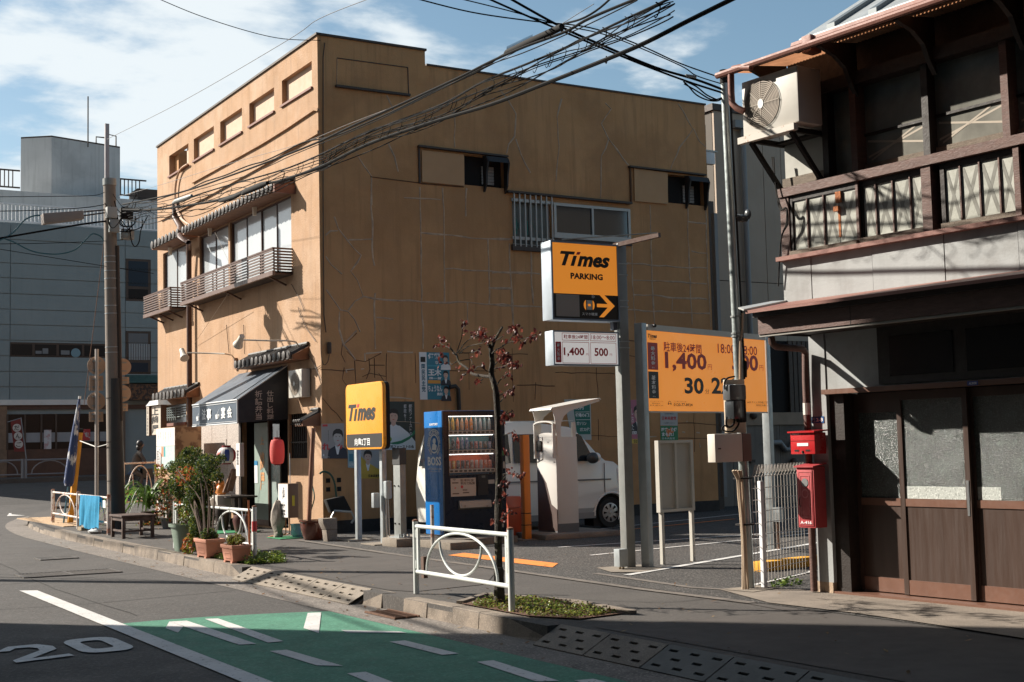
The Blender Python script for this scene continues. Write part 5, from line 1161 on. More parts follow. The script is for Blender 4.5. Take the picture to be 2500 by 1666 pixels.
# small grey switch boxes on the right-hand post
p = G(938, 1329); mb = MB(); mb.box(p.x-.16, p.x-.07, p.y-.03, p.y+.05, .50, .70).build('switch_box', m_steel, YB, bevel=.008); MB().box(p.x-.03, p.x+.06, p.y-.15, p.y-.06, .62, .86).build('switch_box', m_steel, YB, bevel=.015)
mb = MB(); mb.tube([(p.x+.0, p.y-.08, .62), (p.x+.01, p.y-.07, .02)], .012, 6); mb.tube([(p.x+.03, p.y-.08, .62), (p.x+.05, p.y-.07, .02)], .010, 6); mb.build('conduit', mat('steel_cream', (.5, .5, .5)), YB)
# ------------------------------------------------------------------ thick grey column on its concrete foot
cb = G(968, 1338); CL = thing('steel_column', 'thick plain grey steel column bolted on a low concrete block', 'column', (cb.x+.1, cb.y+.1, 0))
dx_ = 8.03-cb.x; MB().box(cb.x, cb.x+.30, cb.y, cb.y+.45, 0, .115).build('concrete_foot', m_slab, CL, bevel=.02)
cy0 = cb.y+.13; zt_ = PY(965, 1098, cy0).z
xa = PY(979, 1310, cy0).x; MB().box(xa, xa+.085, cy0, cy0+.20, .115, zt_-.2).build('shaft', m_steelD, CL, bevel=.004)
MB().box(xa-.008, xa+.093, cy0-.008, cy0+.208, zt_-.2, zt_+.02).build('cap', mat('cap_dark', (.05, .05, .05), .6), CL)
for i in range(3):
    for j in range(2): MB().lathe([(.012, 0), (.012, -.012)], (xa, cy0+.04+.12*j, .3+.5*i), 8, 'x').build('bolt', p_blk, CL)
for i in range(4): MB().cyl((xa-.04+.07*i, cy0-.04, .115), (xa-.04+.07*i, cy0-.04, .17), .012, n=6).build('anchor_bolt', m_steel, CL)
MB().box(xa-.05, xa+.14, cy0-.05, cy0+.25, .115, .127).build('base_plate', m_steel, CL)
# ------------------------------------------------------------------ vending machine
vc = G(1087, 1311.5, .1); vx0, vy0 = vc.x, vc.y; vx1 = PY(1238, 1300, vy0).x; vy1 = PX(1040, 1306, vx0).y; vz0 = .12; vz1 = PY(1087, 1003, vy0).z
VM = thing('vending_machine', 'blue drinks vending machine with BOSS printed on its side', 'vending machine', (vx0, vy0, 0))
m_vb = mat('vending_blue', (.006, .15, .45), .3, var=.04, scale=1.5, spec=.35)
m_vd = mat('vending_navy', (.006, .012, .028), .3, var=.1, scale=2, spec=.35)
MB().box(vx0, vx1, vy0+.165, vy1, vz0, vz1).box(vx0, vx0+.02, vy0+.03, vy0+.165, vz0, vz1).box(vx1-.02, vx1, vy0+.03, vy0+.165, vz0, vz1).box(vx0+.02, vx1-.02, vy0+.03, vy0+.165, vz1-.02, vz1).build('cabinet', m_vb, VM, bevel=.008)
dr = MB(); fv = Fr((vx0, vy0, 0), (1, 0, 0)); vw = vx1-vx0
pv = lambda px, py: (lambda p: (p.x-vx0, p.z))(PY(px, py, vy0))
zv = lambda x, y: pv(1020+x/4.127, 990+y/4.127)
wa, wb = zv(305, 106), zv(778, 690)
holed(dr, fv, 0, vw, vz0+.02, vz1-.005, [(wa[0], wb[0], wb[1], wa[1])], .16, 0)
dr.poly([fv(0, vz0+.02, -.04), fv(0, vz0+.02, 0), fv(0, vz1-.005, 0), fv(0, vz1-.005, -.04)][::-1]); dr.poly([fv(0, vz1-.005, 0), fv(vw, vz1-.005, 0), fv(vw, vz1-.005, -.04), fv(0, vz1-.005, -.04)])
door = dr.build('front_door', m_vd, VM)
# display window: three lit backdrops, shelves, bottles and cans, buttons
cols_ = [(.10, .22, .24), (.06, .20, .25), (.60, .12, .04)]
sh = [(106, 252, 275), (297, 442, 468), (490, 642, 663)]
R5 = random.Random(2); pal = [[(.75, .45, .05), (.8, .5, .08), (.8, .28, .05), (.75, .45, .25), (.85, .25, .02), (.85, .28, .02), (.45, .5, .5), (.6, .6, .6), (.35, .5, .5), (.55, .65, .65)],
       [(.35, .35, .2), (.03, .02, .02), (.5, .06, .04), (.12, .13, .25), (.12, .13, .25), (.15, .06, .04), (.4, .1, .08), (.35, .2, .15), (.15, .1, .06), (.2, .2, .3)],
       [(.2, .12, .07), (.6, .35, .06), (.08, .07, .06), (.12, .1, .09), (.1, .08, .07), (.3, .2, .15), (.45, .3, .25), (.4, .32, .3), (.5, .15, .06), (.55, .12, .05)]]
bt = {}
for r, (ya_, yb__, ybt) in enumerate(sh):
    zt_, zb_, zbt = zv(400, ya_)[1], zv(400, yb__)[1], zv(400, ybt)[1]
    MB().obox(fv, wa[0], wb[0], zb_-.005, zt_, -.155, -.15).build('backdrop', mat('backdrop_%d' % r, cols_[r], .6, col2=(.02, .05, .06) if r < 2 else (.25, .05, .02), c2scale=4, c2amt=.6), door)
    MB().obox(fv, wa[0], wb[0], zbt-.022, zbt+.022, -.10, .004).build('button_shelf', mat('shelf_white', (.42, .38, .33), .4), door)
    MB().obox(fv, wa[0], wb[0], zbt+.02, zbt+.027, -.15, -.02).build('shelf_rail', mat('shelf_white', (.42, .38, .33)), door)
    n = 10; wd = (wb[0]-wa[0])/n
    MB().obox(fv, wa[0]+.01, wb[0]-.01, zt_-.012, zt_-.002, -.04, -.02).build('light_tube', emis('tube_light', (1, .95, .88), 1.6) if r == 0 else bpy.data.materials['tube_light'], door)
    for i in range(n):
        x = wa[0]+wd*(i+.5); tall = r == 0 or (r == 1 and i < 5)
        H_ = (zt_-zb_)*(.88 if r == 0 else .83 if i < 5 and r == 1 else .5 if r == 1 else .56)*R5.uniform(.95, 1.02); rad = wd*.34
        c_ = pal[r][i]; mm = mat('drink_%d_%d' % (r, i), c_, .3, col2=[min(1, v*.4+.35) for v in c_], c2scale=28, c2lo=.5, c2hi=.52, c2amt=.75, spec=.6)
        z0_ = zb_+.003
        pr = [(rad*.95, 0), (rad, .01), (rad, H_*.62), (rad*.55, H_*.86), (rad*.36, H_*.9), (rad*.36, H_)] if tall else [(rad*.9, 0), (rad, .008), (rad, H_*.92), (rad*.85, H_)]
        MB().lathe(pr, fv(x, z0_, -.07), 12).build('bottle' if tall else 'can', mm, door, smooth=True)
        b_ = MB(); rrect(b_, fv, x-wd*.36, x+wd*.36, zbt-.013, zbt+.013, .012, .0045); b_.build('button', mat('button_brown', (.06, .05, .045), .3), door)
g_ = MB().obox(fv, wa[0], wb[0], wb[1], wa[1], -.012, -.008).build('display_glass', mat('clear_acrylic', (.9, .9, .9), .05, alpha=.06), door)
mb = MB()
for q_ in ((wa[0]-.012, wa[0], wb[1]-.01, wa[1]+.01), (wb[0], wb[0]+.012, wb[1]-.01, wa[1]+.01), (wa[0], wb[0], wa[1], wa[1]+.012)): mb.obox(fv, *q_, 0, .008)
mb.build('window_trim', m_trim, door)
# lower half: notice, coin unit, note slot, flap
def vrect(nm, x0, y0, x1, y1, m, d0=.0, d1=.006): 
    a_, b_ = zv(x0, y1), zv(x1, y0); return MB().obox(fv, a_[0], b_[0], a_[1], b_[1], d0, d1).build(nm, m, door), a_, b_
nt_, a_, b_ = vrect('pay_notice', 333, 728, 582, 922, pm('notice_cream', (.55, .45, .37), .6))
fn2 = Fr(fv(a_[0], a_[1], .006), (1, 0, 0)); w, h = b_[0]-a_[0], b_[1]-a_[1]
t = MB(); text(t, fn2, '駐車料金', w*.38, w*.92, h*.80, h*.95, .0015, bold=.01); text(t, fn2, '案内で精算', w*.38, w*.96, h*.62, h*.78, .0015, bold=.02); rect(t, fn2, w*.05, w*.3, h*.72, h*.78, .0015); rect(t, fn2, w*.06, w*.32, h*.13, h*.19, .0015); frame_line(t, fn2, w*.47, w*.64, h*.30, h*.38, .006, .0015); rect(t, fn2, w*.47, w*.72, h*.16, h*.22, .0015)
for k_ in range(3): annulus(t, fn2, w*.14, h*.85, .008+.01*k_, .013+.01*k_, .0015, 6, 40, 140)
t.build('lettering', pm('brown', (.12, .07, .05)), nt_)
t = MB(); disc(t, fn2, w*.44, h*.52, .02, d=.0015); rect(t, fn2, w*.14, w*.2, h*.44, h*.5, .0015); t.build('red_mark', p_red, nt_)
vrect('coin_unit', 600, 700, 700, 905, mat('unit_black', (.01, .012, .018), .4), 0, .012); vrect('coin_display', 640, 706, 675, 730, pm('lcd', (.12, .13, .12), .3), .012, .014)
vrect('note_slot', 705, 748, 765, 790, pm('slotcream', (.42, .40, .36), .4), 0, .02); vrect('keypad', 612, 764, 672, 824, mat('unit_black', (.01, .012, .018)), .012, .02)
a_, b_ = zv(410, 1035), zv(728, 945)
fl_ = MB(); fl_.prism([fv(a_[0], b_[1], 0), fv(a_[0], b_[1]-.01, .03), fv(a_[0], a_[1], .045), fv(a_[0], a_[1]-.02, .0)], V((b_[0]-a_[0], 0, 0))); fl_.build('delivery_flap', mat('flap_grey', (.34, .32, .29), .4, metal=.3, var=.08), door)
vrect('flap_recess', 405, 1035, 732, 1055, m_dark, 0, .003)
for px_ in (460, 683):
    q_ = zv(px_, 1015); t = MB(); annulus(t, fv, q_[0], q_[1], .008, .012, .047, 12); t.build('flap_lock', m_trim, door)
for k_, (y_, hh) in enumerate(((600, 30), (700, 8), (850, 16), (1210, 16))):
    q_ = zv(868 if k_ < 1 else 858, y_); o_ = MB(); rrect(o_, fv, q_[0]-.015, q_[0]+.015, q_[1]-hh*.0016, q_[1]+hh*.0016, .012, .002); o_.build('door_sticker', pm('slotcream', (.42, .40, .36)), door)
q_ = zv(860, 480); o_ = MB(); disc(o_, fv, q_[0], q_[1], .035, d=.002); o_.build('green_sticker', pm('green', (.05, .25, .09)), door)
# blue side with its print
fs = Fr((vx0, vy1, 0), (0, -1, 0)); ps = lambda px, py: (lambda p: (vy1-p.y, p.z))(PX(px, py, vx0)); zs2 = lambda x, y: ps(1020+x/4.127, 990+y/4.127)
t = MB()
def st(s, xa, ya_, xb, yb__, **k): a_, b_ = zs2(xa, yb__), zs2(xb, ya_); text(t, fs, s, a_[0], b_[0], a_[1], b_[1], .0025, **k)
st('SUNTORY', 118, 178, 202, 206, bold=.03); st('BOSS', 103, 517, 236, 607, bold=.03); st('SUNTORY BOSS is the boss', 106, 630, 238, 648); st('of them all since 1992', 122, 658, 224, 672)
ec = zs2(165, 388); er = abs(zs2(213, 388)[0]-ec[0]); ev = abs(zs2(165, 290)[1]-ec[1])
annulus(t, fs, ec[0], ec[1], er*.84, er, .0026, 28, k=ev/er)
# plain head-and-shoulders blot inside the ring
disc(t, fs, ec[0]+er*.05, ec[1]+ev*.28, er*.34, ev*.30, .0025, 16); t.poly([fs(ec[0]-er*.5, ec[1]-ev*.62, .0024), fs(ec[0]+er*.42, ec[1]-ev*.66, .0024), fs(ec[0]+er*.55, ec[1]-ev*.2, .0024), fs(ec[0]+er*.15, ec[1]+ev*.06, .0024), fs(ec[0]-er*.35, ec[1]-ev*.05, .0024)])
rk = 1.22
def arc_text(s, a0, a1, rx, ry, ch):
    for i, c_ in enumerate(s):
        an = math.radians(a0+(a1-a0)*i/(len(s)-1)); P = V((rx*math.cos(an), ry*math.sin(an))); tg = V((-rx*math.sin(an), ry*math.cos(an))).normalized()*(-1 if a1 < a0 else 1)
        uv, fcs, asp = text_geo(c_, .03); up = V((-tg.y, tg.x)) if True else 0
        if up.dot(P) < 0: up = -up; 
        t.add([fs(ec[0]+P.x+(tg.x*(u-.5)+up.x*(v))*ch, ec[1]+P.y+(tg.y*(u-.5)*1.0+up.y*v)*ch, .0025) for u, v in uv], fcs)
arc_text('COFFEE', 128, 52, er*1.08, ev*1.04, er*.46); arc_text('BOSS COFFEE', 236, 148, er*1.08, ev*1.04, er*.24); arc_text('BOSS COFFEE', 32, -56, er*1.08, ev*1.04, er*.24)
t.build('lettering', p_wh, VM)
for x_, y_ in ((.05, .06), (vw-.08, .06), (.05, .5)): MB().lathe([(.03, 0), (.012, .012), (.012, .05)], (vx0+x_, vy0+y_, .09), 10).build('levelling_foot', m_steel, VM)
p = G(1099.5, 1344.6); FB_ = MB().box(p.x, p.x+.42, p.y, p.y+2.0, 0, .095).build('concrete_plinth', m_slab, label='long flat concrete plinth under the blue vending machine', cat='plinth', bevel=.008)
MB().box(p.x+.22, p.x+1.3, p.y+.5, p.y+1.5, 0, .09).build('concrete_plinth', m_conc, label='darker concrete slab lying behind the plinth under the vending machine', cat='slab')
# ------------------------------------------------------------------ orange bin, orange bollard
p = G(1260, 1314); BN = thing('litter_bin', 'red orange box bin between vending machine and orange bollard', 'bin', p)
MB().box(p.x-.12, p.x+.14, p.y, p.y+.3, 0, .42).build('body', mat('bin_orange', (.42, .075, .03), .45, var=.08), BN, bevel=.01); mb = MB(); mb.prism([(p.x-.12, p.y, .425), (p.x-.12, p.y+.3, .425), (p.x-.12, p.y+.3, .58), (p.x-.12, p.y+.08, .58)], (.26, 0, 0)); mb.build('lid', mat('bin_orange', (.42, .075, .03)), BN, bevel=.01)
p = G(1290, 1319); BO = thing('bollard', 'tall square orange bollard with two black lines', 'bollard', p); zt_ = PY(1290, 1062, p.y).z
MB().box(p.x-.045, p.x+.055, p.y, p.y+.10, .0, zt_).build('shaft', mat('bollard_orange', (.75, .23, .03), .4, var=.04), BO, bevel=.004)
for z_ in (.2, .36): MB().box(p.x-.047, p.x+.057, p.y-.002, p.y+.102, z_, z_+.01).build('joint', m_dark, BO)
MB().box(p.x-.15, p.x+.2, p.y-.1, p.y+.25, .005, .015).build('base_plate', m_slab, BO)
# ------------------------------------------------------------------ pay machine with its hood
pc = G(1363, 1301, .08); px0, py0 = pc.x, pc.y; pw_ = .35; pd = PX(1313, 1200, px0).y-py0
PM = thing('pay_machine', 'off-white parking pay machine with sloping hood and dark brown foot and painted shadow curve', 'pay machine', (px0, py0, 0))
m_pm = mat('pm_white', (.62, .59, .55), .4, var=.03, scale=2); m_pb = mat('pm_brown', (.10, .068, .06), .45, var=.05)
zq = lambda y, x=1363: PY(x, y, py0).z
zk = zf(1270, 950, 3.9217); Z = lambda x, y: PX(*zk(x, y), px0)   # on the left face
ztop_ = zq(1058)
MB().box(px0-.0, px0+pw_, py0, py0+pd, .08, ztop_-.05).build('cabinet', m_pm, PM, bevel=.006)
mb = MB(); pr = [(0, 0), (0, ztop_-.05-.0)]
arc_ = [V((px0-.004, py0+pd*(.5+.5*math.cos(t_)), ztop_-.05+.06*math.sin(t_))) for t_ in [math.pi*i/10 for i in range(11)]]
mb.prism(arc_, (.1, 0, 0)); mb.build('arched_top', m_pm, PM)
pts = [Z(x, y) for x, y in ((165, 770), (210, 825), (250, 900), (275, 1000), (300, 1105), (362, 1160))]
mb = MB(); low = [V((px0-.004, p_.y, p_.z)) for p_ in pts]; poly_ = low+[V((px0-.004, py0, .10)), V((px0-.004, py0+pd, .10))]; mb.prism(poly_, (.006, 0, 0)); mb.build('foot_shadow', m_pb, PM)  # brown lower part; its curved edge paints the cast shadow
MB().box(px0-.002, px0+pw_+.002, py0-.002, py0+pd+.002, .08, .20).build('kick_plate', mat('pm_grey', (.12, .12, .125), .5), PM)
# raised collar round the screen
mb = MB(); 
for s_ in (0, pd-.02): mb.box(px0-.05, px0, py0+s_, py0+s_+.02, ztop_-.35, ztop_+.12)
arc2 = [V((px0-.05, py0+pd*(.5+.5*math.cos(t_)), ztop_+.12+.05*math.sin(t_))) for t_ in [math.pi*i/10 for i in range(11)]]
for a_, b_ in zip(arc2, arc2[1:]): mb.bar(a_+V((.025, 0, 0)), b_+V((.025, 0, 0)), .02, .05, (1, 0, 0))
mb.build('collar', m_pm, PM)
MB().box(px0-.02, px0, py0+pd*.72, py0+pd*.95, ztop_-.25, ztop_-.10).build('card_reader', m_dark, PM, bevel=.01)
mb = MB(); a_ = Z(215, 540); mb.bar(V((px0-.006, py0+pd*.68, ztop_-.05)), V((px0-.006, py0+pd*.68, ztop_-.36)), .006, .004); mb.bar(V((px0-.006, py0+pd*.68, ztop_-.36)), V((px0-.006, py0+pd, ztop_-.40)), .006, .004); mb.build('panel_joint', m_trim, PM)
for y_, z_ in ((.1, .22), (.4, .22), (.72, .22), (.1, .5), (.95, .5)): MB().lathe([(.008, 0), (.008, -.006)], (px0-.002, py0+pd*y_, ztop_-z_+.1), 6, 'x').build('screw', m_trim, PM)
# hood: two curved side plates and a sloping roof
def hp(x, y, yy=None): p_ = PY(*zk(x, y), py0 if yy is None else yy); return p_
for yy in (py0-.012, py0+pd):
    q_ = [hp(x, y, py0) for x, y in ((300, 182), (750, 92), (755, 118), (560, 180), (470, 210), (415, 260), (388, 320), (382, 400), (390, 600), (385, 635), (352, 640), (345, 420), (325, 280))]
    mb = MB(); mb.prism([V((p_.x, yy, p_.z)) for p_ in q_], (0, .012, 0)); mb.build('hood_side', m_pm, PM)
a_, b_ = hp(300, 178), hp(752, 88); a_ = a_+(a_-b_)*.02
mb = MB(); mb.add([V((a_.x-.02, py0-.03, a_.z-.03)), V((a_.x-.02, py0+pd+.03, a_.z-.03)), V((a_.x, py0-.03, a_.z)), V((a_.x, py0+pd+.03, a_.z)), V((b_.x, py0-.03, b_.z)), V((b_.x, py0+pd+.03, b_.z)), V((b_.x+.02, py0-.03, b_.z-.02)), V((b_.x+.02, py0+pd+.03, b_.z-.02))], [(0, 2, 3, 1), (2, 4, 5, 3), (4, 6, 7, 5)])
o_ = mb.build('hood_roof', m_pm, PM); md = o_.modifiers.new('s', 'SOLIDIFY'); md.thickness = .012
MB().box(px0+pw_-.05, px0+pw_, py0+.02, py0+.06, ztop_-.1, ztop_+.15).build('hood_prop', m_pm, PM)
p = G(1330, 1330); MB().box(px0-.35, px0+pw_+.55, py0-.22, py0+pd+.3, 0, .08).build('concrete_island', m_conc, label='low concrete island under the pay machine', cat='kerb island', bevel=.02)
# ------------------------------------------------------------------ small white van
vy = 16.78; VW = thing('parked_van', 'small silver white van parked along the tan wall, nose to the right', 'van', (10.4, vy+.6, 0))
m_vs = mat('van_silver', (.80, .77, .71), .25, spec=.5, coat=.5); zw = zf(1200, 850, 2.85); Q = lambda x, y, yy=vy: PY(*zw(x, y), yy)
rear, roofz, beltz = 9.2, Q(300, 515).z, Q(650, 795).z
front = [Q(x, y) for x, y in ((430, 515), (560, 548), (600, 572), (640, 610), (690, 670), (740, 735), (792, 782), (850, 790), (880, 815), (905, 870), (918, 950), (922, 1060), (918, 1150))]
lowz = .18
prof_ = [V((rear, vy, lowz)), V((rear-.02, vy, .7)), V((rear+.02, vy, 1.2)), V((rear+.12, vy, roofz-.08)), V((rear+.25, vy, roofz-.01)), V((10.4, vy, roofz+.015))]+[V((p_.x, vy, p_.z)) for p_ in front[1:]]+[V((front[-1].x-.03, vy, lowz))]
wc = [V((Q(835, 1150).x, vy, .235)), V((rear+.62, vy, .235))]; ra = .30
def arch(c_): return [V((c_.x+ra*math.cos(t_), vy, max(lowz, c_.z+ra*math.sin(t_)))) for t_ in [math.pi*i/8 for i in range(9)]]
bott = arch(wc[0])+arch(wc[1])
side = prof_+bott                                    # outline including arches (runs back along the sill)
VWD = 1.33; n_ = len(side); mb = MB()
def inset(p_): k_ = max(0, (p_.z-beltz)/(roofz-beltz)); return .10*k_
L_ = [V((p_.x, vy+inset(p_), p_.z)) for p_ in side]; Rr = [V((p_.x, vy+VWD-inset(p_), p_.z)) for p_ in side]
mb.add(L_+Rr, [tuple(range(n_)), tuple(range(n_, 2*n_))[::-1]]+[(i, i+n_, (i+1) % n_+n_, (i+1) % n_) for i in range(n_)])
mb.build('body', m_vs, VW, bevel=.022)
def side_pt(x, z, d=.004): k_ = max(0, (z-beltz)/(roofz-beltz)); return V((x, vy+.10*k_-d, z))
def sidepoly(nm, xz, m, d=.004, th=.003):
    mb = MB(); P_ = [side_pt(x, z, d) for x, z in xz]; mb.prism(P_, (0, -th, 0)); return mb.build(nm, m, VW)
gx = [Q(595, 600).x, Q(640, 628).x, Q(722, 722).x]
zt_ = Q(600, 598).z
sidepoly('side_window', [(gx[0], beltz+.02), (gx[2]-.02, beltz+.02), (gx[2]-.06, beltz+.09), (gx[1], zt_-.03), (gx[0]+.06, zt_), (gx[0], zt_)], m_glassD)
sidepoly('side_window', [(10.15, beltz+.02), (gx[0]-.30, beltz+.02), (gx[0]-.30, zt_+.01), (10.15, zt_+.01)], m_glassD); sidepoly('side_window', [(rear+.25, beltz+.02), (10.08, beltz+.02), (10.08, zt_+.01), (rear+.33, zt_+.01)], m_glassD)
# seams, sill trim
for q_ in (((gx[0]-.05, .33), (gx[0]-.05, zt_+.05)), ((Q(783, 800).x, .55), (Q(783, 800).x, Q(783, 800).z)), ((9.96, .33), (9.96, zt_+.05))):
    mb = MB(); mb.bar(side_pt(*q_[0]), side_pt(*q_[1]), .012, .005, (1, 0, 0)); mb.build('door_seam', m_trim, VW)
mb = MB(); mb.bar(side_pt(rear+.2, Q(700, 910).z), side_pt(Q(830, 912).x, Q(830, 912).z), .012, .02); mb.build('side_crease', mat('crease_grey', (.16, .155, .145), .5), VW)
mb = MB(); mb.bar(side_pt(wc[1].x+ra, .22), side_pt(wc[0].x-ra, .22), .02, .09); mb.build('sill_trim', mat('van_sill', (.25, .24, .23), .5), VW)
sidepoly('front_trim', [(Q(600, 1085).x, .33), (Q(715, 1085).x, .33), (Q(700, 1150).x, .26), (Q(600, 1150).x, .26)], mat('van_lower', (.36, .35, .33), .4), .003)
for x_ in (gx[0]-.2, 9.8): MB().bar(side_pt(x_, beltz-.13, .012), side_pt(x_+.13, beltz-.13, .012), .02, .025).build('door_handle', m_vs, VW)
# flared arch lip, wheels
for c_ in wc:
    mb = MB(); pts = [V((c_.x+(ra+.015)*math.cos(t_), vy-.008, c_.z+(ra+.015)*math.sin(t_))) for t_ in [math.radians(-5)+math.radians(190)*i/14 for i in range(15)]]; mb.tube(pts, .014, 6); mb.build('arch_lip', m_vs, VW, smooth=True)
    mb = MB(); mb.box(c_.x-ra, c_.x+ra, vy+.05, vy+.3, .05, c_.z+ra-.01); mb.build('wheel_well', m_dark, VW)
    for yy, sg in ((vy+.10, 1), (vy+VWD-.10, -1)):
        R_w = .238; wh = MB(); wh.lathe([(R_w*.62, -.075), (R_w*.93, -.08), (R_w, -.055), (R_w, .055), (R_w*.93, .08), (R_w*.62, .075)], (c_.x, yy, R_w+.005), 28, 'y', False); o_ = wh.build('wheel', mat('tyre', (.018, .017, .016), .85, bump=.4), VW, smooth=True)
        if sg == 1:
            rim_ = MB(); rim_.lathe([(R_w*.64, -.072), (R_w*.60, -.078), (.001, -.060)], (c_.x, yy, R_w+.005), 24, 'y', False); rim_.build('hub_cap', mat('rim_silver', (.50, .49, .47), .35, metal=.5), o_, smooth=True)
            for k_ in range(8):
                an = math.tau*k_/8; ca, sa = math.cos(an), math.sin(an); c0 = V((c_.x, yy-.083, R_w+.005)); rr_ = V((ca, 0, sa)); tt_ = V((-sa, 0, ca))
                s_ = MB(); s_.prism([c0+rr_*R_w*.30-tt_*.006, c0+rr_*R_w*.30+tt_*.006, c0+rr_*R_w*.54+tt_*.020, c0+rr_*R_w*.54-tt_*.020], (0, .006, 0)); s_.build('hub_slot', m_dark, o_)
            s_ = MB(); s_.lathe([(.03, -.084), (.02, -.09), (.001, -.09)], (c_.x, yy, R_w+.005), 12, 'y', False); s_.build('hub_centre', mat('rim_silver', (.5, .49, .47)), o_)
mr = Q(705, 765, vy-.12); mb = MB(); mb.sphere(mr, .10, 14, 10, (1.05, .7, .85)); mb.build('wing_mirror', mat('mirror_dark', (.05, .05, .05), .4), VW, smooth=True)
mb = MB(); mb.sphere(mr+V((.07, .01, .01)), .085, 14, 10, (.9, .75, .85)); mb.build('mirror_shell', m_vs, VW, smooth=True)
hl = Q(888, 895); MB().prism([V((hl.x-.05, vy-.006, hl.z+.13)), V((hl.x+.01, vy-.006, hl.z+.12)), V((hl.x+.035, vy-.006, hl.z-.1)), V((hl.x-.02, vy-.006, hl.z-.12))], (0, .25, 0)).build('headlight', mat('lamp_glass', (.75, .75, .75), .08, spec=.9, coat=1), VW, bevel=.01)
ws = MB(); A_1, A_2 = front[3], front[6]
ws.add([V((A_1.x+.012, vy+.16, A_1.z+.008)), V((A_2.x+.002, vy+.09, A_2.z+.012)), V((A_2.x+.002, vy+VWD-.09, A_2.z+.012)), V((A_1.x+.012, vy+VWD-.16, A_1.z+.008))], [(0, 1, 2, 3)]); ws.build('windscreen', m_glassD, VW)
mb = MB(); mb.add([V((rear+.0, vy+.15, beltz)), V((rear+.0, vy+VWD-.15, beltz)), V((rear+.09, vy+VWD-.2, roofz-.12)), V((rear+.09, vy+.2, roofz-.12))], [(0, 1, 2, 3)]); mb.v = [v+V((-.03, 0, 0)) for v in mb.v]; mb.build('rear_window', m_glassD, VW)
for k_ in range(3): MB().box(9.5, gx[0]+.1, vy+.25+k_*.28, vy+.30+k_*.28, roofz+.012, roofz+.022).build('roof_rib', m_vs, VW)
sidepoly('fuel_panel', [(9.75, .45), (9.97, .45), (9.97, .95), (9.75, .95)], mat('van_beige', (.30, .25, .20), .5), .002)
# ------------------------------------------------------------------ posters on the wall
def poster(label, q, bg, draws, name='poster', plane=WY, curl=0):
    """q: photo corners TL, TR, BR, BL"""
    a_, b_, c_, d_ = [PY(x, y, plane-.006) for x, y in q]
    o = MB().prism([a_, b_, c_, d_], (0, .004, 0)).build(name, bg, label=label, cat='poster')
    f_ = lambda u, v, dd=.0: a_.lerp(b_, u).lerp(d_.lerp(c_, u), 1-v)+V((0, -.0015-dd, 0))
    W_ = (b_-a_).length; H_ = (a_-d_).length
    g = lambda x, y, dd=.0: f_(x, y, dd)
    for i, (kind, m, *ar) in enumerate(draws):
        t = MB(); d0 = .0006*i
        if kind == 't': s, x0, x1, y0, y1, k = ar; text(t, g, s, x0, x1, y0, y1, d0, **k); nm = 'lettering'
        elif kind == 'r': rect(t, g, *ar, d0); nm = 'colour_field'
        elif kind == 'p': t.poly([g(x, y, d0) for x, y in ar[0]]); nm = 'colour_shape'
        elif kind == 'd': disc(t, g, *ar, d=d0); nm = 'colour_disc'
        elif kind == 'face':
            cx_, cy_, s, hair, suit, skin, k_ = ar; sy = s*W_/H_
            for mm, fn_ in ((suit, lambda: t.poly([g(cx_+x*s, cy_+y*sy, d0) for x, y in ((-1.7, -3.2), (-1.5, -1.9), (-.5, -1.35), (.5, -1.35), (1.5, -1.9), (1.7, -3.2))])),
                            (p_wh, lambda: t.poly([g(cx_+x*s, cy_+y*sy, d0+.0002) for x, y in ((-.45, -1.25), (.45, -1.25), (.12, -2.6), (-.12, -2.6))])),
                            (skin, lambda: (t.poly([g(cx_+x*s, cy_+y*sy, d0+.0003) for x, y in ((-.35, -.6), (.35, -.6), (.4, -1.3), (0, -1.6), (-.4, -1.3))]), disc(t, g, cx_, cy_-.1*sy, .72*s, 1.0*sy, d0+.0004, 20))),
                            (hair, lambda: (t.poly([g(cx_+x*s, cy_+y*sy, d0+.0006) for x, y in ((-.80, -.1-.5*k_), (-.62, .3), (-.3, .48), (.35, .42), (.62, .25), (.80, -.1-.5*k_), (.88, .3), (.72, .85), (.3, 1.15), (-.3, 1.15), (-.72, .85), (-.88, .3))]), [disc(t, g, cx_+e*.28*s, cy_+.02*sy, .10*s, .05*sy, d0+.0007, 8) for e in (-1, 1)])),
                            (R_red, lambda: disc(t, g, cx_, cy_-.55*sy, .2*s, .05*sy, d0+.0007, 8))):
                t = MB(); fn_(); t.build('portrait_shape', mm, o)
            continue
        t.build(nm, m, o)
    return o
sk = pm('skin', (.66, .44, .34)); skg = pm('skin_grey', (.50, .46, .43)); hr = pm('hair', (.025, .02, .018)); st1 = pm('suit_dark', (.03, .03, .04)); teal = pm('teal', (.04, .22, .30)); tealD = pm('tealdark', (.02, .12, .18))
zc2 = lambda x, y: (750+x/3.92, 800+y/3.92)
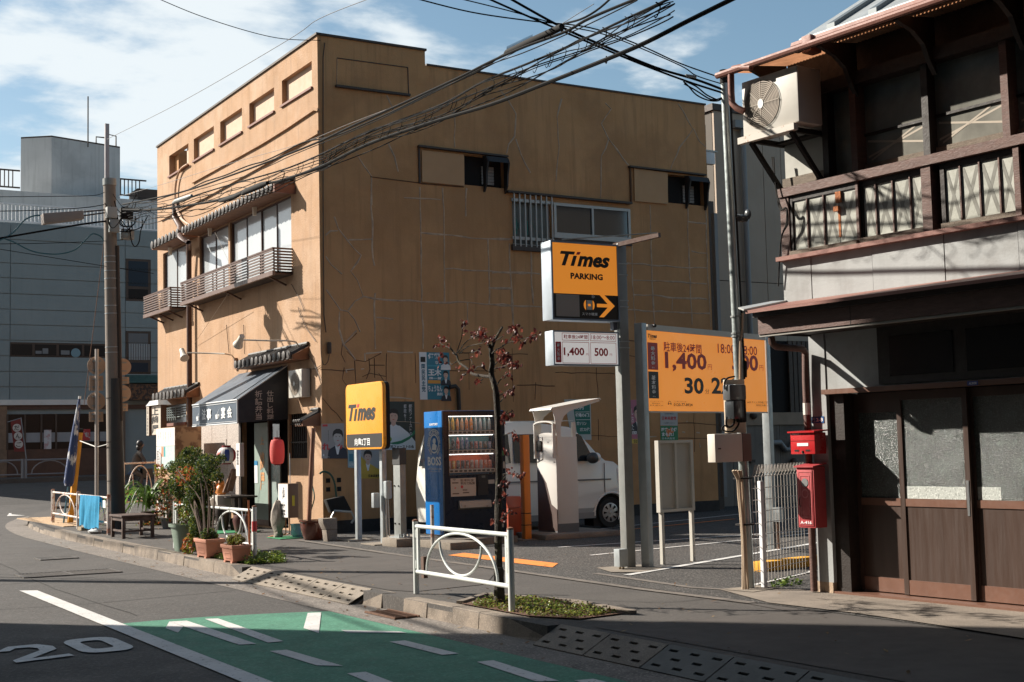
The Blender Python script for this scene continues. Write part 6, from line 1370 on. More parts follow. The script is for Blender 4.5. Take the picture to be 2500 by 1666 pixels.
poster('blue and white party poster with three portraits high on the tan wall', [zc2(1070, 235), zc2(1358, 240), zc2(1370, 690), zc2(1080, 690)], teal,
 [('r', p_wh, 0, .245, 0, 1), ('r', pm('teal2', (.08, .36, .46)), .27, .78, .70, .73), ('t', tealD, '国民民主党', .06, .19, .16, .75, dict(vertical=True, bold=.03)), ('r', p_blk, .04, .2, .79, .90), ('t', p_wh, '伊藤', .28, .70, .85, .98, dict(bold=.04)), ('t', p_wh, 'なな', .52, .74, .75, .82, dict(bold=.03)),
  ('t', p_wh, '玉木', .28, .72, .50, .65, dict(bold=.04)), ('t', p_wh, '雄一郎', .30, .72, .42, .48, dict(bold=.03)), ('r', pm('amber', (.75, .35, .06)), .27, .68, .34, .41), ('t', p_wh, 'ちょうなん', .27, .73, .165, .30, dict(bold=.03)), ('t', p_wh, '貴則', .55, .74, .08, .15, dict(bold=.03)),
  ('face', None, .865, .86, .10, hr, p_wh, sk, .8), ('face', None, .86, .53, .10, hr, st1, sk, .1), ('face', None, .86, .20, .10, hr, st1, sk, .2)])
z5p = lambda x, y: (350+x/3.92, 750+y/3.92)
poster('grey portrait poster of a man in a suit with red brush lettering', [z5p(1703, 1118), z5p(1922, 1112), z5p(1918, 1450), z5p(1706, 1450)], pm('paper_grey', (.36, .33, .31)),
 [('face', None, .72, .62, .27, hr, st1, skg, .0), ('r', p_red, .05, .27, .92, .98), ('t', p_red, 'れ', .03, .36, .24, .44, dict(bold=.04)), ('t', p_red, 'わ', .70, .98, .24, .42, dict(bold=.04)), ('t', p_blk, 'だれも取り残さない', .28, .33, .48, .82, dict(vertical=True)), ('t', p_wh, 'れいわ', .08, .35, .03, .06, {}), ('d', p_wh, .08, .10, .04, .03)])
poster('green poster of a woman in a white jacket behind the yellow board', [zc2(762, 708), zc2(1027, 708), zc2(1036, 1170), zc2(757, 1172)], pm('greenblack', (.035, .05, .045)),
 [('p', p_wh, [(0, .17), (0, .42), (.1, .5), (.45, .5), (.75, .36), (1, .17), (1, 0), (0, 0)]), ('face', None, .24, .70, .21, hr, p_wh, sk, .35), ('p', pm('green2', (.03, .22, .10)), [(.1, .14), (.5, .19), (.8, .28), (1, .42), (1, .34), (.8, .22), (.55, .14), (.3, .10)]), ('r', p_wh, 0, 1, 0, .115), ('t', p_blk, '都民ファーストの会', .03, .95, .03, .10, dict(bold=.03)),
  ('t', p_wh, '都政を！', .60, .70, .58, .94, dict(vertical=True)), ('t', p_wh, '都民ファーストの', .78, .90, .30, .94, dict(vertical=True)), ('d', pm('lime', (.3, .45, .08)), .1, .22, .08, .05)])
poster('yellow poster of a woman between the legs of the yellow board', [(750+510/3.92, 800+1160/3.92), (750+700/3.92, 800+1160/3.92), (750+697/3.92, 800+1445/3.92), (750+518/3.92, 800+1445/3.92)], pm('yellowp', (.62, .40, .05)),
 [('p', pm('greyp', (.42, .40, .38)), [(.0, .75), (0, 1), (1, 1), (1, .3), (.5, .45)]), ('face', None, .36, .74, .25, hr, pm('yellow3', (.66, .42, .06)), sk, .5), ('t', p_blk, '日本共産党', .38, 1.0, .04, .14, dict(bold=.03))])
poster('small pale blue poster left of the yellow woman poster', [zc2(388, 1165), zc2(452, 1165), zc2(452, 1345), zc2(390, 1340)], pm('paleblue', (.30, .45, .48)), [('r', teal, .2, .8, .35, .75), ('t', p_wh, '公明', .1, .9, .1, .25, {})])
z1p = lambda x, y: (1200+x/2.85, 850+y/2.85)
poster('green and white advertising poster half hidden by the pay machine hood', [z1p(505, 358), z1p(690, 355), z1p(695, 640), z1p(560, 640)], pm('paper_white2', (.50, .52, .49)),
 [('r', pm('green3', (.015, .17, .13)), .30, .96, .14, .98), ('t', p_wh, '1万円', .36, .70, .74, .83, dict(bold=.03)), ('t', p_wh, '相場の6割', .34, .92, .56, .66, dict(bold=.03)), ('t', p_wh, 'ガソリン', .34, .78, .36, .45, dict(bold=.03)), ('t', p_wh, 'ガス代', .45, .92, .21, .30, dict(bold=.03)), ('r', p_wh, .34, .94, .68, .69), ('r', p_wh, .34, .94, .49, .50)])
z3q = lambda x, y: (1500+x/3.92, 750+y/3.92)
poster('pink poster with a portrait partly hidden by the billboard post', [z3q(152, 888), z3q(322, 888), z3q(328, 1305), z3q(165, 1305)], pm('pinkp', (.50, .16, .24)),
 [('face', None, .42, .70, .30, hr, st1, sk, .3), ('r', pm('yellow4', (.7, .5, .08)), 0, 1, .0, .10), ('t', p_blk, '公明党', .1, .8, .01, .09, dict(bold=.03)), ('t', p_wh, 'しおた', .03, .16, .3, .8, dict(vertical=True)), ('t', p_wh, '国民は', .05, .9, .20, .28, dict(bold=.03)), ('r', p_wh, .85, 1, .1, 1)])
poster('white party notice with red lettering below the orange billboard', [z3q(440, 1000), z3q(605, 1000), z3q(605, 1135), z3q(440, 1133)], pm('paper_white3', (.48, .47, .45)),
 [('t', p_red, '日本共産党', .08, .92, .38, .66, dict(bold=.03)), ('t', p_blk, '比例代表は', .25, .75, .78, .90, {}), ('t', p_blk, 'とお書きください', .2, .82, .12, .24, {})])
poster('green notice with white slogan under the white party notice', [z3q(440, 1138), z3q(607, 1137), z3q(610, 1275), z3q(442, 1275)], pm('green5', (.03, .22, .09)),
 [('p', pm('orange5', (.7, .18, .03)), [(.3, .3), (.35, .9), (.5, .75), (.62, .95), (.65, .7), (.8, .6), (.62, .45), (.45, .2)]), ('t', p_wh, '医療・介護', .05, .95, .6, .88, dict(bold=.03)), ('t', p_wh, 'まもれ！', .08, .75, .28, .55, dict(bold=.03)), ('t', p_wh, '日本共産党', .08, .8, .05, .2, {})])
# ------------------------------------------------------------------ the shop at street level of the tan building
def FXp(px, py, off=0.0): return PX(px, py, FX-off)
z4 = lambda x, y: (350+x/3.92, 750+y/3.92)
z5f = lambda x, y: (350+x/3.92, 1050+y/3.92)
zA = lambda x, y: (360+x/7.4654, 1030+y/7.4654)       # 360..620
zB = lambda x, y: (560+x/5.2267, 1040+y/5.2267)       # 560..860
zD = lambda x, y: (360+x/7.1267, 1180+y/7.1267)
# small tiled eaves
def eave_px(zf2, xa, xb, yedge, proj, n, rise=.16):
    ya_ = PX(*zf2(xa, yedge(xa)), FX-proj); yb__ = PX(*zf2(xb, yedge(xb)), FX-proj); return tile_eave(FX, max(yb__.y, WY+.06), ya_.y, (ya_.z+yb__.z)/2, proj, rise, n, B)
eave_px(z4, 95, 415, lambda x: 880-(x-95)*.20, .26, 9); eave_px(z4, 880, 1430, lambda x: 590-(x-880)*.30, .28, 13); eave_px(z4, 1452, 1695, lambda x: 1110-(x-1452)*.16, .30, 4)
# door bay: dark recess, green sliding door, frosted one beside it
y_of = lambda px: SY(PX(px, 1150, FX-.0).y)
dx0, dx1 = door_a, door_b
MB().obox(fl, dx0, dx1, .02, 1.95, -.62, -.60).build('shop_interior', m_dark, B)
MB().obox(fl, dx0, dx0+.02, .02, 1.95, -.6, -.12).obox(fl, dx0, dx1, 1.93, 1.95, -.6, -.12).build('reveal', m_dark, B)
m_gd = mat('door_green', (.27, .34, .30), .45, var=.04, scale=3)
ga, gb = SY(PX(622, 1200, FX+.1).y), SY(PX(657, 1200, FX+.1).y)
GD = MB().obox(fl, ga, gb, .12, 1.8, -.12, -.10).build('green_door', m_gd, B)
MB().obox(fl, ga, gb, .02, .12, -.12, -.095).build('door_foot', m_rail, GD); MB().obox(fl, gb, gb+.04, .02, 1.85, -.13, -.08).build('door_stile', m_brown, GD)
gc = SY(PX(681, 1200, FX+.1).y); MB().obox(fl, gb+.04, gc, .12, 1.1, -.14, -.12).build('frosted_door', mat('frost_grey', (.30, .36, .34), .3, var=.1), B); MB().obox(fl, gb+.04, gc, 1.1, 1.85, -.14, -.12).build('door_glass', m_glassD, B)
t = MB(); gw = gb-ga; text(t, fl, '總屋', ga+gw*.40, ga+gw*.72, .62, 1.30, -.095, vertical=True, bold=.03); text(t, fl, '上', ga+gw*.42, ga+gw*.70, 1.42, 1.55, -.095, bold=.03); t.build('lettering', pm('orange_gold', (.60, .30, .13)), GD)
t = MB(); rect(t, fl, ga+gw*.02, ga+gw*.24, .75, 1.10, -.092); t.build('paper', p_wh, GD); t = MB(); rect(t, fl, ga+gw*.02, ga+gw*.24, 1.06, 1.14, -.090); t.build('paper_strip', pm('blue', (.02, .2, .4)), GD)
# wooden shutter box over the door, lattice window, granite-look panels left of the door
MB().obox(fl, dx0-.05, dx1, 1.86, 1.98, 0, .10).build('shutter_box', mat('shutter_grey', (.13, .125, .12), .5), B)
for i in range(9): MB().obox(fl, latt_a+.03+i*(latt_b+.1-latt_a)/9, latt_a+.05+i*(latt_b+.1-latt_a)/9, lz, 1.9, -.06, -.04).build('lattice_bar', m_woodD, B)
for z_ in (lz+.25, lz+.55): MB().obox(fl, latt_a, latt_b+.12, z_, z_+.02, -.04, -.03).build('lattice_bar', m_woodD, B)
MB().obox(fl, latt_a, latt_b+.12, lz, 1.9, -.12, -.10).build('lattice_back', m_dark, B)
gx0, gx1 = SY(FXp(*zA(890, 300)).y), SY(FXp(*zA(1690, 300)).y)
m_gran = mat('granite_panel', (.42, .36, .32), .7, speck=.9, speckscale=55, speckcol=(.62, .55, .5), var=.06)
e_ = [gx0+(gx1-gx0)*k_ for k_ in (.12, .40, .74, 1.0)]
MB().obox(fl, gx0, e_[0]-.01, 0, 1.86, 0, .05).build('wood_board', mat('board_tan', (.42, .24, .14), .8, var=.15, scale=5), B)
for a_, b_ in zip(e_, e_[1:]): MB().obox(fl, a_+.008, b_-.008, .25, 1.86, .0, .02).build('granite_panel', m_gran, B)
MB().obox(fl, gx1, gx1+.1, 0, 1.9, 0, .03).build('door_post', m_woodD, B)
# lattice in the small left window
a_, b_, c_, d_ = winl; o = MB().obox(fl, a_, b_, c_, d_, -.12, -.10).build('kitchen_window', m_glassD, B)
for i in range(5): MB().obox(fl, a_+.1, b_-.05, c_+.12+i*.05, c_+.135+i*.05, -.08, -.06).build('rack_bar', mat('rack_pale', (.25, .3, .3), .5), o)
for i in range(6): MB().obox(fl, a_+.12+i*.14, a_+.14+i*.14, c_+.06, d_-.06, -.06, -.045).build('rack_bar', mat('rack_pale', (.25, .3, .3)), o)
MB().obox(fl, a_-.05, b_+.03, c_-.06, c_, -.02, .04).build('sill', m_terra, B)
# ------------------------------------------------------------------ awning
ay0 = FXp(*z4(1385, 700)).y                                  # near end on the wall
fbx = PY(*z4(900, 1000), ay0); AX = fbx.x; zt1_ = PY(*z4(900, 888), ay0).z; zb1_ = PY(*z4(900, 1110), ay0).z; zw1 = PY(*z4(1357, 560), ay0).z
ay1 = PX(*z4(470, 1050), AX).y
AW = thing('awning', 'dark navy shop awning with white brush lettering above the shop door', 'awning', (FX, ay0, 2.4))
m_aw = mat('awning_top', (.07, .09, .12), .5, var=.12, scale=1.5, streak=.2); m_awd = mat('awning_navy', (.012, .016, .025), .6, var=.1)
def sheet(nm, pts, m, th=.006):
    mb = MB(); mb.poly(pts); o_ = mb.build(nm, m, AW); md = o_.modifiers.new('s', 'SOLIDIFY'); md.thickness = th; return o_
wallx = FX-.01
P1, P2_ = V((AX, ay0, zt1_)), V((AX, ay1, zt1_)); Q1, Q2 = V((wallx, ay0, zw1)), V((wallx, ay1, zw1))
sheet('top_cloth', [P1, Q1, Q2, P2_], m_aw)
sheet('valance', [V((AX, ay0, zb1_)), P1, P2_, V((AX, ay1, zb1_))], mat('awning_valance', (.075, .10, .135), .5, var=.08))
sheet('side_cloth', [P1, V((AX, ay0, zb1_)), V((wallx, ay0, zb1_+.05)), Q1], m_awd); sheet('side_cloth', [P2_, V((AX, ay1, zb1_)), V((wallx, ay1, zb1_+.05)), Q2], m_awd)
mb = MB(); mb.tube([P1, P2_], .014, 6); mb.tube([V((AX, ay0, zb1_)), V((AX, ay1, zb1_))], .012, 6); mb.build('edge_tube', mat('edge_white', (.55, .56, .57), .4), AW)
mb = MB(); mb.tube([P1, V((AX, ay0, zb1_))], .012, 6); mb.tube([P1, Q1], .010, 6); mb.build('edge_tube', mat('edge_white', (.55, .56, .57)), AW)
mb = MB(); mb.bar(P1.lerp(P2_, .10)+V((-.004, 0, .01)), Q1.lerp(Q2, .10)+V((0, 0, .01)), .01, .01); mb.build('seam', m_awd, AW)
fa = Fr((AX-.008, ay1, zb1_), (0, -1, 0)); w, h = ay1-ay0, zt1_-zb1_
t = MB()
for s, x0, x1 in (('御', .10, .20), ('法', .24, .33), ('事', .35, .45), ('御', .54, .64), ('宴', .67, .76), ('会', .80, .90)): text(t, fa, s, w*x0, w*x1, h*.24, h*.76, .003, bold=.03)
rect(t, fa, .03, w-.03, h*.90, h*.92, .002); rect(t, fa, .03, w-.03, h*.08, h*.095, .002)
t.build('lettering', p_wh, AW)
fsd = Fr((AX, ay0-.008, 0), (1, 0, 0)); t = MB(); q4 = lambda x, y: (lambda p: (p.x-AX, p.z))(PY(*z4(x, y), ay0))
for s, xa, xb in (('折詰弁当', 1068, 1135), ('仕出し料理', 1180, 1243)): a_, b_ = q4(xa, 1080), q4(xb, 800); text(t, fsd, s, a_[0], b_[0], a_[1], b_[1], .003, vertical=True, bold=.02)
t.build('lettering', pm('grey_pink', (.42, .37, .35)), AW)
# ------------------------------------------------------------------ air conditioner by the awning
def outdoor_unit(label, P, r, w_, h_, dep, fanu, name='air_conditioner', col=None, grille=True, fanr=.40, logo=True):
    """P lower left front corner seen from the street, r = unit vector to the right, outward normal = r x up"""
    f_ = Fr(P, r); o_ = thing(name, label, 'air conditioner', P); m_ = mat('ac_white', (.54, .51, .46), .45, var=.05, scale=4, col2=(.45, .38, .30), c2scale=6, c2lo=.6, c2hi=.8, c2amt=.4)
    MB().obox(f_, 0, w_, 0, h_, -dep, 0).build('casing', m_, o_, bevel=.012)
    cx_, cy_, rr_ = w_*fanu, h_*.5, h_*fanr
    t_ = MB(); disc(t_, f_, cx_, cy_, rr_, d=.002, n=28); t_.build('fan_opening', mat('fan_back', (.13, .095, .07), .8), o_)
    g_ = MB()
    N_ = 13
    for i in range(1, N_+1): annulus(g_, f_, cx_, cy_, rr_*i/N_-.0034, rr_*i/N_+.0034, .012, 28)
    g_.build('grille_rings', mat('ac_grille', (.34, .28, .22), .5), o_, kind='stuff')
    g_ = MB()
    for i in range(8):
        an = math.tau*i/8; g_.bar(f_(cx_, cy_, .013), f_(cx_+rr_*math.cos(an), cy_+rr_*math.sin(an), .013), .006, .004, f_.n)
    g_.build('grille_spokes', mat('ac_grille', (.52, .45, .38)), o_)
    t_ = MB(); t_.lathe([(rr_*.15, 0)], f_.O, 3) if False else disc(t_, f_, cx_, cy_, rr_*.16, rr_*.2, .017, 18); t_.build('hub_disc', mat('ac_hub', (.75, .73, .70), .4), o_)
    return o_, f_
wj = FXp(*z4(1590, 850)).y; AXc = 8.02
p_ = PX(*z4(1390, 860), AXc); q_ = PX(*z4(1515, 860), AXc); zl = q_.z-.0; zh = PX(*z4(1515, 590), AXc).z
outdoor_unit('small white air conditioner unit on the street wall right of the awning', V((AXc, p_.y, zl)), V((0, -1, 0)), p_.y-q_.y, zh-zl, FX-AXc-.01, .50, fanr=.40)
# gooseneck lamps
m_gl = mat('lamp_cream', (.62, .56, .48), .45, var=.05)
def goose(label, pts, head, proj):
    P_ = [FXp(*z4(x, y), o_) for x, y, o_ in pts]; L0 = thing('wall_lamp', label, 'lamp', P_[0], 'gooseneck lamps over the shop')
    MB().tube(P_, .013, 8).build('arm', m_gl, L0, smooth=True)
    MB().box(FX-.05, FX, P_[0].y-.05, P_[0].y+.05, P_[0].z-.1, P_[0].z+.1).build('wall_box', mat('box_tan', (.35, .2, .12), .6), L0)
    h0, h1 = FXp(*z4(*head[0]), proj), FXp(*z4(*head[1]), proj); d_ = (h1-h0).normalized()
    MB().tube([h0-d_*.06, h0, h0+d_*.08, h1, h1+d_*.01], [.045, .05, .055, .085, .08], 14).build('lamp_head', m_gl, L0, smooth=True)
goose('cream gooseneck wall lamp nearer the building corner, right above the awning', [(1500, 440, .03), (1490, 380, .05), (1460, 335, .15), (1380, 322, .3), (1200, 322, .55), (960, 315, .9)], ((935, 300), (905, 365)), .9)
goose('cream gooseneck wall lamp farther left, reaching over the down pipe', [(878, 540, .03), (870, 490, .06), (845, 460, .15), (780, 448, .3), (600, 442, .5), (415, 438, .8)], ((375, 430), (395, 490)), .8)
# wires drooping on the facade
mb = MB()
for q in ([z4(1700, 700), z4(1620, 520), z4(1540, 400)], [z4(1695, 560), z4(1640, 590), z4(1560, 590)], [z4(1650, 330), z4(1560, 200), z4(1500, 60), z4(1480, 0)], [z4(960, 170), z4(968, 450)], [z4(795, 170), z4(820, 440)], [p8(1370, 1430), p8(1330, 1330), p8(1260, 1200)]):
    mb.tube(smoothpath([FXp(x, y, .02) for x, y in q], 4), .006, 4)
mb.build('facade_wire', m_trim, B)
mb = MB(); mb.tube([PX(*p8(715, 1290), BXf), PX(*z4(490, 350), FX-.05)], .004, 4); mb.tube([PX(*p8(610, 760), BXf-.1), PX(*p8(820, 1210), BXf)], .003, 4); mb.build('pull_rope', mat('rope_pale', (.6, .5, .4), .8), B)
# ------------------------------------------------------------------ hanging signs and lanterns
def box_sign(name, label, cat, px0, px1, yt, yb_, X, dep, face, side, zfun=lambda x, y: (x, y)):
    a_, b_ = PX(*zfun(px0, yt), X), PX(*zfun(px1, yb_), X); zt2 = PX(*zfun(px1, yt), X).z; z0_ = b_.z
    o_ = MB().box(X, X+dep, b_.y, a_.y, z0_, zt2).build(name, side, label=label, cat=cat, bevel=.006)
    f_ = Fr((X-.003, a_.y, z0_), (0, -1, 0)); t_ = MB(); rect(t_, f_, .008, a_.y-b_.y-.008, .008, zt2-z0_-.008, 0); t_.build('sign_face', face, o_)
    return o_, f_, a_.y-b_.y, zt2-z0_
o, f, w, h = box_sign('shop_sign', 'white vertical shop sign with black brush characters left of the down pipe', 'sign', 62, 168, 935, 1222, 7.75, .12, pm('signcream', (.55, .48, .40)), mat('sign_wood', (.12, .07, .05), .7), z4)
t = MB(); text(t, f, '上總屋', w*.18, w*.82, h*.06, h*.94, .003, vertical=True, bold=.035); t.build('lettering', p_blk, o)
mb = MB(); c_ = LOC[o.name]; mb.add([V((7.68, f.O.y+.06, f.O.z+h)), V((7.95, f.O.y+.06, f.O.z+h)), V((7.95, f.O.y-w-.06, f.O.z+h)), V((7.68, f.O.y-w-.06, f.O.z+h)), V((7.72, f.O.y-.1, f.O.z+h+.1)), V((7.9, f.O.y-.1, f.O.z+h+.1)), V((7.9, f.O.y-w+.1, f.O.z+h+.1)), V((7.72, f.O.y-w+.1, f.O.z+h+.1))], [(3, 2, 1, 0), (4, 5, 6, 7), (0, 1, 5, 4), (1, 2, 6, 5), (2, 3, 7, 6), (3, 0, 4, 7)]); mb.build('sign_roof', m_lite, o)
o, f, w, h = box_sign('shop_sign', 'very narrow white sign strip left of the white brush sign', 'sign', 30, 55, 945, 1232, 7.70, .04, pm('signcream', (.55, .48, .40)), mat('sign_wood', (.12, .07, .05)), z4)
t = MB(); text(t, f, '仕出し弁当御宴会', w*.25, w*.75, h*.05, h*.95, .003, vertical=True); t.build('lettering', p_blk, o)
# big light box with menu text and map
o, f, w, h = box_sign('menu_lightbox', 'tall white light box with menu text above a coloured map', 'sign', 124, 304, 1148, 1552, 7.35, .5, pm('milk', (.74, .70, .68)), mat('lightbox_side', (.55, .35, .20), .7, col2=(.22, .11, .06), c2scale=3, c2lo=.5, c2hi=.56, c2amt=.8), z4)
t = MB(); R6 = random.Random(4)
for c_ in range(6):
    x_ = w*(.10+.135*c_)
    for r_ in range(R6.randint(5, 9)): 
        y_ = h*(.88-.028*r_) ; rect(t, f, x_+R6.uniform(0, .012), x_+R6.uniform(.02, .034), y_, y_+h*.016, .002)
text(t, f, '御料理御弁当', w*.06, w*.13, h*.08, h*.50, .002, vertical=True, bold=.02); text(t, f, '仕出し宴会場', w*.17, w*.22, h*.08, h*.50, .002, vertical=True)
rect(t, f, w*.01, w*.99, h*.555, h*.56, .002); t.build('lettering', p_blk, o)
t = MB(); rect(t, f, w*.27, w*.99, h*.02, h*.55, .0015); t.build('map_ground', pm('map_pale', (.45, .58, .55), .6, col2=(.62, .62, .55), c2scale=8, c2amt=1), o)
t = MB(); rect(t, f, w*.29, w*.40, h*.30, h*.54, .0025); t.build('map_legend', pm('salmon', (.75, .25, .14)), o); t = MB(); rect(t, f, w*.41, w*.50, h*.30, h*.54, .0025); t.build('map_legend', pm('teal4', (.05, .32, .36)), o)
# red paper lantern
def lantern(label, cxy, yt, yb_, X, rpx, m_body, ribs=18, squash=False, cap=True):
    c_ = PX(*cxy, X); zt2, zb2 = PX(cxy[0], yt, X).z, PX(cxy[0], yb_, X).z; r_ = rpx*(c_-CAM).dot(cF)/FPX
    o_ = thing('paper_lantern', label, 'lantern', (c_.x, c_.y, zb2)); H_ = zt2-zb2; pr = []
    N_ = ribs*3
    for i in range(N_+1):
        u = i/N_; e = (math.sin(math.pi*u)**(.55 if squash else .22)) if 0 < u < 1 else 0
        rr_ = r_*(.45+.55*e); rr_ *= 1-.012*(i % 3 == 0); pr.append((rr_, H_*u))
    mb = MB(); mb.lathe(pr, (c_.x, c_.y, zb2), 24); mb.build('lantern_body', m_body, o_, smooth=False)
    mb = MB(); mb.lathe([(r_*.46, 0), (r_*.46, .035)], (c_.x, c_.y, zt2), 16); mb.lathe([(r_*.46, -.02), (r_*.46, 0)], (c_.x, c_.y, zb2), 16); mb.build('lantern_ring', pm('lantern_red_dark', (.25, .03, .03)), o_)
    MB().tube([(c_.x, c_.y, zt2+.03), (c_.x, c_.y, zt2+.14)], .005, 5).build('hanging_cord', m_trim, o_); return o_, c_, zb2, H_, r_
lantern('salmon red ribbed paper lantern hanging in front of the shop door', z5f(1281, 200), z5f(0, 92)[1], z5f(0, 326)[1], 7.55, 18.0, mat('lantern_red', (.80, .17, .15), .7, var=.05, bump=.3, transl=.35))
o, c_, zb2, H_, r_ = lantern('round blue and white striped paper lantern left of the white strip sign', z5f(795, 240), z5f(0, 168)[1], z5f(0, 318)[1], 7.45, 23.5, mat('lantern_white', (.74, .70, .70), .7), squash=True)
for a0 in range(0, 360, 60):
    mb = MB()
    for i in range(4, 26):
        u0, u1 = i/30, (i+1)/30
        for k_ in range(3):
            b0_, b1_ = math.radians(a0+k_*10), math.radians(a0+k_*10+10)
            P_ = []
            for u, bb in ((u0, b0_), (u0, b1_), (u1, b1_), (u1, b0_)):
                rr_ = r_*(.45+.55*math.sin(math.pi*u)**.55)*1.012; P_.append(V((c_.x+rr_*math.cos(bb), c_.y+rr_*math.sin(bb), zb2+H_*u)))
            mb.poly(P_)
    mb.build('painted_stripe', pm('lanternblue', (.035, .07, .30)) if a0 % 120 == 0 else pm('lanternred', (.55, .05, .05)), o)
# strip sign right of the round lantern
o, f, w, h = box_sign('shop_sign', 'slim white vertical strip sign beside the round striped lantern', 'sign', 1612, 1690, 388, 1000, 7.45, .07, pm('milk', (.74, .70, .68)), mat('sign_cream_side', (.5, .45, .4), .6), zA)
t = MB(); text(t, f, '御宴会仕出', w*.2, w*.75, h*.35, h*.85, .003, vertical=True, bold=.02); t.build('lettering', p_blk, o)
# free-standing white lamp sign on orange legs
sxx = 7.38; o, f, w, h = box_sign('standing_sign', 'white lamp sign with black text standing on thin orange legs by the door', 'sign', 1290, 1388, 515, 845, sxx, .16, pm('milk', (.74, .70, .68)), mat('sign_brown_side', (.20, .12, .07), .6), z5f)
t = MB(); text(t, f, '御食事処', w*.18, w*.78, h*.08, h*.50, .003, vertical=True, bold=.03); text(t, f, '上總屋', w*.45, w*.68, h*.55, h*.90, .003, vertical=True, bold=.02); t.build('lettering', p_blk, o)
t = MB(); yy = LOC[o.name]; t.box(sxx+.06, sxx+.10, f.O.y-w-.006, f.O.y-w-.002, f.O.z+h*.35, f.O.z+h*.65); t.build('yellow_strip', pm('yellow6', (.65, .55, .03)), o)
mb = MB(); bz = f.O.z
for k_ in range(3): mb.tube([V((sxx+.03+.05*k_, f.O.y-.06-.03*k_, bz)), V((sxx+.03+.05*k_, f.O.y-.06-.03*k_, .06)), V((sxx-.12+.05*k_, f.O.y+.12, .012))], .009, 6)
mb.build('orange_legs', mat('tube_orange', (.72, .28, .13), .5), o)
mb = MB(); mb.tube([V((sxx+.08, f.O.y-w*.7, bz+h)), V((sxx+.08, f.O.y-w*.7, bz+h+.45))], .006, 5); mb.build('support_rod', m_steel, o)
# stone figure-like rock, bucket, jar, blocks, mat
p = G(*z5f(1290, 1035)); rk_ = MB(); prs = [(.07, 0), (.075, .05), (.06, .10), (.10, .18), (.115, .28), (.10, .40), (.06, .50), (.03, .56)]; rk_.lathe(prs, p, 9); R7 = random.Random(8)
rk_.v = [v+V((R7.uniform(-.015, .015), R7.uniform(-.015, .015), R7.uniform(-.008, .008))) for v in rk_.v]; rk_.build('standing_stone', mat('stone_grey', (.30, .26, .22), .95, var=.25, scale=10, bump=2), label='rough grey standing stone at the foot of the shop sign', cat='stone', smooth=True)
p = G(727, 1314); bk = thing('bucket', 'pale teal plastic bucket next to the brown glazed jar', 'bucket', p); MB().lathe([(.075, 0), (.105, .20), (.115, .20), (.115, .21), (.10, .21), (.10, .05)], p, 20, cap=False).build('pail', mat('teal_plastic', (.16, .34, .38), .4), bk, smooth=True); hp_ = [p+V((.112*math.cos(t_), .112*math.sin(t_)*.2-.1, .19-.1*math.sin(t_))) for t_ in [math.pi*i/8 for i in range(9)]]; MB().tube(hp_, .004, 5).build('wire_handle', m_steel, bk)
p = G(765, 1319); jr = thing('glazed_jar', 'large red brown glazed jar holding a bamboo pole beside the wall corner', 'jar', p); MB().lathe([(.12, 0), (.14, .03), (.175, .13), (.19, .22), (.185, .255), (.205, .27), (.205, .29), (.17, .29), (.16, .2)], p, 26, cap=False).build('jar_body', mat('glaze_brown', (.12, .035, .022), .2, var=.2, scale=8, coat=.6), jr, smooth=True)
MB().lathe([(.165, .235), (.165, .24)], p, 20).build('soil', m_dark, jr)
bp0 = PX(*zB(975, 1180), p.x-.02); MB().tube([(p.x-.05, p.y+.05, .2), (p.x+.02, p.y+.10, 1.0), (p.x+.08, p.y+.14, PX(750, 1050, p.x+.08).z+.02)], .034, 10).build('bamboo_pole', mat('bamboo_brown', (.25, .11, .06), .5, var=.3, scale=9, stretch=(1, 1, .3)), label='thick brown bamboo drain pole rising from the glazed jar', cat='pole', smooth=True)
for k_, (dz_, s_) in enumerate(((0, 1), (.17, 1.03))):
    q = G(808, 1323); mb = MB(); hh = .165; x0 = -.07*s_; 
    if k_ == 0: mb.prism([q+V((-.05, .0, 0)), q+V((.10, 0, 0)), q+V((.10, 0, hh)), q+V((-.07, 0, hh))], (0, .16, 0))
    else: mb.prism([q+V((-.07, 0, hh+.004)), q+V((.10, 0, hh+.004)), q+V((.10, 0, 2*hh)), q+V((-.12, 0, 2*hh)), q+V((-.115, 0, 1.6*hh))], (0, .17, 0))
    mb.build('concrete_block', m_conc, label=('lower' if k_ == 0 else 'upper')+' grey concrete block of the small stack at the wall corner', cat='block', group='stacked concrete blocks', bevel=.006)
q = G(*z5f(1390, 1045)); MB().box(q.x-.15, q.x+.35, q.y-.05, q.y+.5, .006, .014).build('green_mat', mat('mat_green', (.03, .22, .09), .8, bump=1), label='small green plastic mat under the standing shop sign', cat='mat')
# hose with reel at the lot wall
hz_ = lambda x, y: zf(750, 1050, 3.92)(x, y)
hs_ = [PY(*hz_(x, y), WY-.12) for x, y in ((120, 420), (150, 400), (200, 410), (240, 450), (265, 520), (275, 600), (285, 690))]; MB().tube(smoothpath(hs_, 4), .016, 8).build('garden_hose', mat('hose_green', (.02, .07, .045), .45), label='dark green hose looping down the lot wall to a reel', cat='hose', smooth=True)
q = PY(*hz_(300, 790), WY-.25); rl = thing('hose_reel', 'dark wheeled hose reel standing in the shade at the lot wall', 'hose reel', q)
mb = MB(); mb.prism([q+V((-.2, 0, .2)), q+V((.10, 0, .25)), q+V((.22, 0, .02)), q+V((-.12, 0, 0))], (0, .12, 0)); mb.build('reel_box', m_dark, rl, bevel=.01)
mb = MB(); mb.tube([q+V((-.16, -.03, -.12)), q+V((-.08, -.03, .03)), q+V((.20, -.03, .0)), q+V((.24, -.05, -.10)), q+V((.19, -.05, -.17))], .02, 8); mb.build('reel_frame', mat('reel_grey', (.38, .37, .34), .4, metal=.4), rl, smooth=True)
